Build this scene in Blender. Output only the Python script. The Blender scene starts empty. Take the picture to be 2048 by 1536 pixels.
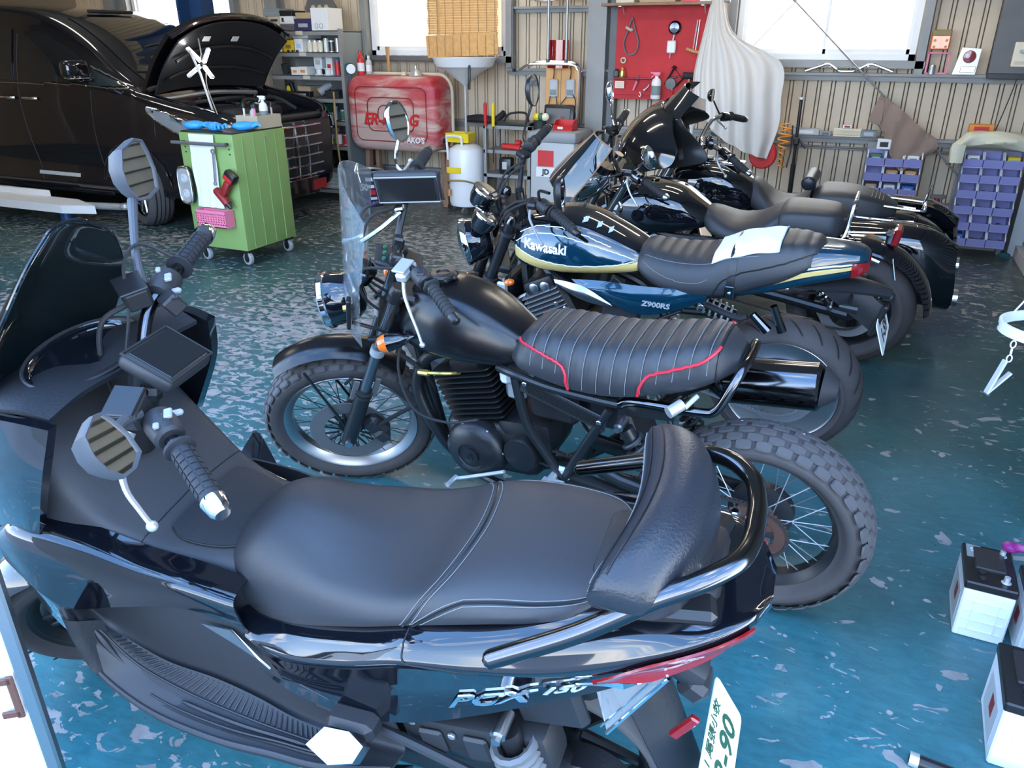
import bpy, bmesh, math, random
from math import sin, cos, pi, radians as R
from mathutils import Vector as V, Matrix as Mx
random.seed(7)
SC = bpy.context.scene
COL = SC.collection

# ---------------------------------------------------------------- camera
cam = bpy.data.cameras.new('camera'); cam.sensor_width = 36; cam.lens = 27.035; cam.clip_start = .02
camo = bpy.data.objects.new('camera', cam); COL.objects.link(camo)
camo.location = (0, 0, 1.55); camo.rotation_euler = (R(90-24.03), 0, R(24.0))
SC.camera = camo
# ---------------------------------------------------------------- world: blue sky with scattered cloud
w = bpy.data.worlds.new('sky'); SC.world = w; w.use_nodes = True
nt = w.node_tree; nt.nodes.clear()
def wn(t, **k):
    n = nt.nodes.new(t)
    for a, b in k.items(): setattr(n, a, b)
    return n
tc = wn('ShaderNodeTexCoord'); sp = wn('ShaderNodeSeparateXYZ'); nt.links.new(tc.outputs['Generated'], sp.inputs[0])
gr = wn('ShaderNodeValToRGB'); nt.links.new(sp.outputs['Z'], gr.inputs[0])
el = gr.color_ramp.elements
el[0].position = 0.0; el[0].color = (.80, .86, .92, 1)
el[1].position = .65; el[1].color = (.13, .29, .62, 1)
e = el.new(.16); e.color = (.40, .60, .90, 1)
mp = wn('ShaderNodeMapping'); mp.inputs['Scale'].default_value = (2.2, 2.2, 5.5); nt.links.new(tc.outputs['Generated'], mp.inputs[0])
nz = wn('ShaderNodeTexNoise'); nz.inputs['Scale'].default_value = 1.6; nz.inputs['Detail'].default_value = 6; nt.links.new(mp.outputs[0], nz.inputs['Vector'])
cr = wn('ShaderNodeValToRGB'); cr.color_ramp.elements[0].position = .53; cr.color_ramp.elements[1].position = .70; nt.links.new(nz.outputs[0], cr.inputs[0])
mx = wn('ShaderNodeMix', data_type='RGBA'); nt.links.new(cr.outputs[0], mx.inputs['Factor']); nt.links.new(gr.outputs[0], mx.inputs['A']); mx.inputs['B'].default_value = (1.0, 1.0, 1.0, 1)
bg = wn('ShaderNodeBackground'); bg.inputs['Strength'].default_value = 6.5; nt.links.new(mx.outputs['Result'], bg.inputs[0])
wo = wn('ShaderNodeOutputWorld'); nt.links.new(bg.outputs[0], wo.inputs[0])
vs = SC.view_settings; vs.view_transform = 'Standard'; vs.look = 'None'; vs.gamma = 1; vs.use_curve_mapping = False; vs.exposure = 0.55

# ---------------------------------------------------------------- mesh helpers
def cat(P, t):
    """Catmull-Rom through points P, t in 0..len-1"""
    n = len(P); i = min(int(t), n-2); u = t-i
    p1 = P[i]; p2 = P[i+1]; p0 = P[i-1] if i > 0 else p1*2-p2; p3 = P[i+2] if i+2 < n else p2*2-p1
    return ((p1*2) + (p2-p0)*u + (p0*2-p1*5+p2*4-p3)*u*u + (p1*3-p0-p2*3+p3)*u*u*u)*.5
def curve(P, n):
    P = [V(p) for p in P]
    if len(P) == 2: return [P[0].lerp(P[1], i/(n)) for i in range(n+1)]
    m = len(P)-1
    return [cat(P, m*i/n) for i in range(n+1)]

class MB:
    def __init__(s): s.v = []; s.f = []
    def add(s, vs, fs, M=None):
        o = len(s.v)
        s.v += [(M @ V(p)) if M else V(p) for p in vs]
        s.f += [tuple(i+o for i in f) for f in fs]
        return s
    def box(s, c, d, rot=None, bev=0, seg=1):
        M = Mx.Translation(V(c))
        if rot: M = M @ Mx.Rotation(rot[2], 4, 'Z') @ Mx.Rotation(rot[1], 4, 'Y') @ Mx.Rotation(rot[0], 4, 'X')
        x, y, z = d[0]/2, d[1]/2, d[2]/2
        if bev <= 0:
            vs = [(a*x, b*y, e*z) for e in (-1, 1) for b in (-1, 1) for a in (-1, 1)]
            return s.add(vs, [(0,2,3,1), (4,5,7,6), (0,1,5,4), (2,6,7,3), (0,4,6,2), (1,3,7,5)], M)
        bm = bmesh.new(); bmesh.ops.create_cube(bm, size=1)
        for q in bm.verts: q.co = V((q.co.x*d[0], q.co.y*d[1], q.co.z*d[2]))
        bmesh.ops.bevel(bm, geom=bm.edges[:], offset=min(bev, min(d)*.49), segments=seg, affect='EDGES', profile=.5)
        bm.verts.index_update()
        s.add([q.co.copy() for q in bm.verts], [[q.index for q in f.verts] for f in bm.faces], M); bm.free(); return s
    def tube(s, P, r, n=0, seg=8, closed=False, caps=True, sq=None):
        """sweep a circle (or squashed circle sq=(a,b)) along points; n>0 smooths through the points"""
        P = [V(p) for p in P]
        rs = r if isinstance(r, (list, tuple)) else None
        if n:
            m = len(P)-1
            if rs: rs = [cat([V((q, 0)) for q in rs], m*i/n).x for i in range(n+1)]
            P = curve(P, n)
        N = len(P); up = None; rings = []
        for i, p in enumerate(P):
            a = P[i-1] if i > 0 else (P[-1] if closed else p); b = P[i+1] if i < N-1 else (P[0] if closed else p)
            t = (b-a).normalized() if (b-a).length > 1e-9 else V((0, 0, 1))
            if up is None:
                up = V((0, 0, 1)) if abs(t.z) < .9 else V((1, 0, 0))
            u = (up - t*up.dot(t)).normalized(); wv = t.cross(u); up = u
            rr = rs[i] if rs else r
            a_, b_ = sq if sq else (1, 1)
            rings.append([p + (u*cos(2*pi*k/seg)*a_ + wv*sin(2*pi*k/seg)*b_)*rr for k in range(seg)])
        return s.rings(rings, closed, caps)
    def rings(s, rings, closed=False, caps=True):
        n = len(rings[0]); o = len(s.v)
        for r_ in rings: s.v += [V(p) for p in r_]
        m = len(rings)
        for i in range(m if closed else m-1):
            j = (i+1) % m
            for k in range(n):
                l = (k+1) % n
                s.f.append((o+i*n+k, o+i*n+l, o+j*n+l, o+j*n+k))
        if caps and not closed:
            s.f.append(tuple(o+k for k in range(n))[::-1]); s.f.append(tuple(o+(m-1)*n+k for k in range(n)))
        return s
    def lathe(s, prof, o=(0, 0, 0), ax=(0, 0, 1), seg=20, arc=None):
        """prof: (radius, height along ax)"""
        ax = V(ax).normalized(); u = (V((1, 0, 0)) if abs(ax.x) < .8 else V((0, 0, 1))).cross(ax).normalized(); wv = ax.cross(u); o = V(o)
        if arc is None:
            return s.rings([[o + ax*h + (u*cos(2*pi*k/seg) + wv*sin(2*pi*k/seg))*max(r, 1e-4) for k in range(seg)] for r, h in prof], caps=tuple(prof[0]) != tuple(prof[-1]))
        return s.grid([[o + ax*h + (u*cos(arc[0]+(arc[1]-arc[0])*k/seg) + wv*sin(arc[0]+(arc[1]-arc[0])*k/seg))*r for k in range(seg+1)] for r, h in prof])
    def cyl(s, a, b, r, seg=12, r2=None): return s.tube([a, b], [r, r if r2 is None else r2], seg=seg)
    def ball(s, c, r, seg=12, sc=(1, 1, 1)):
        M = Mx.Translation(V(c)) @ Mx.Diagonal((*sc, 1)); h = seg//2
        return s.add_m(MB().lathe([(r*sin(pi*i/h), -r*cos(pi*i/h)) for i in range(h+1)], seg=seg), M)
    def add_m(s, o, M=None): return s.add(o.v, o.f, M)
    def grid(s, g, thick=0):
        """g: rows of points; thick>0 makes a closed sheet pushed along the normals"""
        m, n = len(g), len(g[0]); o = len(s.v); g = [[V(p) for p in r_] for r_ in g]
        if not thick:
            for r_ in g: s.v += r_
            s.f += [(o+i*n+k, o+i*n+k+1, o+(i+1)*n+k+1, o+(i+1)*n+k) for i in range(m-1) for k in range(n-1)]
            return s
        nn = []
        for i in range(m):
            q = []
            for k in range(n):
                a = g[min(i+1, m-1)][k]-g[max(i-1, 0)][k]; b = g[i][min(k+1, n-1)]-g[i][max(k-1, 0)]
                c = b.cross(a); q.append(c.normalized() if c.length > 1e-12 else V((0, 0, 0)))
            nn.append(q)
        for i in range(m): s.v += g[i]
        for i in range(m): s.v += [g[i][k]-nn[i][k]*thick for k in range(n)]
        h = m*n
        for i in range(m-1):
            for k in range(n-1):
                a, b, c, d = o+i*n+k, o+i*n+k+1, o+(i+1)*n+k+1, o+(i+1)*n+k
                s.f += [(a, b, c, d), (a+h, d+h, c+h, b+h)]
        for k in range(n-1):
            s.f += [(o+k, o+k+h, o+k+1+h, o+k+1), (o+(m-1)*n+k, o+(m-1)*n+k+1, o+(m-1)*n+k+1+h, o+(m-1)*n+k+h)]
        for i in range(m-1):
            s.f += [(o+i*n, o+(i+1)*n, o+(i+1)*n+h, o+i*n+h), (o+i*n+n-1, o+i*n+n-1+h, o+(i+1)*n+n-1+h, o+(i+1)*n+n-1)]
        return s
    def prism(s, poly, t, M=None):
        """polygon in XY extruded by t in Z (centred)"""
        n = len(poly); vs = [(p[0], p[1], -t/2) for p in poly] + [(p[0], p[1], t/2) for p in poly]
        fs = [tuple(range(n))[::-1], tuple(range(n, 2*n))] + [(k, (k+1) % n, n+(k+1) % n, n+k) for k in range(n)]
        return s.add(vs, fs, M)
    def build(s, name, mat, parent=None, M=None, ang=35, kind=None, label=None):
        me = bpy.data.meshes.new(name)
        vs = [tuple(M @ p) for p in s.v] if M else [tuple(p) for p in s.v]
        me.from_pydata(vs, [], [tuple(f) for f in s.f]); me.update()
        bm = bmesh.new(); bm.from_mesh(me); bmesh.ops.recalc_face_normals(bm, faces=bm.faces[:]); bm.to_mesh(me); bm.free()
        if ang:
            me.polygons.foreach_set('use_smooth', [True]*len(me.polygons)); me.set_sharp_from_angle(angle=R(ang))
        me.materials.append(mat if not isinstance(mat, str) else MT[mat])
        o = bpy.data.objects.new(name, me); COL.objects.link(o)
        if parent: o.parent = parent
        if kind: o['kind'] = kind
        if label: o['label'] = label
        return o
def tag(o, label, category, group=None):
    o['label'] = label; o['category'] = category
    if group: o['group'] = group
    return o
def thing(name, label, category, loc=(0, 0, 0), rot=(0, 0, 0), group=None):
    o = bpy.data.objects.new(name, None); COL.objects.link(o); o.empty_display_size = .05
    o.location = loc; o.rotation_euler = rot
    return tag(o, label, category, group)
def struct(o): o['kind'] = 'structure'; return o
def place(o, loc, rot=(0, 0, 0)): o.location = loc; o.rotation_euler = rot; return o
def copy_tree(o, parent=None):
    c = o.copy(); COL.objects.link(c); c.parent = parent
    for ch in list(o.children): copy_tree(ch, c)
    return c
def text(s, size, ext=.001, shear=0, bold=0, sx=1, space=1):
    cu = bpy.data.curves.new('t', 'FONT'); cu.body = s; cu.size = size; cu.extrude = ext; cu.shear = shear; cu.offset = bold; cu.align_x = 'CENTER'; cu.align_y = 'CENTER'; cu.resolution_u = 3; cu.space_character = space
    o = bpy.data.objects.new('t', cu); me = bpy.data.meshes.new_from_object(o)
    b = MB().add([(q.co.x*sx, q.co.y, q.co.z) for q in me.vertices], [tuple(p.vertices) for p in me.polygons])
    bpy.data.objects.remove(o); bpy.data.curves.remove(cu); bpy.data.meshes.remove(me)
    return b
def frame(o, x, y):
    """matrix with origin o, local x, local y (z = x cross y)"""
    x = V(x).normalized(); z = x.cross(V(y)).normalized(); y = z.cross(x)
    return Mx(((x.x, y.x, z.x, o[0]), (x.y, y.y, z.y, o[1]), (x.z, y.z, z.z, o[2]), (0, 0, 0, 1)))
class Surf:
    """smooth symmetric body: stations (f, half profile [(l,z)..] from top centre to bottom centre)"""
    def __init__(s, st, nv=14):
        s.fs = [a for a, _ in st]; s.nv = nv
        s.pr = [curve([(l, z, 0) for l, z in p], nv) for _, p in st]
    def pt(s, u, k):
        """u 0..1 along, k 0..nv (float) around; negative k mirrors"""
        t = u*(len(s.fs)-1); a = abs(k); i = min(int(a), s.nv-1); q = a-i
        f = cat([V((x, 0)) for x in s.fs], t).x
        A = cat([p[i] for p in s.pr], t); B = cat([p[i+1] for p in s.pr], t); c = A.lerp(B, q)
        return V((f, c.x if k >= 0 else -c.x, c.y))
    def u_of(s, f):
        lo, hi = 0., 1.; inc = s.fs[-1] > s.fs[0]
        for _ in range(22):
            m = (lo+hi)/2; x = s.pt(m, 0).x
            if (x < f) == inc: lo = m
            else: hi = m
        return (lo+hi)/2
    def on(s, f, z, side=1):
        u = s.u_of(f); best = None
        for i in range(s.nv*6+1):
            p = s.pt(u, i/6); d = abs(p.z-z) - p.y*.02
            if best is None or d < best[0]: best = (d, i/6)
        k = best[1]*side; p = s.pt(u, k)
        a = s.pt(min(u+.01, 1), k)-s.pt(max(u-.01, 0), k); b = s.pt(u, (abs(k)+.2 if abs(k)+.2 < s.nv else s.nv)*side)-s.pt(u, max(abs(k)-.2, 0)*side)
        n = a.cross(b); n = n.normalized() if n.length > 1e-12 else V((0, side, 0))
        if n.y*side < 0: n = -n
        return p, n
    def mb(s, nu=24, u0=0, u1=1, k0=None, k1=None):
        """whole closed body"""
        ks = list(range(0, s.nv+1)) + [-k for k in range(s.nv-1, 0, -1)]
        return MB().rings([[s.pt(u0+(u1-u0)*i/nu, k) for k in ks] for i in range(nu+1)])
    def patch(s, fs, z0, z1, off=.002, th=.002, nz=5, side=1, n=None):
        """strip on the side between curves z0(f) and z1(f) given at fs"""
        n = n or len(fs)*3; A = curve([(f, a, b) for f, a, b in zip(fs, z0, z1)], n); g = []
        for f, a, b in A:
            row = []
            for j in range(nz+1):
                p, nn = s.on(f, a+(b-a)*j/nz, side); row.append(p+nn*(off+th))
            g.append(row)
        m = MB(); m.grid(g, th if side > 0 else -th)
        return m

# ---------------------------------------------------------------- materials
MT = {}
def mat(name, col, rough=.5, metal=0, coat=0, bump=0, bscale=60, var=0, vscale=6, emis=None, es=0, alpha=None, trans=0, spec=None, ior=None, aniso=0):
    m = bpy.data.materials.new(name); m.use_nodes = True; t = m.node_tree; b = t.nodes['Principled BSDF']
    c = (*col, 1) if len(col) == 3 else col
    b.inputs['Base Color'].default_value = c; b.inputs['Roughness'].default_value = rough; b.inputs['Metallic'].default_value = metal
    if coat: b.inputs['Coat Weight'].default_value = coat; b.inputs['Coat Roughness'].default_value = .02
    if trans: b.inputs['Transmission Weight'].default_value = trans
    if ior: b.inputs['IOR'].default_value = ior
    if spec is not None: b.inputs['Specular IOR Level'].default_value = spec
    if alpha is not None: b.inputs['Alpha'].default_value = alpha
    if emis: b.inputs['Emission Color'].default_value = (*emis, 1); b.inputs['Emission Strength'].default_value = es
    if bump or var:
        co = t.nodes.new('ShaderNodeTexCoord')
        if var:
            n = t.nodes.new('ShaderNodeTexNoise'); n.inputs['Scale'].default_value = vscale; n.inputs['Detail'].default_value = 5; t.links.new(co.outputs['Object'], n.inputs['Vector'])
            x = t.nodes.new('ShaderNodeMix'); x.data_type = 'RGBA'
            x.inputs['A'].default_value = tuple(max(0, q*(1-var)) for q in c[:3])+(1,); x.inputs['B'].default_value = tuple(min(1, q*(1+var)) for q in c[:3])+(1,)
            t.links.new(n.outputs[0], x.inputs['Factor']); t.links.new(x.outputs['Result'], b.inputs['Base Color'])
        if bump:
            n2 = t.nodes.new('ShaderNodeTexNoise'); n2.inputs['Scale'].default_value = bscale; n2.inputs['Detail'].default_value = 3; t.links.new(co.outputs['Object'], n2.inputs['Vector'])
            bp = t.nodes.new('ShaderNodeBump'); bp.inputs['Strength'].default_value = bump; bp.inputs['Distance'].default_value = .01; t.links.new(n2.outputs[0], bp.inputs['Height']); t.links.new(bp.outputs[0], b.inputs['Normal'])
    MT[name] = m; return m
mat('gloss_black', (.004, .005, .008), .06, coat=1)
mat('van_paint', (.006, .006, .009), .08, coat=1)
mat('satin_black', (.012, .012, .013), .32)
mat('matt_tank', (.006, .006, .007), .22, bump=.02, bscale=300)
mat('plastic_black', (.016, .016, .018), .5, bump=.05, bscale=250)
mat('plastic_dark', (.022, .023, .026), .5)
mat('mirror_case', (.055, .06, .07), .5)
mat('rubber', (.016, .016, .017), .75, var=.3, vscale=12)
mat('tire', (.085, .080, .080), .82, bump=.1, bscale=90, var=.35, vscale=8)
mat('tire_side', (.058, .049, .048), .7, var=.3, vscale=9)
mat('seat_vinyl', (.028, .029, .033), .42, bump=.12, bscale=900)
mat('seat_side', (.033, .034, .038), .55, bump=.25, bscale=500)
mat('leather', (.020, .022, .028), .32, bump=.14, bscale=220)
mat('chrome', (.78, .78, .80), .07, 1)
mat('dark_chrome', (.12, .12, .125), .14, 1)
mat('alloy', (.45, .45, .46), .3, 1)
mat('steel', (.42, .42, .43), .42, .8, bump=.04, bscale=40, var=.2)
mat('pale_metal', (.62, .63, .63), .35, .6)
mat('engine_black', (.010, .010, .011), .38, bump=.08, bscale=120)
mat('fork_grey', (.20, .21, .22), .22, .9)
mat('frame_black', (.018, .02, .022), .3, .3)
mat('teal_paint', (.002, .040, .075), .12, .35, coat=1)
mat('gold', (.66, .48, .17), .3, .1, coat=.6)
mat('lamp_glass', (.22, .24, .25), .06, coat=1)
mat('white_line', (.85, .85, .84), .3)
mat('emblem_white', (.88, .88, .88), .25, .3)
mat('red_pipe', (.55, .02, .04), .45)
mat('stitch', (.20, .21, .21), .9)
mat('red_lens', (.26, .003, .006), .12, coat=1)
mat('red_glow', (.75, .01, .02), .2, coat=1)
mat('amber_lens', (.85, .16, .01), .15, coat=1)
mat('clear_lens', (.85, .88, .9), .05, trans=.85, ior=1.45)
mat('mirror', (.9, .9, .9), .02, 1)
mat('smoke_screen', (.010, .016, .018), .03, coat=1, alpha=.90)
mat('clear_screen', (.75, .82, .84), .04, trans=.9, ior=1.3, alpha=.45)
mat('glass_dark', (.008, .010, .012), .03, coat=1)
mat('glass', (.10, .13, .13), .03, trans=.7, ior=1.3, coat=.5)
mat('grip', (.016, .018, .023), .6)
mat('plate_white', (.82, .86, .83), .35)
mat('plate_green', (.02, .09, .04), .4)
mat('ink_black', (.01, .01, .01), .5)
mat('paper', (.80, .80, .83), .6)
mat('label_blue', (.45, .58, .80), .4)
mat('chain', (.16, .13, .12), .4, .9)
mat('rust', (.16, .08, .06), .6, .6)
mat('brass', (.70, .52, .16), .3, .9)
mat('siding', (.60, .49, .35), .5, var=.10, vscale=2.5)
mat('siding_groove', (.30, .24, .17), .7)
mat('steel_grey', (.27, .27, .26), .5, .2, bump=.05, bscale=20, var=.18, vscale=5)
mat('steel_dark', (.13, .13, .13), .5, .2, var=.2)
mat('louver', (.17, .18, .17), .55, var=.15)
mat('concrete', (.50, .49, .46), .85, var=.15, vscale=3, bump=.1, bscale=30)
mat('ceiling', (.42, .42, .41), .8)
mat('wood', (.55, .27, .10), .55, var=.25, vscale=5)
mat('plywood', (.72, .38, .13), .5, var=.18, vscale=4)
mat('old_wood', (.30, .17, .11), .7, var=.3, vscale=8)
mat('cream', (.83, .74, .56), .7)
mat('bamboo', (.62, .36, .13), .6, var=.3, vscale=30)
mat('window_white', (.9, .9, .9), .5, emis=(1, 1, 1), es=3.2)
mat('window_blind', (.82, .72, .53), .6, emis=(1, .86, .62), es=.5)
mat('red_board', (.52, .03, .035), .75, var=.22, vscale=7, bump=.08, bscale=40)
mat('red', (.60, .02, .02), .4)
mat('red_dark', (.28, .015, .015), .45, var=.2)
mat('pink', (.85, .22, .34), .45)
mat('yellow', (.82, .60, .02), .4)
mat('orange', (.80, .28, .03), .45)
mat('green_cart', (.235, .37, .115), .42, var=.05)
mat('green_dark', (.03, .16, .08), .5)
mat('teal_cloth', (.02, .08, .09), .9)
mat('blue', (.03, .14, .45), .4)
mat('blue_glove', (.05, .36, .80), .4)
mat('blue_lift', (.015, .06, .17), .35)
mat('bin_purple', (.30, .30, .58), .42)
mat('bin_inner', (.17, .17, .40), .5)
mat('white', (.80, .80, .79), .45)
mat('white_gloss', (.82, .83, .84), .25)
mat('white_board', (.88, .88, .87), .5)
mat('cloth_white', (.66, .62, .57), .85, bump=.06, bscale=300)
mat('cloth_brown', (.28, .20, .16), .95, bump=.5, bscale=260)
mat('cloth_cream', (.74, .70, .52), .9, bump=.2, bscale=200)
mat('cloth_grey', (.32, .31, .29), .9, bump=.1, bscale=60)
mat('grey_plastic', (.30, .31, .32), .5)
mat('grey_light', (.48, .50, .50), .45, var=.08)
mat('cardboard', (.45, .32, .19), .75, var=.1)
mat('purple', (.25, .02, .16), .35)
mat('navy', (.03, .03, .11), .4)
mat('beige', (.62, .56, .42), .55)
mat('tan', (.50, .42, .30), .6)
mat('slate', (.22, .26, .27), .6)
mat('silver', (.58, .58, .57), .3, .5)
mat('lamp_led', (1, 1, 1), .4, emis=(1, 1, 1), es=30)
mat('added_lamp_tube', (1, 1, 1), .4, emis=(1, .90, .76), es=26)
mat('hose_brown', (.28, .19, .07), .5)
mat('scrap', (.30, .27, .23), .35, .7)
mat('asphalt', (.30, .30, .29), .9, var=.2, vscale=4)
# ---------------------------------------------------------------- floor material: worn teal paint with chips showing the grey slab
def floor_mat():
    m = bpy.data.materials.new('floor_paint'); m.use_nodes = True; t = m.node_tree; b = t.nodes['Principled BSDF']; L = t.links.new
    def nd(k, **a):
        n = t.nodes.new(k)
        for q, r in a.items(): setattr(n, q, r)
        return n
    co = nd('ShaderNodeTexCoord')
    def noise(sc, det=4, rough=.55, dist=0, off=(0, 0, 0), scl=(1, 1, 1)):
        mpn = nd('ShaderNodeMapping'); mpn.inputs['Location'].default_value = off; mpn.inputs['Scale'].default_value = scl; L(co.outputs['Object'], mpn.inputs[0])
        n = nd('ShaderNodeTexNoise'); n.inputs['Scale'].default_value = sc; n.inputs['Detail'].default_value = det; n.inputs['Roughness'].default_value = rough; n.inputs['Distortion'].default_value = dist
        L(mpn.outputs[0], n.inputs['Vector']); return n.outputs[0]
    def ramp(src, *st):
        r = nd('ShaderNodeValToRGB'); e = r.color_ramp.elements
        e[0].position, e[0].color = st[0]; e[1].position, e[1].color = st[-1]
        for p, c in st[1:-1]: q = e.new(p); q.color = c
        L(src, r.inputs[0]); return r.outputs[0]
    def mix(f, a, c, ty='MIX'):
        x = nd('ShaderNodeMix', data_type='RGBA', blend_type=ty)
        if isinstance(f, float): x.inputs['Factor'].default_value = f
        else: L(f, x.inputs['Factor'])
        for k, v in (('A', a), ('B', c)):
            if isinstance(v, tuple): x.inputs[k].default_value = v
            else: L(v, x.inputs[k])
        return x.outputs['Result']
    def math_(op, a, c):
        x = nd('ShaderNodeMath', operation=op)
        for k, v in ((0, a), (1, c)):
            if isinstance(v, (int, float)): x.inputs[k].default_value = v
            else: L(v, x.inputs[k])
        return x.outputs[0]
    # paint colour: skylit blue near the door, darker and greener inside, daylight falloff painted in
    sx = nd('ShaderNodeSeparateXYZ'); L(co.outputs['Object'], sx.inputs[0])
    y = math_('ADD', sx.outputs['Y'], math_('MULTIPLY', math_('SUBTRACT', noise(.8, 3), .5), 2.2))
    paint = ramp(math_('DIVIDE', y, 8.0), (.12, (.040, .200, .235, 1)), (.30, (.042, .160, .175, 1)), (.52, (.055, .128, .125, 1)), (.80, (.062, .088, .082, 1)))
    dirt = ramp(noise(1.3, 6, .6), (.40, (1, 1, 1, 1)), (.72, (.55, .56, .55, 1)))
    paint = mix(1.0, paint, dirt, 'MULTIPLY')
    scuff = ramp(noise(30, 5, .7, .6, (3, 1, 0), (.55, 1.6, 1)), (.35, (.74, .76, .78, 1)), (.62, (1.12, 1.1, 1.08, 1)))
    paint = mix(.85, paint, scuff, 'MULTIPLY')
    # chips: dense small flakes in the walking lane left of the bikes, sparse big flakes near the door
    d = math_('MULTIPLY', math_('SUBTRACT', noise(.55, 2, .5, 0, (5.3, 2.2, 0)), .5), 1.1)
    lane = ramp(math_('DIVIDE', math_('ADD', sx.outputs['X'], 4.2), 5.0), (0.0, (.10, .10, .10, 1)), (.30, (.13, .13, .13, 1)), (.62, (.06, .06, .06, 1)), (.80, (0, 0, 0, 1)))
    lane = mix(1.0, lane, ramp(math_('DIVIDE', sx.outputs['Y'], 8.0), (.13, (.15, .15, .15, 1)), (.24, (1, 1, 1, 1))), 'MULTIPLY')
    lv = nd('ShaderNodeRGBToBW'); L(lane, lv.inputs[0])
    thr = math_('ADD', math_('MULTIPLY', d, .45), lv.outputs[0])
    small = ramp(math_('ADD', noise(21, 3, .55, .7, (0, 0, 0), (.8, 1.25, 1)), thr), (.655, (0, 0, 0, 1)), (.675, (1, 1, 1, 1)))
    big = ramp(math_('ADD', noise(8.5, 3, .45, .5, (7.7, 3.1, 0)), math_('MULTIPLY', d, .22)), (.672, (0, 0, 0, 1)), (.682, (1, 1, 1, 1)))
    chip = mix(1.0, small, big, 'LIGHTEN')
    chipc = ramp(noise(12, 3), (.3, (.20, .20, .195, 1)), (.7, (.40, .37, .355, 1)))
    col = mix(chip, paint, chipc)
    rust_m = ramp(noise(2.6, 6, .65, 0, (2, 9, 0)), (.66, (0, 0, 0, 1)), (.74, (.55, .55, .55, 1)))
    col = mix(rust_m, col, (.13, .085, .06, 1))
    specks = ramp(noise(70, 2, .5, 0, (4, 4, 0)), (.70, (0, 0, 0, 1)), (.73, (.8, .8, .8, 1)))
    col = mix(specks, col, (.05, .05, .05, 1))
    L(col, b.inputs['Base Color'])
    rr = mix(chip, ramp(noise(5, 4), (.3, (.26, .26, .26, 1)), (.7, (.42, .42, .42, 1))), (.7, .7, .7, 1)); L(rr, b.inputs['Roughness'])
    bp = nd('ShaderNodeBump'); bp.inputs['Strength'].default_value = .25; bp.inputs['Distance'].default_value = .004; bp.invert = True
    L(chip, bp.inputs['Height']); L(bp.outputs[0], b.inputs['Normal'])
    MT['floor_paint'] = m
floor_mat()

# ---------------------------------------------------------------- room shell (wall runs along x at y = 7.25, open to the street at y < 0)
WY = 7.25; XR = 1.22; XL = -11.0; ZC = 3.5
struct(MB().box(((XL+XR)/2, 3.45, -.05), (XR-XL+.3, 7.9, .1)).build('floor', 'floor_paint', ang=0))
struct(MB().box((-5, -12.55, -.07), (40, 24.1, .1)).build('ground', 'asphalt', ang=0))
struct(MB().box(((XL+XR)/2, 4.45, ZC+.05), (XR-XL+.3, 5.8, .1)).build('ceiling', 'ceiling', ang=0))
struct(MB().box((XL-.08, 4.1, ZC/2), (.1, 6.5, ZC)).build('wall_left', 'siding', ang=0))
struct(MB().box(((XL+XR)/2, 1.62, ZC-.2), (XR-XL, .12, .4)).build('trim_1', 'steel_grey', ang=0))
struct(MB().box(((XL-5.0)/2, 1.62, ZC/2), (-5.0-XL, .08, ZC)).build('wall_front', 'siding', ang=0))
wb = struct(MB().box(((XL+XR)/2, WY+.12, .6), (XR-XL+.2, .04, 1.2)).box(((XL+XR)/2, WY+.12, 1.30), (XR-XL+.2, .04, .22)).box(((XL+XR)/2, WY+.12, 2.95), (XR-XL+.2, .04, 1.1)).build('wall_back', 'siding_groove', ang=0))
# window openings in the back wall: (x0, x1, z0, z1)
WIN = [(-8.05, -6.55, 1.50, 2.40), (-4.80, -3.28, 1.42, 2.40), (-1.16, .22, 1.41, 2.40)]
def seg_free(x0, x1):
    out = [(0.0, ZC)]
    for a, b, c, d in WIN:
        if x1 > a-.01 and x0 < b+.01:
            out = [(0.0, c), (d, ZC)]
    return out
# siding boards: each a shallow pan with folded lips, shared mesh per height
shared = {}
x = XR-.01; k = 0
while x > -9.0:
    wd = .078 if k % 2 else .026
    for z0, z1 in seg_free(x-wd, x):
        key = (round(wd, 3), round(z1-z0, 3))
        if key not in shared:
            h = z1-z0; pr = [(-wd/2+.001, .009), (-wd/2+.004, 0), (wd/2-.004, 0), (wd/2-.001, .009)]
            b = MB().grid([[(px, py, 0) for px, py in pr], [(px, py, h) for px, py in pr]])
            o = b.build('siding_board', 'siding', wb, ang=20); shared[key] = o.data
        else:
            o = bpy.data.objects.new('siding_board', shared[key]); COL.objects.link(o); o.parent = wb
        o.location = (x-wd/2, WY+.06, z0)
    x -= wd+.003; k += 1
# filler beside windows behind the boards
xs = [XL] + [q for a, b, _, _ in WIN for q in (a, b)] + [XR]
for i in range(0, len(xs), 2):
    MB().box(((xs[i]+xs[i+1])/2, WY+.12, 1.8), (xs[i+1]-xs[i], .04, 1.25)).build('wall_core', 'siding_groove', wb, ang=0)
def rail(x0, x1, z, h=.055, d=.05, m='steel_grey'):
    """C-channel girt: web, two lips"""
    b = MB().box(((x0+x1)/2, WY+.005, z), (x1-x0, .008, h)).box(((x0+x1)/2, WY+.03, z+h/2), (x1-x0, d, .006)).box(((x0+x1)/2, WY+.03, z-h/2), (x1-x0, d, .006))
    b.box(((x0+x1)/2, WY-.018, z+h/2), (x1-x0, .05, .006)).box(((x0+x1)/2, WY-.04, z+h/2-.008), (x1-x0, .005, .018))
    return b.build('wall_girt', m, wb, ang=0)
rail(-3.26, XR, 1.285); rail(-4.9, XR, .80); rail(-9, XR, .30); rail(-3.2, -2.45, 1.815, .045); rail(.28, XR, 1.88)
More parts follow.
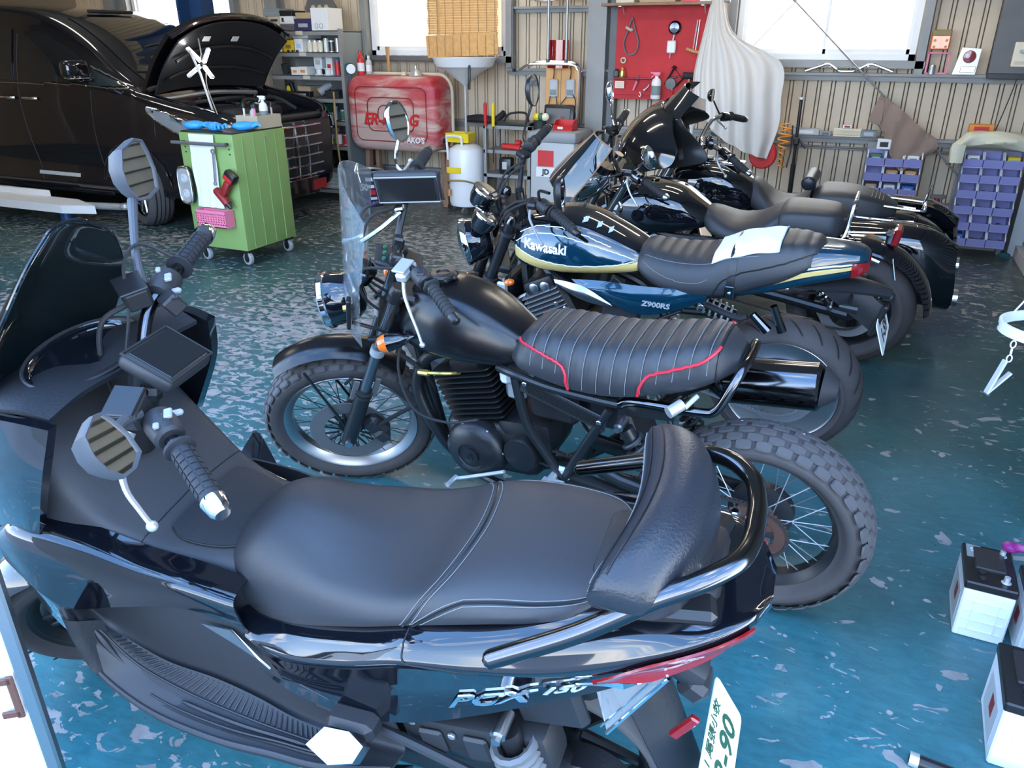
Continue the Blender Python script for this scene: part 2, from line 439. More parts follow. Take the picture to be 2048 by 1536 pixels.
for z in (.735, .72): MB().tube([(-1.4, WY+.03, z), (XR, WY+.03, z)], .006, seg=6).build('wall_rod', 'steel_grey', wb)
# steel columns
def hcol(x, w_=.15, y=WY-.02, m='steel_grey'):
    b = MB().box((x, y-.075, ZC/2), (w_, .010, ZC)).box((x, y+.055, ZC/2), (w_, .010, ZC)).box((x, y-.01, ZC/2), (.008, .13, ZC))
    b.box((x, y-.01, .005), (w_+.06, .2, .012))
    return b.build('steel_column', m, wb, ang=0)
hcol(-2.36, .17); hcol(-5.95, .15); hcol(-8.3, .15)
MB().box((-2.22, WY-.015, 1.75), (.07, .07, 3.5)).build('corner_angle', 'steel_dark', wb, ang=0)
# windows
def window(n, x0, x1, z0, z1, pane, fr='white', mull=True):
    xm = (x0+x1)/2; t = .045; y = WY+.05
    b = MB()
    for zc in (z0+t/2, z1-t/2): b.box((xm, y, zc), (x1-x0, .07, t))
    for xc in (x0+t/2, x1-t/2): b.box((xc, y, (z0+z1)/2), (t, .07, z1-z0))
    o = struct(b.build('window_%d' % n, fr, ang=0))
    for i, (a, c) in enumerate(((x0+t, xm), (xm, x1-t)) if mull else ((x0+t, x1-t),)):
        MB().box(((a+c)/2, y+.012-.018*i, (z0+z1)/2), (c-a+.05, .008, z1-z0-.02)).build('pane', pane, o, ang=0)
        s_ = MB()
        for q in (a+.012, c-.012): s_.box((q, y+.005-.018*i, (z0+z1)/2), (.024, .02, z1-z0-2*t))
        s_.box(((a+c)/2, y+.005-.018*i, z0+t+.018), (c-a, .02, .036)); s_.build('sash', fr, o, ang=0)
    f = MB(); 
    for zc in (z0-.03,): f.box((xm, WY-.01, zc), (x1-x0+.16, .09, .055))
    for xc in (x0-.04, x1+.04): f.box((xc, WY-.01, (z0+z1)/2+.2), (.06, .09, z1-z0+.6))
    f.build('sub_frame', 'steel_grey', o, ang=0)
    return o
window(1, *WIN[0], 'window_white')
w2 = window(2, *WIN[1], 'window_blind', 'white')
window(3, *WIN[2], 'window_white')
# right side wall: horizontal louvre siding and corner post
wr = struct(MB().box((XR+.08, 4.3, ZC/2), (.06, 6.0, ZC)).build('wall_right', 'steel_dark', ang=0))
lv = None
for i in range(24):
    z = .10+i*.105
    if lv is None:
        pr = [(.05, 0), (.0, .012), (.03, .098), (.05, .104)]
        lv = MB().grid([[(a, 1.3, q) for a, q in pr], [(a, 7.0, q) for a, q in pr]]).build('louvre_board', 'louver', wr, ang=0); lv.location = (XR, 0, z); lvm = lv.data
    else:
        o = bpy.data.objects.new('louvre_board', lvm); COL.objects.link(o); o.parent = wr; o.location = (XR, 0, z)
struct(MB().box((XR+.0, 3.85, .045), (.07, 6.6, .09)).build('baseboard_right', 'concrete', ang=0))
struct(MB().box((XR-.03, 7.13, ZC/2), (.10, .20, ZC)).build('trim_2', 'grey_light', ang=0))
struct(MB().box((-4.9, WY+.03, .05), (12.2, .10, .10)).build('baseboard_back', 'concrete', ang=0))
# unseen ceiling lamps added to brighten the back of the shop
for i, (lx, ly) in enumerate(((-7.2, 3.0), (-7.2, 5.4), (-3.6, 4.6), (-3.6, 6.3), (-.6, 4.6), (-.6, 6.3))):
    nm = ('front row above the van', 'back row above the van', 'front row over the tool cart', 'back row over the red tank', 'front row over the motorcycles', 'back row over the red board')[i]
    t = thing('added_ceiling_light', 'added out-of-view fluorescent light in the '+nm, 'lamp', (lx, ly, ZC), group='added ceiling lights out of view')
    MB().box((0, 0, -.03), (1.25, .12, .06), bev=.01).build('housing', 'white', t)
    for s_ in (-1, 1): MB().tube([(-.6, s_*.035, -.085), (.6, s_*.035, -.085)], .016, seg=8).build('tube', 'added_lamp_tube', t)
# ================================================================ motorcycles
# local frame of each machine: f forward, l left, z up; forward points to -x in the room, left faces the camera side (-y)
class Bike:
    def __init__(s, name, label, x, y, head, lean, f0, rake, steer):
        s.root = thing(name, label, 'scooter' if name == 'scooter' else 'motorcycle', (x, y, 0), (R(lean), 0, R(-head)))
        s.B = Mx.Diagonal((-1, -1, 1, 1)); o = V((f0, 0, 0)); ax = V((-sin(R(rake)), 0, cos(R(rake))))
        s.S = s.B @ Mx.Translation(o) @ Mx.Rotation(R(steer), 4, ax) @ Mx.Translation(-o); s.ax = ax
    def b(s, mb, name, mat, parent=None, label=None, ang=35): return mb.build(name, mat, parent or s.root, s.B, ang, label=label)
    def s_(s, mb, name, mat, parent=None, label=None, ang=35): return mb.build(name, mat, parent or s.root, s.S, ang, label=label)

def lerp(a, b, t): return a+(b-a)*t
def tyre_mb(f, z, Rr, rim, hw, crown=.35):
    """outer surface from bead to bead; hw half width"""
    sh = Rr-hw*crown
    pr = [(rim-.006, -hw*.62), (rim+.004, -hw*.72), (lerp(rim, sh, .45), -hw*.98), (lerp(rim, sh, .85), -hw), (sh, -hw*.93), (Rr-hw*crown*.30, -hw*.62), (Rr, 0)]
    pr = pr + [(r, -h) for r, h in pr[-2::-1]]
    pc = curve([(a, b, 0) for a, b in pr], 28)
    pc = [(p.x, p.y) for p in pc] + [(rim-.012, 0)]
    pc.append(pc[0])
    return MB().lathe(pc, (f, 0, z), (0, 1, 0), 56)
def tread_blocks(f, z, Rr, hw, n=44, rows=(-.78, -.27, .27, .78), crown=.35, h=.007):
    m = MB()
    for ri, q in enumerate(rows):
        y = q*hw; r0 = Rr-hw*crown*(abs(q)**2.2)*.55
        tilt = -math.atan(crown*1.2*abs(q)**1.3)*(1 if q > 0 else -1)
        for k in range(n):
            a = 2*pi*(k+.5*(ri % 2))/n; da = 2*pi/n*.40; dy = hw*.95/len(rows)
            out = []; 
            for e, sc_ in ((0, 1.0), (h, .88)):
                for sa, sb in ((-1, -.7), (-.55, -1), (.55, -1), (1, -.7), (1, .7), (.55, 1), (-.55, 1), (-1, .7)):
                    yy = y+sb*dy*sc_; rr = r0-.002+e+(yy-y)*math.tan(tilt); aa = a+sa*da*sc_
                    out.append((f+rr*cos(aa), yy, z+rr*sin(aa)))
            m.add(out, [tuple(range(8, 16))]+[(i, (i+1) % 8, 8+(i+1) % 8, 8+i) for i in range(8)])
    return m
def groove_marks(f, z, Rr, hw, n=22, crown=.5):
    """thin sipes of a road tyre, slightly sunk strips laid over the tread"""
    m = MB()
    for k in range(n):
        for sd in (-1, 1):
            a0 = 2*pi*k/n+(.5*2*pi/n if sd > 0 else 0); g = []
            for i in range(7):
                t = i/6; q = .15+.72*t; a = a0+t*.22; rr = Rr-hw*crown*(q**2.2)*.62+.0006
                wd = .0035/Rr*(1-.5*abs(t-.5))
                g.append([(f+rr*cos(a-wd), sd*q*hw, z+rr*sin(a-wd)), (f+rr*cos(a+wd), sd*q*hw, z+rr*sin(a+wd))])
            m.grid(g, .0012)
    return m
def rim_mb(f, z, r, hw, lip=.012):
    pr = [(r+lip*.4, -hw), (r+lip*.6, -hw+.003), (r-.004, -hw*.75), (r-.016, -hw*.3), (r-.018, 0), (r-.016, hw*.3), (r-.004, hw*.75), (r+lip*.6, hw-.003), (r+lip*.4, hw), (r-.002, hw*.9), (r-.022, hw*.35), (r-.024, -hw*.35), (r-.002, -hw*.9), (r+lip*.4, -hw)]
    return MB().lathe(pr, (f, 0, z), (0, 1, 0), 56)
def spokes_mb(f, z, r, hr, hy, n=36, rad=.0018):
    m = MB()
    for k in range(n):
        a = 2*pi*k/n; sd = 1 if k % 2 else -1; b = a+(.55 if (k//2) % 2 else -.55)
        m.tube([(f+hr*cos(b), sd*hy, z+hr*sin(b)), (f+(r-.018)*cos(a), sd*.006, z+(r-.018)*sin(a))], rad, seg=5)
    return m
def disc_mb(f, z, y, r0, r1, t=.005):
    return MB().lathe([(r0, y-t/2), (r1, y-t/2), (r1, y+t/2), (r0, y+t/2), (r0, y-t/2)], (f, 0, z), (0, 1, 0), 48)
def hub_mb(f, z, hw, r=.03, fl=.055):
    return MB().lathe([(.008, -hw-.02), (r*.6, -hw-.02), (r*.6, -hw), (fl, -hw), (fl, -hw+.006), (r, -hw+.012), (r, hw-.012), (fl, hw-.006), (fl, hw), (r*.6, hw), (r*.6, hw+.02), (.008, hw+.02)], (f, 0, z), (0, 1, 0), 28)
def fins_mb(p0, p1, half_w, half_d, n, t=.004, grow=None):
    """stack of cooling fins from p0 to p1 (rounded rectangles)"""
    m = MB(); p0 = V(p0); p1 = V(p1); d = (p1-p0).normalized(); xx = d.cross(V((0, 1, 0))).normalized()
    for i in range(n):
        c = p0.lerp(p1, i/(n-1)); g = 1 if not grow else grow(i/(n-1))
        M = frame(c, xx, (0, 1, 0)); a, b, r = half_d*g, half_w*g, .018
        poly = []
        for (sx, sy, q) in ((1, 1, 0), (-1, 1, pi/2), (-1, -1, pi), (1, -1, 3*pi/2)):
            for j in range(4): poly.append((sx*(a-r)+r*cos(q+j*pi/6), sy*(b-r)+r*sin(q+j*pi/6)))
        m.prism(poly, t, M)
    return m
def coil_mb(a, b, r, turns, rad, seg=6):
    a, b = V(a), V(b); d = (b-a).normalized(); u = d.cross(V((0, 1, 0))).normalized(); w_ = d.cross(u); n = int(turns*14)
    return MB().tube([a.lerp(b, i/n) + (u*cos(2*pi*turns*i/n)+w_*sin(2*pi*turns*i/n))*r for i in range(n+1)], rad, seg=seg)
def shock(B, a, b, r=.026, turns=8, parent=None, rad=.0062, spring='plastic_dark'):
    a, b = V(a), V(b); d = (b-a).normalized()
    p = B.b(MB().tube([a+d*.02, a+d*.07], .021, seg=12).tube([a+d*.07, b-d*.02], .009, seg=10).tube([b-d*.06, b-d*.02], .022, seg=12), 'shock_absorber', 'satin_black', parent)
    B.b(coil_mb(a+d*.045, b-d*.05, r, turns, rad), 'spring', spring, p)
    for q in (a, b): B.b(MB().cyl((q.x, q.y-.018, q.z), (q.x, q.y+.03, q.z), .013, 12).cyl((q.x, q.y+.03, q.z), (q.x, q.y+.042, q.z), .009, 6), 'bolt', 'alloy', p)
    return p
def grip_set(S, p0, p1, rad=.0165, mat_='grip', style='block', end='satin_black', parent=None):
    """handlebar grip from p0 (inner) to p1 (outer) with moulded pads and a bar end weight"""
    p0, p1 = V(p0), V(p1); d = (p1-p0).normalized(); L_ = (p1-p0).length
    g = S(MB().tube([p0, p0+d*.006, p0+d*.008, p1-d*.004, p1], [rad*1.45, rad*1.45, rad, rad, rad*.92], seg=16), 'grip', mat_, parent)
    m = MB(); u = d.cross(V((0, 0, 1))).normalized(); w_ = d.cross(u); n = 7
    for i in range(n):
        c0 = p0+d*(.016+(L_-.026)*i/n); c1 = c0+d*((L_-.026)/n*(.78 if style == 'block' else .5))
        for k in range(8 if style == 'block' else 1):
            a0, a1 = (2*pi*k/8+.08, 2*pi*(k+1)/8-.08) if style == 'block' else (0, 2*pi)
            st = 4 if style == 'block' else 14
            gr_ = [[q+(u*cos(lerp(a0, a1, j/st))+w_*sin(lerp(a0, a1, j/st)))*(rad+.0016) for j in range(st+1)] for q in (c0, c1)]
            m.grid(gr_, .002)
    S(m, 'grip_pads', mat_, g)
    S(MB().tube([p1, p1+d*.004, p1+d*.022, p1+d*.026], [rad*.95, rad*1.02, rad*.78, rad*.5], seg=16), 'bar_end', end, g)
    return g
def lever_mb(P, r=.0055, ball=.0085):
    m = MB().tube(P, [r*1.7, r*1.35, r*1.1, r, r][:len(P)] if len(P) == 5 else r, n=16, seg=8, sq=(1, .7))
    return m.ball(P[-1], ball, 10)
def round_mirror(S, c, n, r, stem, mat_='satin_black', parent=None, ell=1.0, glassmat='mirror', dep=.03, up=(0, 0, 1)):
    """mirror head: c centre, n direction the glass faces, r radius, stem polyline"""
    n = V(n).normalized(); c = V(c); u = (V(up)-n*V(up).dot(n)).normalized(); w_ = u.cross(n)
    def ring(rr, h): return [c+n*h+(u*cos(2*pi*k/28)*ell+w_*sin(2*pi*k/28))*rr for k in range(28)]
    st = S(MB().tube(stem, .0058, n=14 if len(stem) > 2 else 0, seg=8), 'mirror_stem', mat_, parent)
    S(MB().rings([ring(r*.15, -dep), ring(r*.6, -dep*.92), ring(r*.92, -dep*.5), ring(r, -.002), ring(r, .004), ring(r*.94, .004), ring(r*.93, .001)]), 'mirror_shell', mat_, st)
    S(MB().rings([ring(r*.93, -.001), ring(r*.93, .0015)]), 'mirror_glass', glassmat, st)
    return st
def switch_mb(c, d, r=.024, L_=.05):
    c, d = V(c), V(d).normalized()
    m = MB().tube([c-d*L_*.55, c-d*L_*.5, c-d*L_*.1, c+d*L_*.4, c+d*L_*.5], [r*.75, r, r*1.08, r, r*.8], seg=14)
    u = V((0, 0, 1)); m.box(c+u*r*.75, (.022, .03, .014), bev=.003)
    return m
def plate(B, name, txt_small, txt_big, c, up, right, w_=.23, h_=.125, ink='plate_green', parent=None, kana=None):
    """licence plate: c centre, up / right directions in bike frame"""
    M = frame(c, right, up); r = .012; poly = []
    for (sx, sy, q) in ((1, 1, 0), (-1, 1, pi/2), (-1, -1, pi), (1, -1, 3*pi/2)):
        for j in range(3): poly.append((sx*(w_/2-r)+r*cos(q+j*pi/4), sy*(h_/2-r)+r*sin(q+j*pi/4)))
    p = B.b(MB().prism(poly, .002, M), name, 'plate_white', parent, ang=0)
    rim = MB(); N = len(poly)
    rim.tube([M @ V((a*.985, b*.972, .001)) for a, b in poly], .0016, seg=5, closed=True); B.b(rim, 'plate_edge', 'plate_white', p)
    B.b(text(txt_small, .030, .0006).add([], []), 'place_text', ink, p).data.transform(B.B @ M @ Mx.Translation((.0, .040, .0018)) @ B.B.inverted())
    B.b(text(txt_big, .078, .0006, bold=.0012, sx=.95), 'number_text', ink, p).data.transform(B.B @ M @ Mx.Translation((.008, -.018, .0018)) @ B.B.inverted())
    if kana: B.b(text(kana, .034, .0006), 'kana_text', ink, p).data.transform(B.B @ M @ Mx.Translation((-.098, -.018, .0018)) @ B.B.inverted())
    return p
def chain_mb(P, w_=.008, pitch=.0125, n=None):
    """links along a polyline lying in an l = const plane"""
    P = curve(P, n or 60); m = MB(); L_ = 0; acc = [0]
    for a, b in zip(P, P[1:]): L_ += (b-a).length; acc.append(L_)
    k = 0; s_ = 0
    while s_ < L_-pitch:
        def at(q):
            for i in range(len(acc)-1):
                if acc[i+1] >= q: return P[i].lerp(P[i+1], (q-acc[i])/max(1e-9, acc[i+1]-acc[i]))
            return P[-1]
        a, b = at(s_), at(s_+pitch); d = (b-a).normalized(); c = (a+b)/2
        M = frame(c, d, (0, 1, 0))
        for sy in (-1, 1): m.box((0, sy*w_*(.6 if k % 2 else .45), 0), (pitch*1.25, .0018, .0085)); m.v[-8:] = [M @ q for q in m.v[-8:]]
        m.cyl(a-V((0, w_*.6, 0)), a+V((0, w_*.6, 0)), .0042, 6)
        s_ += pitch; k += 1
    return m
def sprocket_mb(f, z, y, r, n=42, t=.006, hole=.6):
    poly = []
    for k in range(n*2): a = pi*k/n; rr = r if k % 2 else r-.008; poly.append((rr*cos(a), rr*sin(a)))
    M = frame((f, y, z), (1, 0, 0), (0, 0, 1)); m = MB()
    N = len(poly); inn = [(r*hole*cos(pi*k/n), r*hole*sin(pi*k/n)) for k in range(N)]
    vs = [(p[0], p[1], s*t/2) for s in (-1, 1) for p in poly+inn]
    fs = []
    for k in range(N):
        l = (k+1) % N
        fs += [(k, l, N+l, N+k), (2*N+k, 3*N+k, 3*N+l, 2*N+l), (k, 2*N+k, 2*N+l, l), (N+k, N+l, 3*N+l, 3*N+k)]
    m.add(vs, fs, M)
    for k in range(5):
        a = 2*pi*k/5; m.box(((r*hole*.5)*cos(a), (r*hole*.5)*sin(a), 0), (r*hole*1.05, r*.22, t), (0, 0, a)); m.v[-8:] = [M @ q for q in m.v[-8:]]
    return m
def bolts(B, P, r=.007, mat_='alloy', parent=None, d=(0, 1, 0), name='bolt'):
    d = V(d)
    for p in P:
        p = V(p); B.b(MB().tube([p, p+d*.004, p+d*.0055], [r, r, r*.7], seg=6), name, mat_, parent, ang=20)
def side_seam(S, P, off, rad, side=1, n=40):
    """tube following surface points given in (f,z)"""
    out = []
    for q in curve([(a, b, 0) for a, b in P], n):
        p, nn = S.on(q.x, q.y, side); out.append(p+nn*off)
    return MB().tube(out, rad, seg=6)

# ---------------------------------------------------------------- matt black street tracker with ribbed seat
def street_tracker():
    B = Bike('street_tracker', 'matt black street tracker motorcycle with ribbed seat and red piping, second from the camera', -.108, 2.03, 3.9, 8.5, 1.55, 27, 33)
    b, s = B.b, B.s_
    # rear wheel
    rw = b(rim_mb(0, .31, .222, .045), 'rear_wheel', 'satin_black')
    b(tyre_mb(0, .31, .306, .226, .068, .55), 'tyre', 'tire_side', rw)
    b(tread_blocks(0, .31, .305, .067, 34, (-.92, -.6, -.2, .2, .6, .92), .55, .006), 'tread_blocks', 'tire', rw)
    b(spokes_mb(0, .31, .225, .048, .035, 36, .0017), 'spokes', 'steel', rw)
    b(hub_mb(0, .31, .048, .04, .06), 'hub', 'steel_dark', rw)
    b(MB().lathe([(.02, -.06), (.085, -.06), (.092, -.05), (.092, -.02), (.06, -.015)], (0, 0, .31), (0, 1, 0), 32), 'brake_drum', 'plastic_dark', rw)
    b(sprocket_mb(0, .31, .072, .098, 44), 'sprocket', 'rust', rw)
    # front wheel
    fw = s(rim_mb(1.45, .31, .232, .038), 'front_wheel', 'alloy')
    s(tyre_mb(1.45, .31, .306, .236, .050, .45), 'tyre', 'tire_side', fw)
    s(tread_blocks(1.45, .31, .305, .049, 38, (-.88, -.45, 0, .45, .88), .45, .006), 'tread_blocks', 'tire', fw)
    s(spokes_mb(1.45, .31, .235, .04, .03, 36, .0016), 'spokes', 'ink_black', fw)
    s(hub_mb(1.45, .31, .042, .026, .045), 'hub', 'engine_black', fw)
    s(disc_mb(1.45, .31, .062, .092, .142), 'brake_disc', 'steel_dark', fw)
    m = MB()
    for k in range(16):
        a = 2*pi*k/16; m.box((0, 0, 0), (.055, .004, .006)); M = Mx.Translation((1.45+.068*cos(a), .062, .31+.068*sin(a))) @ Mx.Rotation(-a, 4, 'Y'); m.v[-8:] = [M @ q for q in m.v[-8:]]
    s(m, 'disc_carrier', 'engine_black', fw)
    s(MB().box((1.35, .075, .335), (.07, .05, .10), (0, .5, 0), bev=.015).box((1.335, .095, .30), (.045, .035, .06), (0, .5, 0), bev=.01), 'brake_caliper', 'plastic_dark', fw)
    ax = B.ax
    # forks
    for sd in (1, -1):
        o = V((1.45, sd*.098, .31))
        fk = s(MB().tube([o-ax*.02, o+ax*.05, o+ax*.20, o+ax*.235], [.026, .028, .0275, .026], seg=18), 'fork_leg', 'satin_black')
        s(MB().tube([o+ax*.23, o+ax*.70], .0178, seg=18), 'fork_tube', 'fork_grey', fk)
        s(MB().tube([o+ax*.228, o+ax*.236], .029, seg=18).tube([o+ax*.245, o+ax*.25], .029, seg=18), 'dust_seal', 'rubber', fk)
        s(MB().tube([o+ax*.43, o+ax*.455], .024, seg=18), 'rubber_band', 'grey_plastic', fk)
        s(MB().tube([o+ax*.66, o+ax*.705, o+ax*.715], [.025, .025, .018], seg=18), 'fork_cap', 'satin_black', fk)
        s(MB().cyl(o+V((0, sd*.02, 0)), o+V((0, sd*.034, 0)), .014, 10), 'axle_nut', 'alloy', fk)
        s(MB().box(o+ax*.26+V((-.035, 0, .0)), (.02, .006, .09), (0, R(-27), 0), bev=.002).box(o+ax*.26+V((.036, 0, .0)), (.02, .006, .09), (0, R(-27), 0), bev=.002), 'fork_bracket', 'steel_dark', fk)
    cl = V((1.45, 0, .31)); tp = cl+ax*.67; lw = cl+ax*.49
    s(MB().box(tp-V((.03, 0, 0)), (.10, .24, .028), (0, R(-27), 0), bev=.01), 'triple_clamp', 'satin_black')
    s(MB().box(lw-V((.03, 0, 0)), (.09, .23, .035), (0, R(-27), 0), bev=.01), 'lower_clamp', 'satin_black')
    # indicators
    for sd in (1, -1):
        q = V((1.19, sd*.175, .80))
        ind = s(MB().lathe([(.002, -.085), (.012, -.07), (.022, -.04), (.028, -.01), (.029, 0)], q, (1, 0, -.15), 18), 'turn_signal', 'gloss_black')
        s(MB().lathe([(.0285, 0), (.0285, .012), (.022, .026), (.008, .033)], q, (1, 0, -.15), 18), 'signal_lens', 'amber_lens', ind)
        s(MB().tube([q-V((.02, sd*.02, 0)), (1.26, sd*.10, .76)], .008, seg=8), 'signal_stem', 'satin_black', ind)
    # front fender
    g = []
    for i in range(25):
        a = R(58+i*(138-58)/24); rr = .345
        row = []
        for j in range(9):
            t = (j-4)/4; hw = .062
            row.append((1.45+(rr-.02*abs(t)**3)*cos(a), hw*t, .31+(rr+.03-.02*abs(t)**3)*sin(a)-.0))
        g.append(row)
    s(MB().grid(g, .004), 'front_fender', 'matt_tank')
    s(MB().tube([(1.40, .07, .55), (1.36, .095, .60)], .006).tube([(1.40, -.07, .55), (1.36, -.095, .60)], .006).tube([(1.45, .075, .32), (1.52, .068, .62)], .005).tube([(1.45, -.075, .32), (1.52, -.068, .62)], .005), 'fender_stay', 'satin_black')
    # headlight
    hl = s(MB().lathe([(.015, -.12), (.05, -.112), (.075, -.085), (.083, -.03), (.084, 0)], (1.375, 0, .855), (1, 0, -.06), 28), 'headlight', 'gloss_black')
    s(MB().lathe([(.084, -.012), (.089, -.008), (.090, .006), (.084, .012), (.079, .008)], (1.375, 0, .855), (1, 0, -.06), 28), 'headlight_rim', 'chrome', hl)
    s(MB().lathe([(.079, .006), (.07, .016), (.04, .024), (.002, .027)], (1.375, 0, .855), (1, 0, -.06), 28), 'headlight_lens', 'clear_lens', hl)
    # wind screen
    g = []
    for i in range(15):
        t = i/14; z = .80+.50*t; hwid = .17*(1-.55*max(0, t-.55)**1.4)*(.86+.14*min(1, t*4)); row = []
        for j in range(13):
            q = (j-6)/6
            row.append((1.335-.15*t**1.15+.03*t*t-.055*q*q, hwid*q, z-.10*q*q*(1 if t > .5 else .3)*(t if t > .5 else 1)))
        g.append(row)
    ws = s(MB().grid(g, .003), 'windscreen', 'clear_screen')
    for sd in (1, -1):
        s(MB().box((1.285, sd*.135, .90), (.012, .03, .11), (0, -.25, 0), bev=.003), 'screen_bracket', 'satin_black', ws)
        s(MB().cyl((1.28, sd*.135, .92), (1.295, sd*.135, .92), .010, 10), 'screen_bolt', 'brass', ws)
        s(MB().tube([(1.285, sd*.13, .86), (1.20, sd*.11, .79)], .006), 'screen_stay', 'satin_black', ws)
    # gauge
    ga = s(MB().lathe([(.02, -.05), (.036, -.045), (.042, -.01), (.043, 0), (.038, .004)], (1.225, .035, .985), (-.55, 0, .83), 24), 'speedometer', 'dark_chrome')
    s(MB().lathe([(.0385, .001), (.001, .0015)], (1.225, .035, .985), (-.55, 0, .83), 24), 'dial', 'label_blue', ga)
    s(MB().box((1.205, .035, 1.0), (.003, .004, .03), (0, -.6, .5)), 'needle', 'ink_black', ga)
    s(MB().box((1.165, -.03, .965), (.07, .10, .018), (0, -.55, 0), bev=.006), 'indicator_panel', 'plastic_dark', ga)
    for q in range(3): s(MB().cyl((1.172, -.06+.03*q, .972), (1.165, -.06+.03*q, .985), .006, 10), 'warning_light', 'green_dark', ga)
    s(MB().lathe([(.018, 0), (.018, .02), (.012, .022), (.002, .018)], (1.14, .0, .965), (-.5, 0, .87), 16), 'ignition_lock', 'alloy', ga)
    # handlebar
    hb = [(.955, .355, 1.025), (1.02, .24, 1.06), (1.075, .15, 1.055), (1.11, .085, 1.02), (1.125, .04, .99), (1.125, -.04, .995), (1.11, -.085, 1.03), (1.08, -.15, 1.085), (1.05, -.25, 1.115), (1.02, -.355, 1.103)]
    h = s(MB().tube(hb, .011, n=60, seg=10), 'handlebar', 'satin_black')
    for sd in (1, -1): s(MB().box((1.12, sd*.045, 1.0), (.035, .03, .045), (0, -.4, 0), bev=.006).cyl((1.125, sd*.045, .99), (1.14, sd*.045, .94), .014, 10), 'riser', 'satin_black', h)
    grip_set(s, (1.005, .255, 1.053), (.952, .36, 1.026), .0165, 'rubber', 'rings', parent=h)
    grip_set(s, (1.045, -.265, 1.113), (1.017, -.37, 1.103), .0165, 'rubber', 'rings', parent=h)
    s(switch_mb((1.028, .225, 1.06), (-.45, .85, -.15)), 'switch_box', 'plastic_black', h)
    s(switch_mb((1.058, -.225, 1.105), (-.3, -.9, .05)), 'switch_box', 'plastic_black', h)
    s(MB().box((1.075, .18, 1.055), (.035, .075, .03), (0, 0, -.5), bev=.008).box((1.08, .18, 1.075), (.04, .06, .008), (0, 0, -.5), bev=.002), 'clutch_perch', 'pale_metal', h)
    s(lever_mb([(1.085, .19, 1.04), (1.09, .215, 1.0), (1.078, .26, .965), (1.066, .295, .94), (1.058, .322, .905)]), 'clutch_lever', 'pale_metal', h)
    s(MB().box((1.10, -.165, 1.10), (.04, .06, .035), (0, 0, .4), bev=.008), 'brake_master', 'pale_metal', h)
    s(lever_mb([(1.105, -.18, 1.10), (1.11, -.22, 1.10), (1.10, -.27, 1.095), (1.085, -.32, 1.09), (1.075, -.365, 1.085)]), 'brake_lever', 'pale_metal', h)
    round_mirror(s, (1.078, -.335, 1.238), (-.75, .35, .12), .050, [(1.07, -.21, 1.12), (1.10, -.25, 1.135), (1.105, -.29, 1.15), (1.09, -.325, 1.185)], 'chrome', h, 1.28)
    # chrome mounting bar of the pouch, and the pouch
    s(MB().tube([(1.225, -.03, 1.03), (1.16, -.05, 1.055), (1.10, -.09, 1.075)], .007, n=10).box((1.10, -.10, 1.08), (.03, .03, .02), bev=.005), 'pouch_arm', 'chrome', h)
    pm = frame((1.06, -.11, 1.145), (-1, .12, -.06), (.12, .1, 1))
    pc = s(MB().add_m(MB().box((0, 0, 0), (.195, .105, .03), bev=.013, seg=3), pm), 'phone_pouch', 'plastic_dark', label='black zipped phone pouch on the handlebar')
    s(MB().add_m(MB().box((0, 0, .0155), (.165, .082, .002), bev=.0009), pm), 'pouch_window', 'satin_black', pc)
    s(MB().tube([pm @ V(q) for q in ((-.092, -.045, .017), (.092, -.045, .017), (.092, .045, .017), (-.092, .045, .017))], .0022, closed=True, seg=6), 'piping', 'grey_plastic', pc)
    s(MB().tube([pm @ V(q) for q in ((-.1, -.05, 0), (.1, -.05, 0), (.1, .05, 0), (-.1, .05, 0))], .003, closed=True, seg=6), 'zip', 'rubber', pc)
    # cables
    for P in ([(1.10, .14, 1.04), (1.22, .10, 1.02), (1.24, .06, .88), (1.14, .05, .74)], [(1.12, -.16, 1.09), (1.24, -.14, 1.05), (1.27, -.06, .92), (1.17, -.03, .80)], [(1.1, -.13, 1.07), (1.21, -.12, 1.04), (1.25, -.03, .90), (1.16, -.01, .75)]):
        s(MB().tube(P, .0045, n=24, seg=7), 'cable', 'rubber', h)
    s(MB().tube([(1.19, .105, .70), (1.12, .13, .62), (1.10, .12, .52), (1.14, .10, .46), (1.26, .10, .40), (1.33, .10, .36)], .0075, n=40, seg=8), 'brake_hose', 'rubber')
    b(MB().tube([(1.06, .11, .80), (1.09, .15, .66), (1.04, .17, .53), (.93, .16, .50), (.82, .15, .53)], .0045, n=40, seg=7), 'clutch_cable', 'rubber')
    b(MB().box((1.08, .02, .74), (.05, .06, .05), bev=.012), 'horn_cover', 'red')
    # tank
    T = Surf([(1.135, [(0, .835), (.03, .83), (.04, .79), (.03, .76), (0, .755)]),
              (1.10, [(0, .885), (.06, .875), (.098, .80), (.09, .735), (0, .73)]),
              (1.00, [(0, .907), (.085, .895), (.132, .81), (.128, .718), (0, .715)]),
              (.90, [(0, .899), (.088, .885), (.136, .80), (.130, .712), (0, .71)]),
              (.80, [(0, .865), (.080, .85), (.118, .785), (.118, .709), (0, .708)]),
              (.70, [(0, .798), (.055, .79), (.082, .755), (.084, .705), (0, .705)]),
              (.655, [(0, .765), (.03, .76), (.045, .735), (.045, .706), (0, .704)])])
    tk = b(T.mb(40), 'fuel_tank', 'matt_tank', ang=60)
    b(MB().lathe([(.02, -.02), (.03, -.005), (.03, .008), (.040, .010), (.042, .018), (.036, .024), (.02, .026), (.018, .022), (.001, .022)], (.985, 0, .905), (-.05, 0, 1), 24), 'fuel_cap', 'satin_black', tk)
    m = MB()
    for k in range(8): a = 2*pi*k/8; m.ball((.985+.041*cos(a), .041*sin(a), .918), .010, 8, (1, 1, .8))
    b(m, 'cap_lobes', 'satin_black', tk)
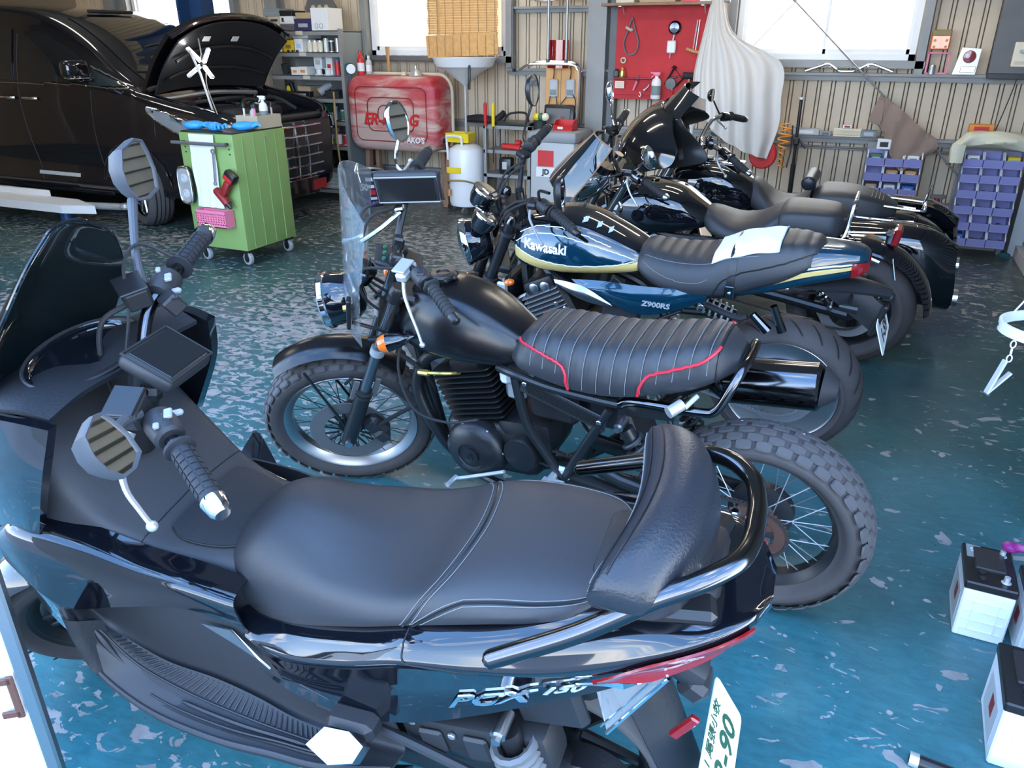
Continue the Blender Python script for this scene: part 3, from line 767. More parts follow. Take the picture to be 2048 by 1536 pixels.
    # seat
    Sx = Surf([(.715, [(0, .775), (.05, .775), (.085, .758), (.09, .735), (0, .735)]),
               (.675, [(0, .822), (.075, .815), (.118, .775), (.122, .728), (0, .725)]),
               (.60, [(0, .838), (.085, .83), (.130, .785), (.136, .715), (0, .712)]),
               (.50, [(0, .835), (.09, .827), (.136, .782), (.142, .703), (0, .70)]),
               (.40, [(0, .838), (.09, .83), (.136, .785), (.142, .706), (0, .703)]),
               (.30, [(0, .853), (.09, .845), (.133, .80), (.137, .728), (0, .725)]),
               (.20, [(0, .876), (.083, .868), (.121, .828), (.122, .757), (0, .755)]),
               (.135, [(0, .882), (.07, .873), (.10, .84), (.10, .785), (0, .78)]),
               (.085, [(0, .852), (.03, .85), (.05, .83), (.05, .805), (0, .80)])])
    # puffed ribs across the top: rings modulated along f
    ks = list(range(0, 15)) + [-k for k in range(13, 0, -1)]; rings = []
    NU = 168
    for i in range(NU+1):
        u = i/NU; p0 = Sx.pt(u, 0); ring = []
        ph = (p0.x-.15)/.0405; bulge = abs(sin(ph*pi)) if .13 < p0.x < .67 else .5
        for k in ks:
            p = Sx.pt(u, k); a = abs(k)
            if a < 11: 
                wgt = 1 if a < 8 else (11-a)/3
                side = a > 6
                if not (side and (p0.x > .515 or p0.x < .30)): p = p + V((0, (1 if k > 0 else -1)*(.004 if a > 5 else 0), .006 if a <= 6 else 0))*(bulge-.5)*wgt
            ring.append(p)
        rings.append(ring)
    st = b(MB().rings(rings), 'seat', 'seat_vinyl', ang=50)
    m = MB()
    for q in range(14):
        f = .15+.0405*q
        if not (.14 < f < .675): continue
        lo = .74 if .30 < f < .515 else (.835 if f <= .30 else .80)
        pts = []
        for j in range(-13, 14):
            zz = None; u = Sx.u_of(f); k = 8.5*j/13 if not (.30 < f < .515) else 10.5*j/13
            p = Sx.pt(u, k); pts.append(p+V((0, (1 if k > 0 else -1)*.0005 if k else 0, .0008)))
        m.tube(pts, .0009, seg=5)
    b(m, 'stitching', 'stitch', st)
    for sd in (1, -1):
        for P in ([(.69, .80), (.655, .80), (.62, .795), (.575, .785), (.54, .775), (.524, .755), (.52, .73), (.515, .712)], [(.318, .735), (.312, .76), (.295, .79), (.27, .803), (.22, .822), (.17, .842), (.14, .862), (.13, .872)]):
            b(side_seam(Sx, P, .003, .0042, sd, 50), 'red_piping', 'red_pipe', st)
    b(MB().tube([Sx.pt(Sx.u_of(.13), k)+V((-.002, 0, 0)) for k in range(-12, 13)], .0028, seg=6), 'seat_edge_piping', 'satin_black', st)
    # frame
    for sd in (1, -1):
        b(MB().tube([(.76, sd*.10, .70), (.69, sd*.13, .708), (.58, sd*.132, .69), (.45, sd*.132, .683), (.375, sd*.132, .682)], .0125, n=30, seg=10), 'seat_rail', 'frame_black')
        b(MB().tube([(.69, sd*.13, .70), (.675, sd*.13, .60), (.655, sd*.13, .53), (.61, sd*.125, .45), (.555, sd*.12, .365)], .0145, n=30, seg=10), 'frame_tube', 'frame_black')
        b(MB().tube([(.40, sd*.13, .66), (.48, sd*.125, .51), (.555, sd*.12, .365)], .0145, n=16, seg=10), 'frame_tube', 'frame_black')
        b(MB().box((.30, sd*.128, .672), (.16, .005, .035), (0, .12, 0), bev=.002), 'rail_gusset', 'frame_black')
        # carbon-look grille plate
        g_ = MB().box((.54, sd*.135, .645), (.27, .006, .05), (0, -.30, 0), bev=.002)
        sp_ = b(g_, 'side_plate', 'plastic_dark'); m = MB()
        for k in range(26): m.box((.655-.0092*k, sd*.139, .68-.0028*k), (.003, .003, .046), (0, .5, 0))
        b(m, 'plate_slots', 'ink_black', sp_)
        bolts(B, [(.655, sd*.139, .69), (.43, sd*.139, .615)], .008, parent=sp_, d=(0, sd, 0))
        shock(B, (.352, sd*.165, .652), (.20, sd*.165, .38), .027, 9)
        # swing arm
        b(MB().tube([(.555, sd*.10, .36), (.30, sd*.10, .335), (0, sd*.10, .31), (-.05, sd*.10, .305)], [.026, .024, .021, .021], seg=12, sq=(1.2, .7)), 'swing_arm', 'satin_black')
        b(MB().cyl((0, sd*.10, .31), (0, sd*.128, .31), .016, 6), 'axle_nut', 'alloy')
        b(MB().box((.575, sd*.16, .37), (.07, .04, .012), bev=.004).cyl((.58, sd*.13, .38), (.58, sd*.20, .385), .012, 10).box((.56, sd*.12, .385), (.05, .02, .05), bev=.008), 'foot_peg', 'pale_metal')
    b(MB().tube([(.375, .132, .682), (.33, .13, .70), (.16, .128, .708), (.115, .125, .725), (.085, .105, .79), (.07, .07, .826), (.066, 0, .83), (.07, -.07, .826), (.085, -.105, .79), (.115, -.125, .725), (.16, -.128, .708), (.33, -.13, .70), (.375, -.132, .682)], .0125, n=90, seg=12), 'frame_loop', 'dark_chrome')
    b(MB().tube([(1.13, 0, .83), (.95, 0, .76), (.70, 0, .70)], .024, seg=12).tube([(1.12, 0, .76), (1.10, .0, .55), (1.06, 0, .30), (.98, 0, .24)], .021, seg=12), 'main_frame', 'frame_black')
    b(MB().tube([cl+ax*.47-V((.06, 0, 0)), cl+ax*.68-V((.055, 0, 0))], .032, seg=14), 'steering_head', 'frame_black')
    for sd in (1, -1): b(MB().tube([(.98, sd*.04, .245), (.80, sd*.08, .235), (.60, sd*.10, .27), (.555, sd*.11, .36)], .015, n=20, seg=10), 'lower_frame', 'frame_black')
    # engine: crankcase, clutch / generator covers, finned cylinder and head
    en = b(MB().box((.82, 0, .385), (.34, .20, .20), (0, .08, 0), bev=.05, seg=3).box((.70, 0, .45), (.20, .19, .13), (0, .1, 0), bev=.04, seg=2), 'engine', 'engine_black')
    for sd in (1, -1):
        b(MB().lathe([(.105, -.06), (.105, 0), (.097, .018), (.072, .034), (.045, .04), (.043, .036), (.002, .037)], (.86, sd*.115, .385), (0, sd, 0), 30), 'crankcase_cover', 'engine_black', en)
        b(MB().lathe([(.028, 0), (.028, .003), (.022, .0035), (.002, .0035)], (.86, sd*.153, .385), (0, sd, 0), 20), 'cover_cap', 'satin_black', en)
        b(MB().lathe([(.062, -.05), (.062, 0), (.055, .014), (.002, .018)], (.70, sd*.11, .41), (0, sd, 0), 24), 'sprocket_cover', 'engine_black', en)
        bolts(B, [(.86+.098*cos(a), sd*.118, .385+.098*sin(a)) for a in (.3, 1.2, 2.1, 3.0, 3.9, 4.8, 5.7)], .006, 'steel', en, (0, sd, 0))
    b(text('S', .04, .0015, bold=.001), 'cover_mark', 'satin_black', en).data.transform(B.B @ frame((.86, .158, .385), (-1, 0, 0), (0, 0, 1)) @ B.B.inverted())
    b(fins_mb((.86, 0, .49), (.905, 0, .655), .095, .10, 10, .0045, lambda t: 1+.10*t), 'cylinder_fins', 'engine_black', en)
    b(MB().box((.885, 0, .58), (.12, .13, .20), (0, .26, 0), bev=.01), 'cylinder', 'engine_black', en)
    b(MB().box((.90, 0, .685), (.15, .12, .05), (0, .26, 0), bev=.02, seg=2), 'cylinder_head', 'engine_black', en)
    b(MB().tube([(.905, .09, .645), (.93, .13, .66), (.99, .14, .655)], .006, n=10).cyl((.985, .14, .655), (1.02, .14, .652), .010, 8), 'spark_plug_cap', 'brass', en)
    b(MB().tube([(.80, 0, .62), (.72, 0, .625)], .035, seg=16).box((.735, .02, .615), (.07, .09, .10), bev=.015).tube([(.70, 0, .62), (.62, 0, .62)], .042, seg=16), 'carburettor', 'silver', en)
    b(MB().box((.745, .085, .665), (.04, .03, .05), bev=.012), 'filter_rag', 'white', en)
    b(MB().tube([(.955, -.02, .66), (1.06, .03, .64), (1.105, .05, .53), (1.06, .055, .40), (.985, .03, .275), (.88, -.06, .205), (.70, -.11, .22), (.50, -.14, .34), (.30, -.16, .56), (.20, -.16, .63)], .0205, n=70, seg=14), 'exhaust_pipe', 'engine_black')
    mu = b(MB().tube([(.20, -.16, .625), (.17, -.162, .637), (.15, -.162, .645), (-.09, -.165, .672), (-.10, -.165, .673)], [.03, .062, .068, .068, .058], seg=24), 'muffler', 'dark_chrome')
    b(MB().tube([(-.10, -.165, .673), (-.14, -.165, .672)], [.062, .03], seg=20), 'muffler_end', 'plastic_dark', mu)
    for sd in (1, -1): 
        q = V((.19, sd*.115, .735)); t_ = b(MB().tube([(.17, sd*.11, .745), (.19, sd*.15, .728)], .007, seg=8), 'rear_signal', 'pale_metal'); b(MB().cyl((.20, sd*.14, .73), (.225, sd*.175, .72), .016, 12), 'signal_body', 'silver', t_)
    b(chain_mb([(.70, .072, .44), (.45, .072, .40), (.20, .072, .40), (.04, .072, .405), (-.06, .072, .375), (-.095, .072, .31), (-.06, .072, .245), (.05, .072, .215), (.35, .072, .32), (.70, .072, .37)], n=120), 'drive_chain', 'chain')['kind'] = 'stuff'
    b(MB().tube([(.50, .115, .30), (.36, .16, .22), (.28, .21, .06), (.22, .215, .03)], .011, n=14, seg=8).box((.22, .215, .012), (.06, .04, .015), bev=.004), 'side_stand', 'satin_black')
    b(MB().tube([(.47, .10, .43), (.37, .12, .415), (.30, .125, .41)], .022, seg=12), 'chain_guard', 'satin_black')
    b(MB().tube([(.74, .155, .36), (.88, .16, .30), (.92, .17, .29)], .006, n=8).cyl((.92, .16, .29), (.92, .215, .295), .008, 8), 'shift_lever', 'pale_metal')
    b(MB().box((.60, 0, .60), (.16, .17, .14), bev=.02).box((.44, 0, .60), (.12, .15, .12), bev=.02), 'battery_box', 'plastic_black')
    b(MB().box((.35, 0, .52), (.03, .14, .20), (0, .35, 0), bev=.008), 'inner_fender', 'plastic_black')
street_tracker()
# ---------------------------------------------------------------- glossy black maxi scooter in the foreground
def sheet_rows(rows, n, m, th=.004, M=None):
    """rows: list of control polylines (same count) -> smooth sheet, n samples along, m across"""
    cs = [curve(r, n) for r in rows]
    g = [curve([c[i] for c in cs], m) for i in range(n+1)]
    return MB().grid(g, th)
def mir(P, sd): return [(a, b*sd, c) for a, b, c in P]
def scooter():
    B = Bike('scooter', 'glossy black maxi scooter with backrest and dark windscreen, nearest the camera', -.5, 1.14, -3, 9, 1.18, 27, 40)
    b, s = B.b, B.s_
    mat('pcx_matt', (.030, .031, .035), .5, bump=.06, bscale=350); mat('pcx_step', (.015, .017, .021), .55, bump=.1, bscale=150)
    # wheels
    fw = s(rim_mb(1.09, .255, .178, .04), 'front_wheel', 'satin_black')
    s(tyre_mb(1.09, .255, .255, .18, .055, .55), 'tyre', 'tire_side', fw)
    s(groove_marks(1.09, .255, .255, .055, 20, .55), 'tread_grooves', 'ink_black', fw)
    m = MB()
    for k in range(7):
        a = 2*pi*k/7
        for da in (-.14, .14): m.tube([(1.09+.03*cos(a), .015, .255+.03*sin(a)), (1.09+.165*cos(a+da), .012, .255+.165*sin(a+da))], [.011, .008], seg=8, sq=(1, .6))
    s(m, 'wheel_spokes', 'satin_black', fw); s(hub_mb(1.09, .255, .04, .03, .04), 'hub', 'alloy', fw)
    s(disc_mb(1.09, .255, .05, .06, .105), 'brake_disc', 'steel', fw)
    for sd in (1, -1): s(MB().tube([V((1.09, sd*.085, .255))-B.ax*.02, V((1.09, sd*.085, .255))+B.ax*.30], [.022, .018], seg=12), 'fork_leg', 'satin_black')
    g = []
    for i in range(13):
        a = R(25+i*(150-25)/12); g.append([(1.09+(.285-.02*abs(t)**3)*cos(a), .068*t, .255+(.29-.03*abs(t)**3)*sin(a)) for t in (-1, -.75, -.4, 0, .4, .75, 1)])
    s(MB().grid(g, .004), 'front_fender', 'gloss_black')
    rw = b(rim_mb(-.13, .25, .178, .05), 'rear_wheel', 'satin_black')
    b(tyre_mb(-.13, .25, .25, .18, .066, .5), 'tyre', 'tire', rw); b(groove_marks(-.13, .25, .25, .066, 22, .5), 'tread_grooves', 'ink_black', rw)
    m = MB()
    for k in range(6): a = 2*pi*k/6; m.tube([(-.13+.03*cos(a), 0, .25+.03*sin(a)), (-.13+.165*cos(a+.2), 0, .25+.165*sin(a+.2))], [.016, .010], seg=8)
    b(m, 'wheel_spokes', 'satin_black', rw); b(hub_mb(-.13, .25, .05, .035, .05), 'hub', 'satin_black', rw)
    # transmission case and air box low on the left
    b(MB().box((.02, .13, .30), (.46, .09, .13), (0, .06, 0), bev=.035, seg=2).lathe([(.10, -.05), (.10, .0), (.085, .02), (.002, .026)], (-.20, .14, .275), (0, 1, 0), 28), 'transmission_case', 'engine_black')
    ab = b(MB().box((-.02, .155, .425), (.30, .085, .11), (0, .20, 0), bev=.02, seg=2), 'air_box', 'plastic_black')
    for q in (.06, -.03, -.12): b(MB().box((q, .20, .43-.2*q), (.05, .012, .06), (0, .2, 0), bev=.005), 'air_box_panel', 'plastic_dark', ab)
    bolts(B, [(.10, .198, .455), (.02, .199, .45), (-.10, .199, .41)], .008, 'steel', ab)
    b(MB().tube([(.30, .205, .43), (.12, .215, .415), (-.04, .215, .375), (-.20, .21, .33)], .010, n=20, seg=8), 'lower_rail', 'plastic_dark')
    for sd in (1, -1): shock(B, (-.085, sd*.195, .535), (-.165, sd*.195, .24), .038, 12, rad=.0085, spring='steel_dark')
    # seat
    Sx = Surf([(.535, [(0, .665), (.05, .66), (.085, .64), (.095, .60), (.05, .585), (0, .585)]),
               (.50, [(0, .712), (.065, .70), (.115, .655), (.13, .585), (.08, .565), (0, .565)]),
               (.44, [(0, .742), (.075, .728), (.135, .67), (.152, .565), (.09, .55), (0, .55)]),
               (.36, [(0, .742), (.08, .724), (.145, .672), (.163, .575), (.1, .565), (0, .565)]),
               (.26, [(0, .722), (.09, .71), (.152, .685), (.170, .615), (.1, .60), (0, .60)]),
               (.17, [(0, .718), (.10, .714), (.156, .70), (.174, .652), (.1, .64), (0, .64)]),
               (.10, [(0, .737), (.105, .733), (.158, .722), (.175, .682), (.1, .67), (0, .67)]),
               (.03, [(0, .773), (.105, .769), (.157, .754), (.174, .708), (.1, .70), (0, .70)]),
               (-.05, [(0, .795), (.10, .791), (.152, .774), (.170, .735), (.1, .725), (0, .725)]),
               (-.14, [(0, .806), (.092, .801), (.142, .786), (.158, .758), (.1, .75), (0, .75)]),
               (-.21, [(0, .808), (.075, .804), (.115, .795), (.130, .775), (.08, .77), (0, .77)]),
               (-.262, [(0, .800), (.03, .799), (.05, .793), (.055, .784), (.03, .78), (0, .78)])], nv=16)
    st = b(Sx.mb(60), 'seat', 'seat_vinyl', ang=60)
    def seat_line(fn, n=48, off=.0008, rad=.0007, nm='stitching', mt='stitch'):
        pts = []
        for i in range(n+1):
            f, k = fn(i/n); u = Sx.u_of(f); p = Sx.pt(u, k); a = Sx.pt(min(u+.01, 1), k)-Sx.pt(max(u-.01, 0), k); c = Sx.pt(u, k+.2)-Sx.pt(u, k-.2); nn = a.cross(c).normalized()
            if nn.z < 0: nn = -nn
            pts.append(p+nn*off)
        b(MB().tube(pts, rad, seg=5), nm, mt, st)
    # diagonal step seam sweeping back from the sides, double stitched
    for d_ in (-.010, .010): seat_line(lambda t: (.015+d_+.10*abs(2*t-1)**1.6*1.0, (2*t-1)*10.6), nm='stitching')
    seat_line(lambda t: (.015+.10*abs(2*t-1)**1.6, (2*t-1)*10.6), off=.0, rad=.0022, nm='seat_seam', mt='satin_black')
    for sd in (1, -1):
        for d_ in (0, .75): seat_line(lambda t: (lerp(.085, -.235, t), sd*(lerp(9.6, 6.4, min(1, t*3.2)**.6) if t < .31 else 6.4-.3*sin((t-.31)*4))+sd*d_), nm='stitching')
        seat_line(lambda t: (lerp(.085, -.235, t), sd*((lerp(9.6, 6.4, min(1, t*3.2)**.6) if t < .31 else 6.4-.3*sin((t-.31)*4))+.37)), off=.0, rad=.0028, nm='seat_piping', mt='satin_black')
    # rear body
    def pr(zt, lt, zc, lc, zb, lb): return [(0, zt), (lt, zt), (lc-.004, zc+.012), (lc, zc), (lc-.004, zc-.014), (lb+.3*(lc-lb), lerp(zc, zb, .6)), (lb, zb), (0, zb-.01)]
    Y = Surf([(.475, pr(.575, .12, .555, .175, .50, .165)), (.43, pr(.575, .15, .55, .203, .455, .185)), (.33, pr(.595, .165, .555, .218, .432, .20)), (.20, pr(.64, .175, .60, .226, .432, .205)),
              (.08, pr(.69, .178, .655, .228, .472, .205)), (-.05, pr(.728, .172, .68, .220, .545, .195)), (-.16, pr(.765, .16, .705, .208, .610, .18)), (-.27, pr(.795, .142, .742, .187, .672, .160)),
              (-.38, pr(.805, .11, .783, .150, .722, .115)), (-.445, pr(.80, .06, .79, .095, .755, .06)), (-.475, pr(.792, .02, .788, .035, .77, .02))], nv=21)
    bd = b(Y.mb(60), 'rear_body', 'gloss_black', ang=50)
    for sd in (1, -1):
        b(side_seam(Y, [(.085, .70), (.08, .68), (.07, .665), (.02, .668), (-.06, .676)], .0004, .0014, sd), 'panel_seam', 'ink_black', bd)
        b(Y.patch([-.235, -.30, -.35, -.40, -.45], [.693, .697, .715, .738, .760], [.702, .748, .770, .785, .790], .0005, .004, 4, sd), 'tail_light', 'red_lens', bd)
        b(side_seam(Y, [(-.255, .706), (-.305, .718), (-.35, .738), (-.385, .752)], .006, .0016, sd), 'light_strip', 'red_glow', bd)
        b(Y.patch([-.21, -.30, -.36, -.45], [.682, .688, .709, .756], [.690, .695, .715, .760], .0015, .003, 1, sd), 'lamp_trim', 'chrome', bd)
        # emblem letters wrapped on the side panel
        em = MB(); tm = text('PCX', .062, .0018, shear=.35, bold=.0015, sx=1.25)
        for q in tm.v:
            f = -.060-q.x*.93*(1 if sd > 0 else -1); z = .600-(f+.060)*.42*1.0+q.y*.62
            p, nn = Y.on(f, z, sd); em.v.append(p+nn*(.0045+q.z))
        em.f = tm.f; b(em, 'emblem', 'chrome', bd, ang=0)
        tm = text('150', .040, .0014, shear=.4, bold=.001, sx=1.2); em = MB()
        for q in tm.v:
            f = -.185-q.x*(1 if sd > 0 else -1); z = .600-(f+.060)*.42+.006+q.y*.62
            p, nn = Y.on(f, z, sd); em.v.append(p+nn*(.0045+q.z))
        em.f = tm.f; b(em, 'emblem', 'pale_metal', bd, ang=0)
    # under-seat sides, grab rail mount, latch
    b(MB().box((-.30, 0, .80), (.20, .16, .05), (0, .05, 0), bev=.02, seg=2), 'tail_deck', 'plastic_black')
    for sd in (1, -1): b(MB().box((-.33, sd*.10, .805), (.14, .06, .03), (0, 0, sd*.2), bev=.01), 'rail_mount', 'satin_black')
    rl = [(-.095, .236, .752), (-.22, .205, .822), (-.315, .172, .885), (-.375, .142, .91), (-.418, .095, .915), (-.432, .045, .912), (-.434, 0, .912)]
    rl = rl + [(a, -l, z) for a, l, z in rl[-2::-1]]
    gr_ = b(MB().tube(rl, .0155, n=90, seg=14), 'grab_rail', 'dark_chrome')
    for sd in (1, -1): b(MB().ball((-.095, sd*.236, .752), .0155, 12), 'rail_cap', 'dark_chrome', gr_); b(MB().tube([(-.33, sd*.15, .89), (-.345, sd*.11, .83)], .010, seg=8), 'rail_stay', 'satin_black', gr_)
    bolts(B, [(-.40, .07, .86), (-.36, .10, .86), (-.40, -.07, .86)], .009, 'chrome', gr_, (0, 0, 1))
    # back rest pad
    rings = []
    for i in range(25):
        t = -1+2*i/24; l = .200*t; e = max(.04, (1-abs(t)**2.6))**.5; sk = -.055*(t*t)
        cf = -.318-sk*.9; prf = [(.060, -.080), (.066, -.02), (.058, .040), (.030, .076), (-.010, .082), (-.046, .060), (-.064, .012), (-.060, -.04), (-.045, -.080), (.01, -.086)]
        ctr = V((cf, l, .878)); cl_ = curve([(a*(.45+.55*e), 0, c*e+.02*abs(t)**3) for a, c in prf+[prf[0]]], 30)[:-1]
        rings.append([ctr+q for q in cl_])
    br = b(MB().rings(rings), 'back_rest', 'leather', ang=60)
    for j, (idx, nm, mt) in enumerate(((5, 'stitching', 'stitch'), (7, 'seam', 'satin_black'), (9, 'stitching', 'satin_black'))):
        b(MB().tube([r_[idx]+V((.001, 0, .0008)) for r_ in rings[1:-1]], .0011, seg=5), nm, mt, br)
    m = MB()   # perforation dots on the front band
    for i in range(1, 24):
        for sub in (0, .5):
            for idx in (1, 2, 3, 4):
                for h_ in (0, .5):
                    p = rings[i][idx].lerp(rings[i][idx+1], h_); p = p.lerp(rings[min(24, i+1)][idx], sub); m.ball(p+V((.0004, 0, .0003)), .0011, 4)
    b(m, 'perforations', 'stitch', br)
    b(MB().box((-.315, 0, .79), (.06, .12, .05), bev=.012), 'rest_bracket', 'satin_black', br)
    # rear fender, plate holder, signals
    g = []
    for i in range(13):
        t = i/12; c = V((lerp(-.26, -.405, t), 0, lerp(.665, .26, t**1.1))); g.append([c+V((.035*abs(q)**2, .095*q*(1-.25*t), -.035*abs(q)**2)) for q in (-1, -.7, -.35, 0, .35, .7, 1)])
    b(MB().grid(g, .006), 'rear_fender', 'pcx_step')
    b(MB().box((-.335, .01, .605), (.13, .10, .05), (0, -.5, 0), bev=.02, seg=2).box((-.375, .03, .56), (.05, .07, .05), (0, -.6, 0), bev=.012), 'plate_holder', 'plastic_dark')
    g = MB().box((-.15, .155, .575), (.13, .03, .12), (0, .25, 0), bev=.012)
    b(g, 'fender_side', 'pcx_step')
    for sd in (1, -1):
        sg = b(MB().add([(-.235, sd*.175, .685), (-.345, sd*.15, .705), (-.255, sd*.165, .545), (-.235, sd*.150, .680), (-.34, sd*.12, .70), (-.25, sd*.145, .540)], [(0, 1, 2), (3, 5, 4), (0, 3, 4, 1), (1, 4, 5, 2), (2, 5, 3, 0)]), 'rear_signal', 'clear_lens', ang=0)
        b(MB().tube([(-.345, sd*.151, .704), (-.255, sd*.166, .545)], .004, seg=6).tube([(-.325, sd*.155, .70), (-.245, sd*.168, .560)], .002, seg=6), 'signal_edge', 'chrome', sg)
        b(MB().box((-.37, sd*.085, .50), (.018, .012, .075), (0, -.5, 0), bev=.003), 'reflector', 'red_lens')
    plate(B, 'licence_plate', '1 尾張小牧', '2-90', (-.432, 0, .345), (.47, 0, .88), (0, -1, 0), parent=B.root)
    # centre tunnel (matt) with fuel lid
    Tn = Surf([(.43, [(0, .655), (.07, .652), (.115, .635), (.135, .58), (.13, .50), (0, .49)]), (.52, [(0, .665), (.085, .66), (.13, .64), (.15, .58), (.14, .50), (0, .49)]),
               (.60, [(0, .675), (.10, .668), (.142, .65), (.158, .58), (.15, .48), (0, .47)]), (.68, [(0, .70), (.115, .69), (.158, .675), (.17, .59), (.16, .48), (0, .47)]),
               (.76, [(0, .765), (.135, .75), (.178, .725), (.192, .62), (.18, .50), (0, .48)]), (.83, [(0, .86), (.15, .84), (.195, .765), (.215, .65), (.20, .52), (0, .50)]),
               (.90, [(0, .945), (.16, .92), (.20, .79), (.215, .67), (.20, .55), (0, .52)]), (.96, [(0, .955), (.14, .93), (.18, .79), (.19, .68), (.17, .58), (0, .55)])], nv=18)
    tn = b(Tn.mb(40), 'centre_cover', 'pcx_matt', ang=60)
    lid = MB(); g = []
    for i in range(9):
        f = lerp(.50, .655, i/8); row = []
        for j in range(9): u = Tn.u_of(f); k = lerp(-4.2, 4.2, j/8)*(1-.25*abs(i/4-1)**3); row.append(Tn.pt(u, k)+V((0, 0, .004)))
        g.append(row)
    b(MB().grid(g, .006), 'fuel_lid', 'pcx_step', tn)
    edge = [r_[0] for r_ in g]+g[-1][1:]+[r_[-1] for r_ in g[::-1]][1:]+g[0][::-1][1:-1]
    b(MB().tube([p+V((0, 0, .0005)) for p in edge], .0022, seg=6, closed=True), 'lid_gap', 'ink_black', tn)
    b(MB().tube([Tn.pt(Tn.u_of(.685), k)+V((0, 0, .0006)) for k in range(-9, 10)], .0013, seg=5), 'panel_seam', 'ink_black', tn)
    # glossy shoulders beside the tunnel, nose fairing, leg shields
    for sd in (1, -1):
        top = [(.985, .212, .71), (.90, .197, .762), (.78, .178, .735), (.66, .158, .69), (.55, .142, .665), (.455, .135, .645)]
        mid = [(.965, .245, .705), (.89, .252, .728), (.78, .240, .712), (.66, .222, .684), (.55, .207, .668), (.445, .196, .642)]
        bot = [(.935, .262, .665), (.865, .270, .605), (.80, .264, .578), (.68, .242, .60), (.55, .220, .618), (.43, .204, .585)]
        if sd < 0: top, mid, bot = ([(a, l*.86, z-(.0 if a > .85 else .075)) for a, l, z in q] for q in (top, mid, bot))
        b(sheet_rows([mir(top, sd), mir(mid, sd), mir(bot, sd)], 36, 14, .004 if sd > 0 else -.004), 'shoulder_panel', 'gloss_black', ang=60)
        ed = [(.985, .212, .71), (1.01, .21, .60), (.95, .225, .48), (.86, .235, .40)]
        in_ = [(.955, .245, .69), (.93, .25, .64), (.865, .25, .585), (.81, .245, .44)]
        inn = [(.93, .19, .69), (.90, .20, .63), (.83, .21, .57), (.78, .21, .44)]
        b(sheet_rows([mir(ed, sd), mir(in_, sd), mir(inn, sd)], 20, 8, .006 if sd > 0 else -.006), 'leg_shield', 'gloss_black', ang=60)
    for sd in (1, -1): b(sheet_rows([mir(q, sd) for q in ([(.885, .20, .70), (.84, .21, .665), (.785, .225, .60), (.775, .23, .53), (.79, .235, .43), (.785, .24, .38)], [(.93, .255, .69), (.90, .265, .64), (.865, .275, .58), (.85, .28, .52), (.85, .28, .44), (.84, .28, .38)])], 20, 4, .02 if sd > 0 else -.02), 'shield_wing', 'gloss_black', ang=50) if sd < 0 else None
    Ns = Surf([(.90, [(0, .945), (.16, .93), (.205, .86), (.225, .72), (.20, .58), (.10, .46), (0, .44)]), (1.0, [(0, .915), (.15, .90), (.20, .83), (.215, .70), (.175, .57), (.09, .47), (0, .46)]),
               (1.10, [(0, .86), (.11, .845), (.16, .79), (.17, .69), (.13, .58), (.07, .52), (0, .51)]), (1.18, [(0, .79), (.07, .78), (.10, .74), (.105, .68), (.08, .62), (.04, .58), (0, .57)]), (1.225, [(0, .73), (.02, .725), (.035, .71), (.035, .68), (.03, .65), (.015, .64), (0, .64)])], nv=18)
    ns = b(Ns.mb(30), 'nose_fairing', 'gloss_black', ang=60)
    for sd in (1, -1): b(Ns.patch([.98, 1.06, 1.14, 1.20], [.70, .68, .67, .67], [.78, .775, .75, .71], .001, .004, 4, sd), 'headlight', 'clear_lens', ns)
    for sd in (1, -1):   # turn signal pods beside the nose
        b(MB().tube([(.965, sd*.205, .79), (1.0, sd*.235, .785), (1.04, sd*.25, .775)], [.012, .022, .012], n=8, seg=10), 'front_signal', 'plastic_dark')
    # foot boards
    for sd in (1, -1):
        wt = [(.815, .238, .578), (.75, .225, .600), (.66, .216, .610), (.55, .203, .612), (.45, .196, .580), (.38, .206, .47), (.28, .21, .44), (.14, .205, .45)]
        wb_ = [(.80, .242, .56), (.725, .232, .50), (.645, .218, .435), (.545, .204, .405), (.45, .203, .385), (.35, .212, .372), (.25, .214, .372), (.12, .21, .38)]
        ti = [(.795, .27, .585), (.735, .262, .50), (.66, .25, .425), (.56, .245, .385), (.46, .245, .370), (.36, .247, .368), (.26, .247, .372), (.12, .235, .38)]
        to = [(.772, .296, .622), (.762, .304, .560), (.735, .310, .465), (.635, .312, .392), (.49, .307, .366), (.36, .300, .374), (.25, .293, .380), (.12, .262, .39)]
        lp = [(.760, .302, .600), (.752, .308, .540), (.722, .312, .445), (.625, .312, .372), (.485, .306, .345), (.36, .30, .352), (.25, .292, .358), (.12, .260, .37)]
        fb = b(sheet_rows([mir(q, sd) for q in (wt, wb_, ti, to)], 44, 16, .005 if sd > 0 else -.005), 'foot_board', 'pcx_matt', ang=60)
        b(MB().tube(curve(mir(to, sd), 44), .006, seg=8), 'board_rim', 'pcx_matt', fb)
        b(sheet_rows([mir(to, sd), mir(lp, sd), mir([(a-.01, l-.05, z-.05) for a, l, z in lp], sd)], 44, 6, .004 if sd > 0 else -.004), 'board_skirt', 'pcx_step', fb, ang=60)
        A = curve(mir([(a, l+.012, z+.005) for a, l, z in wb_], sd), 60); D = curve(mir([(a-.004, l-.018, z+.004) for a, l, z in to], sd), 60)
        b(MB().grid([[A[i].lerp(D[i], j/6)-V((0, 0, .010*sin(pi*j/6))) for j in range(7)] for i in range(3, 56)], .004 if sd > 0 else -.004), 'foot_mat', 'pcx_step', fb)
        m = MB()
        for i in range(9, 48):
            p = A[i].lerp(D[i], .06); q = A[i].lerp(D[i], .44); m.tube([p-V((0, 0, .002)), q-V((.014, 0, .008))], .0021, seg=5)
        b(m, 'mat_ribs', 'plastic_dark', fb)
        ins = [A[i].lerp(D[i], .50)-V((0, 0, .006)) for i in range(6, 52)]
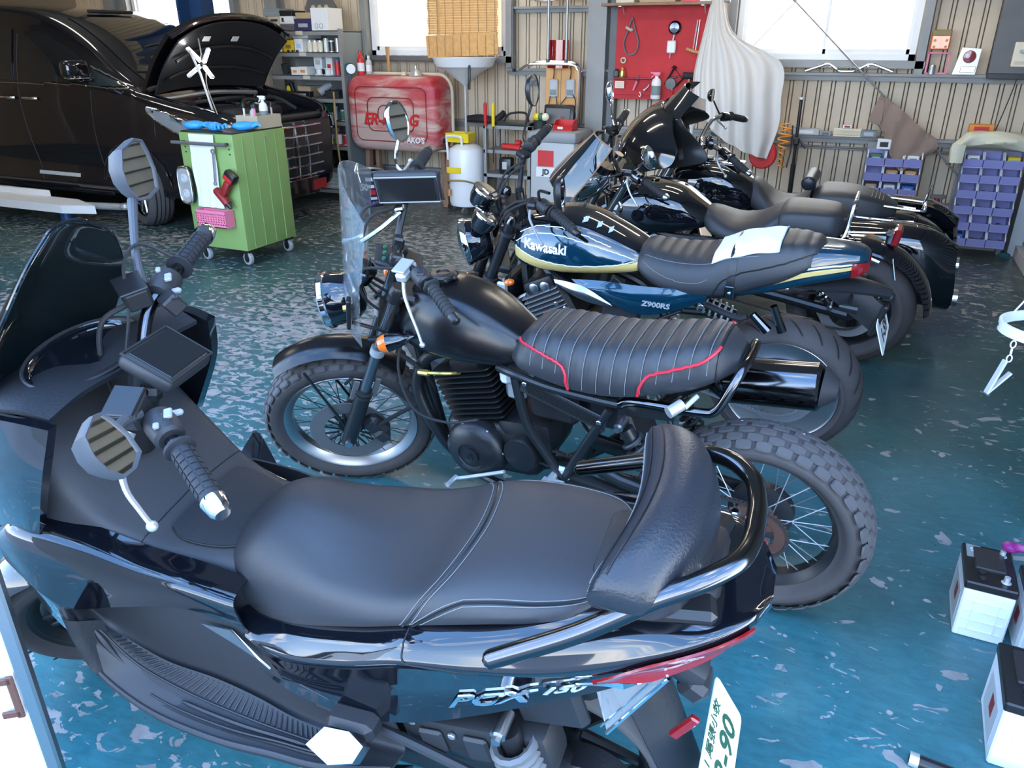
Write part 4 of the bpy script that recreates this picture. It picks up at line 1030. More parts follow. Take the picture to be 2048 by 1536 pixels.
        b(MB().tube(ins, .0022, seg=6), 'mat_edge', 'plastic_dark', fb)
        b(MB().tube([A[i].lerp(D[i], .92)-V((0, 0, .0)) for i in range(24, 54)], .0022, seg=6), 'mat_edge', 'plastic_dark', fb)
        b(MB().tube([A[i].lerp(D[i], .72)-V((0, 0, .004)) for i in range(27, 48)], [.002]+[.0045]*19+[.002], seg=6), 'mat_bar', 'plastic_dark', fb)
        b(MB().tube([A[i].lerp(D[i], .70)-V((0, 0, .004)) for i in range(8, 18)], [.001, .004, .006, .007, .007, .006, .005, .004, .003, .001], seg=6), 'mat_bar', 'plastic_dark', fb)
        tri = [(.53, .212, .574), (.455, .203, .572), (.385, .214, .505), (.42, .208, .535)]
        b(MB().grid([[V(tri[0]), V(tri[0])], [V(tri[3])+V((.05, 0, .01)), V(tri[1])+V((.01, .0, .0))], [V(tri[2]), V(tri[2])+V((.02, 0, .02))]], .004).add([], []), 'accent_plate', 'alloy', fb, ang=0) if sd > 0 else None
        pg = b(MB().add_m(MB().prism([(-.055, -.012), (-.03, .024), (.02, .028), (.055, .012), (.045, -.018), (0, -.032)], .03), frame((.205, sd*.285, .452), (-1, 0, .05), (0, -sd*.85, .5))), 'pillion_peg', 'alloy', ang=20)
        b(MB().box((.20, sd*.235, .455), (.10, .05, .045), (0, .1, 0), bev=.012), 'peg_arm', 'plastic_black', pg)
    # dash, meter hood and side cowls
    da = b(sheet_rows([[(.735, .19, .985), (.80, .20, 1.0), (.90, .205, .975), (1.0, .19, .90)], [(.75, .10, .985), (.82, .10, 1.0), (.90, .10, .99), (1.0, .10, .945)], [(.755, 0, .975), (.83, 0, .985), (.90, 0, .99), (1.0, 0, .955)], [(.75, -.10, .985), (.82, -.10, 1.0), (.90, -.10, .99), (1.0, -.10, .945)], [(.735, -.19, .985), (.80, -.20, 1.0), (.90, -.205, .975), (1.0, -.19, .90)]], 20, 20, -.01), 'dash_panel', 'pcx_step', ang=60)
    el_ = lambda k, a, c, f, z: [(f+a*cos(2*pi*i/36), c*sin(2*pi*i/36), z+.28*a*cos(2*pi*i/36)) for i in range(36)]
    b(MB().rings([el_(0, .075, .135, .835, 1.0), el_(0, .072, .130, .835, 1.012), el_(0, .062, .118, .838, 1.008), el_(0, .052, .108, .845, .985)]), 'meter_hood', 'gloss_black', da, ang=60)
    b(MB().rings([el_(0, .053, .109, .845, .984), el_(0, .053, .109, .845, .988)]), 'meter_glass', 'glass_dark', da)
    b(MB().tube(el_(0, .073, .132, .835, 1.011), .0035, seg=6, closed=True), 'hood_edge', 'plastic_dark', da)
    for sd in (1, -1):
        r1 = [(.705, .215, .995), (.78, .225, 1.005), (.88, .222, .995), (.98, .205, .94)]
        r2 = [(.755, .238, .88), (.82, .242, .87), (.90, .238, .86), (.98, .222, .83)]
        r3 = [(.845, .235, .725), (.87, .238, .72), (.91, .235, .72), (.97, .225, .72)]
        b(sheet_rows([mir(r1, sd), mir(r2, sd), mir(r3, sd)], 16, 12, -.02 if sd > 0 else .02), 'side_cowl', 'gloss_black', ang=60)
    # wind screen
    g = []
    cen = [(1.08, .90), (1.01, 1.03), (.93, 1.125), (.85, 1.205), (.79, 1.26), (.77, 1.276)]
    edg = [(1.02, .17, .87), (.97, .175, .965), (.90, .165, 1.05), (.825, .14, 1.14), (.775, .095, 1.225), (.765, .035, 1.272)]
    for i in range(25):
        t = i/24*5; c = cat([V((a, 0, z)) for a, z in cen], t); e = cat([V(q) for q in edg], t); row = []
        for j in range(-8, 9):
            q = j/8; row.append(V((lerp(c.x, e.x, q*q), e.y*q, lerp(c.z, e.z, q*q))))
        g.append(row)
    sc = b(MB().grid(g, .004), 'windscreen', 'smoke_screen', ang=60)
    b(MB().tube([r_[0] for r_ in g]+g[-1][1:-1]+[r_[-1] for r_ in g[::-1]], .0032, seg=6), 'screen_edge', 'gloss_black', sc)
    # handlebar
    hb = [(.565, .36, 1.017), (.625, .22, 1.031), (.675, .14, 1.02), (.70, .06, .985), (.70, 0, .975), (.70, -.06, .985), (.672, -.14, 1.025), (.618, -.22, 1.034), (.562, -.36, 1.01)]
    h = s(MB().tube(hb, .0125, n=56, seg=12), 'handlebar', 'dark_chrome')
    s(MB().tube([(.70, 0, .97), (.78, 0, .80)], .028, seg=14).box((.70, 0, .97), (.06, .09, .035), (0, -.4, 0), bev=.01), 'stem_clamp', 'satin_black', h)
    e1 = grip_set(s, (.615, .235, 1.029), (.567, .352, 1.018), .0185, 'grip', 'block', 'dark_chrome', h)
    e2 = grip_set(s, (.610, -.235, 1.033), (.565, -.352, 1.012), .0185, 'grip', 'block', 'dark_chrome', h)
    for p, d in (((.567, .352, 1.018), (-.40, .91, -.09)), ((.565, -.352, 1.012), (-.36, -.92, -.15))):
        p, d = V(p), V(d).normalized(); s(MB().tube([p, p+d*.004, p+d*.028, p+d*.034], [.022, .0225, .018, .013], seg=20), 'bar_weight', 'chrome', h)
    for sd in (1, -1):
        sw = s(switch_mb((.638, sd*.19, 1.033), (-.40, sd*.9, 0), .027, .06), 'switch_box', 'plastic_dark', h)
        s(MB().box((.622, sd*.18, 1.058), (.014, .02, .008), bev=.002).box((.64, sd*.205, 1.062), (.01, .012, .008), bev=.002), 'switch_button', 'grey_plastic', sw)
        s(MB().box((.62, sd*.162, 1.035), (.03, .012, .012), bev=.004), 'signal_switch', 'grey_plastic', sw)
        s(MB().box((.685, sd*.152, 1.06), (.05, .06, .045), (0, -.1, -sd*.35), bev=.006), 'master_cylinder', 'plastic_black', h)
        s(MB().box((.685, sd*.152, 1.084), (.054, .064, .006), (0, -.1, -sd*.35), bev=.002), 'reservoir_lid', 'satin_black', h)
        s(lever_mb([(.695, sd*.175, 1.03), (.72, sd*.21, 1.01), (.722, sd*.255, .985), (.71, sd*.285, .955), (.70, sd*.305, .93)], .006, .0105), 'brake_lever', 'pale_metal', h)
        s(MB().tube([(.70, sd*.14, 1.05), (.76, sd*.125, 1.03), (.79, sd*.09, .96), (.80, sd*.05, .86)], .0055, n=24, seg=8), 'brake_hose', 'rubber', h)
    s(MB().box((.625, -.135, 1.03), (.035, .04, .04), (.2, .3, .5), bev=.004).box((.612, -.125, 1.05), (.012, .012, .004)), 'accessory_switch', 'plastic_black', h)
    s(MB().tube([(.612, -.24, 1.06), (.66, -.25, 1.10), (.69, -.20, 1.10), (.70, -.12, 1.05), (.74, -.06, .97)], .0035, n=30, seg=6), 'switch_wire', 'rubber', h)
    # mirrors: rounded pentagon heads
    def mirror(c, nrm, upv, stem, sc_):
        n = V(nrm).normalized(); u = (V(upv)-n*V(upv).dot(n)).normalized(); w_ = u.cross(n); c = V(c)
        out = [(.062, .020), (.058, .040), (.030, .050), (-.030, .046), (-.058, .020), (-.066, -.010), (-.050, -.040), (-.010, -.050), (.040, -.046), (.060, -.014)]
        def ring(k, hgt, sh=0): return [c+n*hgt+w_*(a*sc_[0]*k)+u*(bb*sc_[1]*k+sh) for a, bb in out]
        st_ = s(MB().tube(stem, [.012, .0085, .008, .010], n=18, seg=10), 'mirror_stem', 'mirror_case', h)
        s(MB().rings([ring(.35, -.045), ring(.75, -.038), ring(.97, -.018), ring(1.05, 0), ring(1.02, .006), ring(.95, .005), ring(.93, .001)]), 'mirror_shell', 'mirror_case', st_, ang=30)
        s(MB().rings([ring(.94, -.001), ring(.94, .0015)]), 'mirror_glass', 'mirror', st_, ang=0)
    mirror((.668, .305, 1.150), (-.82, .15, .36), (.35, -.25, 1), [(.672, .165, 1.06), (.685, .20, 1.085), (.695, .25, 1.105), (.69, .30, 1.13)], (.62, .95))
    mirror((.640, -.405, 1.165), (-.86, .40, .10), (.0, -.22, 1), [(.672, -.175, 1.06), (.672, -.22, 1.085), (.672, -.28, 1.10), (.665, -.36, 1.13)], (.78, 1.15))
    # phone pouch
    pm = frame((.640, .012, 1.022), (-.38, -.80, -.42), (.70, -.50, .45))
    pc = s(MB().add_m(MB().box((0, 0, 0), (.145, .108, .035), bev=.014, seg=3), pm), 'phone_pouch', 'plastic_dark', label='black zipped phone pouch on the handlebar')
    s(MB().add_m(MB().box((0, 0, .018), (.120, .085, .002), bev=.0009), pm), 'pouch_window', 'glass_dark', pc)
    s(MB().tube([pm @ V(q) for q in ((-.069, -.050, .016), (.069, -.050, .016), (.069, .050, .016), (-.069, .050, .016))], .003, closed=True, seg=6), 'piping', 'rubber', pc)
    s(MB().tube([pm @ V((0, 0, -.02)), (.69, 0, .99)], .012, seg=8), 'pouch_mount', 'satin_black', pc)
    b(MB().tube([(.17, .20, .30), (.20, .27, .10), (.205, .275, .02)], .011, seg=8).box((.205, .28, .012), (.06, .035, .014), bev=.004), 'side_stand', 'satin_black')
    b(MB().tube([(.22, .19, .33), (.19, .25, .16)], .006, seg=6), 'stand_spring', 'steel')
    b(MB().box((.30, 0, .40), (.5, .30, .16), bev=.05, seg=2), 'under_frame', 'engine_black')
    b(MB().box((.0, 0, .52), (.5, .26, .12), (0, .35, 0), bev=.04, seg=2), 'luggage_box', 'plastic_black')
scooter()
# ---------------------------------------------------------------- teal retro roadster with gold stripe
def cast_wheel(bld, f, z, Rr, rim, hw, tread=True, nsp=5, pol=True, name='rear_wheel', discs=1, spmat='satin_black'):
    rw = bld(rim_mb(f, z, rim, hw*.72), name, 'satin_black')
    bld(tyre_mb(f, z, Rr, rim+.004, hw, .62), 'tyre', 'tire_side', rw)
    if tread: bld(groove_marks(f, z, Rr, hw, 22, .62), 'tread_grooves', 'ink_black', rw)
    m = MB()
    for k in range(nsp):
        a = 2*pi*k/nsp
        for da in (-.10, .10): m.tube([(f+.05*cos(a+da*2), .0, z+.05*sin(a+da*2)), (f+(rim-.02)*cos(a+da), .0, z+(rim-.02)*sin(a+da))], [.014, .009], seg=8, sq=(1, .8))
    bld(m, 'wheel_spokes', spmat, rw); bld(hub_mb(f, z, .05, .045, .06), 'hub', 'satin_black', rw)
    if pol:
        for sd in (1, -1): bld(MB().lathe([(rim+.006, sd*hw*.70), (rim+.012, sd*hw*.74), (rim+.004, sd*hw*.78), (rim-.004, sd*hw*.72)], (f, 0, z), (0, 1, 0), 56), 'rim_edge', 'alloy', rw)
    for i in range(discs): bld(disc_mb(f, z, (-1 if i else 1)*.075, .09, .14), 'brake_disc', 'steel', rw)
    return rw
def roadster():
    B = Bike('retro_roadster', 'metallic teal motorcycle with gold tank stripe, third from the camera', -.155, 3.08, 3, 10.5, 1.57, 25, 34)
    b, s = B.b, B.s_
    cast_wheel(b, 0, .30, .30, .215, .088, True, 10)
    cast_wheel(s, 1.47, .298, .298, .215, .06, True, 10, name='front_wheel', discs=2)
    b(sprocket_mb(0, .30, .09, .10, 42), 'sprocket', 'steel_dark'); b(chain_mb([(.62, .095, .40), (.35, .095, .37), (.05, .095, .40), (-.07, .095, .365), (-.098, .095, .30), (-.06, .095, .23), (.05, .095, .205), (.30, .095, .255), (.62, .095, .33)], n=90), 'drive_chain', 'steel')['kind'] = 'stuff'
    ax = B.ax; o = V((1.47, 0, .298))
    for sd in (1, -1):
        q = o+V((0, sd*.105, 0))
        fk = s(MB().tube([q-ax*.03, q+ax*.08, q+ax*.30], [.024, .029, .029], seg=14), 'fork_leg', 'satin_black')
        s(MB().tube([q+ax*.30, q+ax*.70], .0245, seg=14), 'fork_tube', 'satin_black', fk)
        for k0, k1 in ((.40, .42), (.645, .66)): s(MB().tube([q+ax*k0, q+ax*k1], .033, seg=14), 'fork_ring', 'plastic_dark', fk)
        s(MB().tube([q+ax*.69, q+ax*.72, q+ax*.735], [.024, .020, .012], seg=12), 'fork_cap', 'dark_chrome', fk)
        s(MB().box(q+V((-.07, 0, .02)), (.05, .04, .11), (0, -.4, 0), bev=.012), 'brake_caliper', 'satin_black', fk)
        rp = V((1.21, sd*.135, .70)); ind = s(MB().tube([rp, rp+V((.01, sd*.05, 0))], .006), 'turn_signal', 'satin_black'); s(MB().ball(rp+V((.01, sd*.06, 0)), .02, 10, (1.2, .8, .8)), 'signal_lens', 'amber_lens', ind)
    s(MB().box(o+ax*.68-V((.03, 0, 0)), (.10, .25, .03), (0, R(-25), 0), bev=.01), 'triple_clamp', 'satin_black')
    s(MB().box(o+ax*.46-V((.03, 0, 0)), (.09, .25, .04), (0, R(-25), 0), bev=.01), 'lower_clamp', 'satin_black')
    g = []
    for i in range(15):
        a = R(30+i*(150-30)/14); g.append([(1.47+(.325-.02*abs(t)**3)*cos(a), .07*t, .298+(.325-.03*abs(t)**3)*sin(a)) for t in (-1, -.7, -.35, 0, .35, .7, 1)])
    s(MB().grid(g, .004), 'front_fender', 'gloss_black')
    hl = s(MB().lathe([(.02, -.12), (.06, -.11), (.088, -.07), (.095, -.02), (.096, 0)], (1.375, 0, .80), (1, 0, -.08), 28), 'headlight', 'gloss_black')
    s(MB().lathe([(.096, -.015), (.101, -.005), (.100, .010), (.092, .014)], (1.375, 0, .80), (1, 0, -.08), 28), 'headlight_rim', 'chrome', hl); s(MB().lathe([(.092, .010), (.06, .026), (.002, .034)], (1.375, 0, .80), (1, 0, -.08), 28), 'headlight_lens', 'glass', hl)
    for (l, z, f) in ((.062, .955, 1.265), (-.062, .99, 1.255)):
        gg = s(MB().lathe([(.02, -.075), (.04, -.068), (.052, -.04), (.056, -.005), (.058, 0), (.052, .006)], (f, l, z), (-.62, 0, .78), 24), 'gauge', 'gloss_black')
        s(MB().lathe([(.055, -.002), (.0585, .0), (.058, .006), (.052, .008)], (f, l, z), (-.62, 0, .78), 24), 'gauge_ring', 'chrome', gg); s(MB().lathe([(.053, .004), (.001, .005)], (f, l, z), (-.62, 0, .78), 24), 'gauge_face', 'glass_dark', gg)
    hb = [(.945, .39, 1.045), (1.02, .25, 1.068), (1.075, .16, 1.06), (1.105, .085, 1.0), (1.115, .04, .975), (1.115, -.04, .975), (1.105, -.085, 1.0), (1.08, -.16, 1.045), (1.03, -.25, 1.065), (.955, -.38, 1.05)]
    h = s(MB().tube(hb, .0112, n=60, seg=10), 'handlebar', 'satin_black')
    for sd in (1, -1):
        s(MB().cyl((1.115, sd*.045, .90), (1.115, sd*.045, .985), .018, 12), 'riser', 'satin_black', h)
        grip_set(s, (1.012, sd*.265, 1.066), (.945, sd*.385, 1.047), .0175, 'rubber', 'rings', parent=h)
        s(switch_mb((1.035, sd*.235, 1.068), (-.45, sd*.85, -.1), .026, .055), 'switch_box', 'plastic_black', h)
        s(MB().box((1.075, sd*.185, 1.06), (.045, .06, .03), (0, 0, -sd*.5), bev=.008), 'lever_perch', 'satin_black', h)
        s(lever_mb([(1.09, sd*.20, 1.045), (1.10, sd*.235, 1.03), (1.09, sd*.285, 1.01), (1.08, sd*.325, .995), (1.072, sd*.35, .985)], .0058, .0085), 'lever', 'grey_plastic', h)
        for P in ([(1.08, sd*.15, 1.05), (1.17, sd*.13, 1.01), (1.22, sd*.08, .90), (1.16, sd*.04, .78)], [(1.08, sd*.13, 1.04), (1.15, sd*.10, 1.02), (1.21, sd*.05, .93), (1.15, sd*.02, .80)]): s(MB().tube(P, .005, n=20, seg=7), 'cable', 'rubber', h)
    round_mirror(s, (.978, .365, 1.205), (-.93, .25, .02), .062, [(1.05, .215, 1.08), (1.055, .24, 1.13), (1.05, .265, 1.165), (1.02, .32, 1.185)], 'satin_black', h, 1.08, dep=.028)
    round_mirror(s, (.985, -.42, 1.215), (-.86, .40, .05), .062, [(1.05, -.215, 1.08), (1.06, -.27, 1.09), (1.03, -.36, 1.12), (1.0, -.405, 1.16)], 'satin_black', h, 1.08, dep=.028)
    # tank
    T = Surf([(1.125, [(0, .85), (.05, .845), (.075, .80), (.06, .74), (0, .73)]), (1.085, [(0, .912), (.075, .90), (.122, .835), (.12, .75), (0, .69)]), (1.0, [(0, .94), (.09, .925), (.148, .845), (.148, .745), (0, .68)]), (.90, [(0, .957), (.095, .94), (.156, .85), (.154, .745), (0, .68)]), (.80, [(0, .948), (.092, .93), (.15, .845), (.148, .75), (0, .685)]), (.70, [(0, .908), (.08, .895), (.13, .83), (.132, .755), (0, .695)]), (.60, [(0, .858), (.062, .852), (.10, .815), (.108, .76), (0, .71)]), (.54, [(0, .825), (.04, .82), (.07, .80), (.075, .765), (0, .715)])], nv=16)
    tk = b(T.mb(44), 'fuel_tank', 'gloss_black', ang=60)
    up_ = ([1.09, 1.03, .95, .86, .76, .66, .59], [.835, .872, .89, .885, .862, .832, .806])
    lo_ = ([1.09, 1.03, .95, .86, .76, .66, .59], [.822, .803, .788, .780, .782, .790, .801])
    for sd in (1, -1):
        b(T.patch(up_[0], lo_[1], up_[1], .0004, .0008, 7, sd), 'side_panel_paint', 'teal_paint', tk, ang=60)
        b(T.patch([1.095, 1.03, .95, .86, .76, .66, .575], [.775, .757, .742, .733, .735, .746, .762], [.818, .800, .785, .777, .779, .787, .796], .0004, .0008, 5, sd), 'gold_stripe', 'gold', tk, ang=60)
        b(T.patch([1.08, 1.0, .9, .78, .66, .58], [.725, .70, .69, .69, .71, .73], [.768, .745, .731, .729, .742, .757], .0004, .0007, 5, sd), 'lower_paint', 'teal_paint', tk, ang=60)
        for P in (list(zip(*up_)), [(f, z-.003) for f, z in zip(*lo_)], [(1.07, .875), (1.0, .905), (.90, .915), (.80, .898), (.68, .852)]): b(side_seam(T, P, .0012, .0022, sd, 50), 'pinstripe', 'white_line', tk)
        tm = text('Kawasaki', .052, .0008, bold=.0012, sx=1.0); em = MB()
        for q in tm.v:
            f = .945-q.x*(1 if sd > 0 else -1); z = .838+q.y-(.945-f)*.03; p, nn = T.on(f, z, sd); em.v.append(p+nn*(.0022+q.z))
        em.f = tm.f; b(em, 'brand_text', 'emblem_white', tk, ang=0)
    b(MB().lathe([(.045, -.01), (.045, .004), (.040, .008), (.03, .009), (.002, .007)], (1.0, 0, .942), (.1, 0, 1), 28), 'fuel_cap', 'dark_chrome', tk)
    for i, (f, l) in enumerate(((.80, .062), (.745, .055), (.70, .045))): 
        p = T.pt(T.u_of(f), 3.2); b(MB().box((0, 0, 0), (.034, .03, .001)), 'warning_sticker', 'label_blue', tk, ang=0).data.transform(B.B @ Mx.Translation(p+V((0, .0, .003))) @ Mx.Rotation(.28+.1*i, 4, 'Y') @ Mx.Rotation(-.38, 4, 'X') @ B.B.inverted())
    # seat
    Sx = Surf([(.60, [(0, .83), (.04, .828), (.065, .81), (.07, .79), (0, .785)]), (.555, [(0, .852), (.06, .845), (.105, .81), (.115, .755), (0, .75)]), (.48, [(0, .846), (.075, .838), (.128, .795), (.14, .722), (0, .72)]), (.39, [(0, .842), (.085, .834), (.14, .79), (.152, .707), (0, .705)]),
               (.30, [(0, .852), (.09, .845), (.142, .80), (.154, .715), (0, .71)]), (.22, [(0, .893), (.088, .884), (.138, .825), (.15, .73), (0, .725)]), (.12, [(0, .922), (.085, .912), (.13, .855), (.138, .768), (0, .765)]), (.02, [(0, .932), (.078, .923), (.115, .872), (.12, .805), (0, .80)]),
               (-.06, [(0, .928), (.06, .92), (.09, .885), (.092, .85), (0, .845)]), (-.105, [(0, .908), (.025, .905), (.04, .895), (.04, .88), (0, .875)])], nv=16)
    ks = list(range(0, 17)) + [-k for k in range(15, 0, -1)]; rings = []
    for i in range(121):
        u = i/120; ring = []; p0 = Sx.pt(u, 0); bul = abs(sin((p0.x-.10)/.046*pi)) if (.10 < p0.x < .56 or p0.x < .03) else .5
        for k in ks:
            p = Sx.pt(u, k); 
            if abs(k) < 6: p = p+V((0, 0, .0045*(bul-.5)))
            ring.append(p)
        rings.append(ring)
    st = b(MB().rings(rings), 'seat', 'seat_vinyl', ang=60)
    for sd in (1, -1):
        b(side_seam(Sx, [(.555, .81), (.50, .785), (.42, .765), (.34, .765), (.29, .785)], .001, .0012, sd), 'stitching', 'stitch', st)
        b(side_seam(Sx, [(.27, .72), (.255, .76), (.22, .80), (.15, .832), (.05, .862), (-.04, .895), (-.085, .905)], .001, .0028, sd), 'seat_piping', 'satin_black', st)
        b(MB().tube([Sx.pt(Sx.u_of(lerp(.55, .12, j/30)), sd*(6.2-.6*sin(j/30*pi)))+V((0, 0, .001)) for j in range(31)], .0011, seg=5), 'stitching', 'stitch', st)
    pts = [Sx.pt(Sx.u_of(.205), k) for k in [x_*.5 for x_ in range(-22, 23)]]
    g = [[p+V((d_, 0, 0))+(p-V((.205, 0, .80))).normalized()*.003 for d_ in (-.014, 0, .014)] for p in pts]
    b(MB().grid(g, .003), 'seat_strap', 'satin_black', st)
    p, nn = Sx.on(.205, .755, 1); b(MB().box(p+nn*.006, (.034, .006, .05), bev=.003), 'strap_end', 'dark_chrome', st); bolts(B, [p+nn*.009], .006, 'chrome', st)
    # documents held under the strap
    g = [[Sx.pt(Sx.u_of(f), k)+V((0, 0, .007+.002*sin(f*60+k))) for k in [q*.75 for q in range(-7, 9)]] for f in [lerp(.285, .055, i/16) for i in range(17)]]
    pp = b(MB().grid(g, .002), 'document_sleeve', 'paper', st, label='clear sleeve of papers tucked under the seat strap')
    b(MB().tube([r_[-1]+V((0, 0, .001)) for r_ in g], .0012, seg=5).tube([q+V((0, 0, .001)) for q in g[-1]], .0022, seg=5), 'sleeve_edge', 'label_blue', pp)
    # side covers and silver intake lens
    for sd in (1, -1):
        sg = 1 if sd > 0 else -1
        tp = [(.84, .142, .708), (.70, .150, .722), (.56, .155, .725), (.42, .158, .735), (.28, .150, .752)]
        md = [(.80, .165, .690), (.68, .175, .685), (.55, .180, .675), (.42, .178, .69), (.285, .158, .725)]
        bt = [(.80, .160, .680), (.66, .172, .64), (.54, .176, .612), (.42, .172, .640), (.29, .155, .70)]
        sc_ = b(sheet_rows([mir(tp, sd), mir(md, sd), mir(bt, sd)], 30, 10, .006*sg), 'side_cover', 'teal_paint', ang=60)
        tm = text('Z900RS', .030, .0008, shear=.15, bold=.0012, sx=1.15); em = MB()
        for q in tm.v: em.v.append(V((.475-q.x*sg, sd*(.1845+abs(q.z)), .668+q.y)))
        em.f = tm.f; b(em, 'model_text', 'emblem_white', sc_, ang=0)
        le = [(.915, .150, .700), (.84, .168, .706), (.76, .176, .694), (.66, .178, .640)]; lm = [(.905, .160, .688), (.83, .186, .682), (.75, .192, .668), (.655, .180, .632)]; lb = [(.90, .152, .678), (.83, .168, .650), (.75, .174, .630), (.65, .172, .622)]
        it = b(sheet_rows([mir(le, sd), mir(lm, sd), mir(lb, sd)], 24, 10, .006*sg), 'intake_cover', 'alloy', ang=60)
        for q in range(2): b(MB().box((.84-.06*q, sd*.189, .678-.018*q), (.045, .004, .005), (0, -.3, 0), bev=.001), 'intake_slot', 'ink_black', it)
    # tail
    Tl = Surf([(.24, [(0, .76), (.10, .76), (.135, .748), (.132, .72), (0, .715)]), (.10, [(0, .83), (.09, .83), (.125, .80), (.12, .745), (0, .74)]), (-.03, [(0, .905), (.07, .90), (.105, .85), (.10, .782), (0, .775)]), (-.13, [(0, .915), (.06, .91), (.085, .87), (.08, .808), (0, .80)]), (-.205, [(0, .910), (.045, .905), (.062, .88), (.058, .828), (0, .822)]), (-.235, [(0, .895), (.025, .892), (.035, .875), (.033, .845), (0, .84)])], nv=14)
    tl = b(Tl.mb(30), 'tail_cowl', 'teal_paint', ang=60)
    for sd in (1, -1):
        b(Tl.patch([.0, -.06, -.13, -.205], [.848, .862, .873, .880], [.895, .902, .905, .90], .0006, .001, 4, sd), 'tail_black', 'gloss_black', tl, ang=60)
        b(Tl.patch([.06, -.03, -.11, -.19], [.788, .818, .838, .853], [.806, .838, .855, .865], .0008, .001, 3, sd), 'gold_stripe', 'gold', tl, ang=60)
        b(Tl.patch([.03, -.04, -.11, -.20], [.822, .846, .861, .872], [.827, .852, .866, .876], .0010, .001, 1, sd), 'pinstripe', 'white_line', tl, ang=60)
        b(Tl.patch([-.185, -.21, -.234], [.826, .832, .846], [.876, .878, .875], .0012, .003, 4, sd), 'tail_light', 'red_lens', tl, ang=60)
    # fender, plate hanger
    b(sheet_rows([[(.02, .085, .765), (-.12, .08, .765), (-.25, .05, .755), (-.32, .03, .742)], [(.02, 0, .785), (-.12, 0, .785), (-.25, 0, .772), (-.325, 0, .752)], [(.02, -.085, .765), (-.12, -.08, .765), (-.25, -.05, .755), (-.32, -.03, .742)]], 20, 10, .012), 'rear_fender', 'plastic_black', ang=60)
    b(sheet_rows([[(-.10, .07, .76), (-.22, .05, .66), (-.30, .045, .60)], [(-.17, .06, .765), (-.26, .05, .70), (-.31, .045, .66)], [(-.26, .04, .755), (-.29, .04, .73), (-.315, .04, .715)]], 14, 8, -.02), 'plate_hanger', 'plastic_black', ang=60)
    b(MB().box((-.30, 0, .66), (.02, .12, .13), (0, -.3, 0), bev=.006).box((-.315, 0, .735), (.05, .05, .03), bev=.01), 'plate_bracket', 'satin_black')
    plate(B, 'licence_plate', '尾張小牧', '1-59', (-.318, 0, .615), (.32, 0, .95), (0, -1, 0), ink='ink_black', parent=B.root)
    for sd in (1, -1): b(MB().tube([(-.20, sd*.05, .75), (-.20, sd*.12, .74)], .007).tube([(-.17, sd*.13, .74), (-.23, sd*.13, .735)], [.010, .018], seg=10), 'rear_signal', 'satin_black')
    # engine and running gear
    en = b(MB().box((.84, 0, .40), (.40, .30, .22), (0, .05, 0), bev=.04, seg=2).box((.94, 0, .56), (.20, .30, .20), (0, .45, 0), bev=.02), 'engine', 'engine_black')
    b(fins_mb((.92, 0, .50), (.985, 0, .625), .165, .095, 8, .004), 'cylinder_fins', 'steel', en)
    b(MB().box((.985, 0, .655), (.15, .31, .07), (0, .45, 0), bev=.02, seg=2), 'cam_cover', 'engine_black', en)
    for sd in (1, -1):
        for q in (.02, -.03): b(MB().lathe([(.022, -.01), (.022, .006), (.016, .010), (.002, .010)], (.985+q, sd*.155, .655-q*.3), (0, sd, 0), 16), 'cam_cap', 'alloy', en)
        b(MB().lathe([(.095, -.04), (.095, 0), (.08, .02), (.002, .028)], (.76, sd*.15, .40), (0, sd, 0), 26), 'crankcase_cover', 'engine_black', en)
        bolts(B, [(.86, sd*.17, .585), (.90, sd*.17, .60), (.83, sd*.165, .53), (.86, sd*.17, .51), (.70, sd*.165, .53), (.62, sd*.16, .50), (.40, sd*.15, .62), (.34, sd*.15, .60), (.305, sd*.155, .675), (.44, sd*.15, .58), (.22, sd*.14, .585)], .011, 'alloy', en, (0, sd, 0))
        b(MB().tube([(1.08, sd*.05, .80), (.90, sd*.12, .68), (.62, sd*.13, .58), (.50, sd*.12, .40)], .020, n=20, seg=8), 'frame_tube', 'satin_black')
        b(MB().tube([(1.10, sd*.04, .76), (1.06, sd*.10, .55), (.98, sd*.14, .33)], .018, n=14, seg=8), 'frame_tube', 'satin_black')
        b(MB().tube([(.60, sd*.12, .66), (.30, sd*.12, .705), (.05, sd*.10, .765)], .014, n=12, seg=8), 'seat_rail', 'satin_black')
        b(MB().tube([(.52, sd*.13, .40), (.25, sd*.13, .36), (0, sd*.13, .30)], [.034, .030, .024], seg=10, sq=(1.2, .6)), 'swing_arm', 'satin_black')
        b(MB().add_m(MB().prism([(-.09, -.02), (.0, .05), (.11, -.03)], .008), frame((.77, sd*.172, .525), (-1, 0, 0), (0, 0, 1))), 'engine_bracket', 'steel_dark', en, ang=0)
        b(MB().tube([(.52, sd*.15, .56), (.38, sd*.155, .645)], .007, seg=8).tube([(.43, sd*.15, .56), (.33, sd*.15, .45)], .008, seg=8).tube([(.335, sd*.15, .61), (.27, sd*.15, .50)], .008, seg=8), 'peg_bracket', 'satin_black'); b(MB().cyl((.50, sd*.15, .40), (.50, sd*.23, .40), .014, 10), 'foot_peg', 'steel')
        b(MB().box((.63, sd*.14, .585), (.16, .03, .10), (0, -.15, 0), bev=.012), 'lower_side_cover', 'plastic_dark')
        b(MB().tube([(1.16, sd*.13, .66), (1.17, sd*.14, .48)], .006).box((1.17, sd*.145, .555), (.05, .02, .19), (0, -.1, 0), bev=.008), 'radiator_shroud', 'silver')
    b(MB().box((1.17, 0, .54), (.04, .27, .22), (0, -.12, 0), bev=.008), 'radiator', 'satin_black')
    for q in (-.11, -.04, .04, .11): b(MB().tube([(1.04, q, .60), (1.14, q, .52), (1.13, q*.8, .36), (1.0, q*.5, .24), (.75, -.05, .20)], .019, n=20, seg=10), 'exhaust_header', 'dark_chrome')
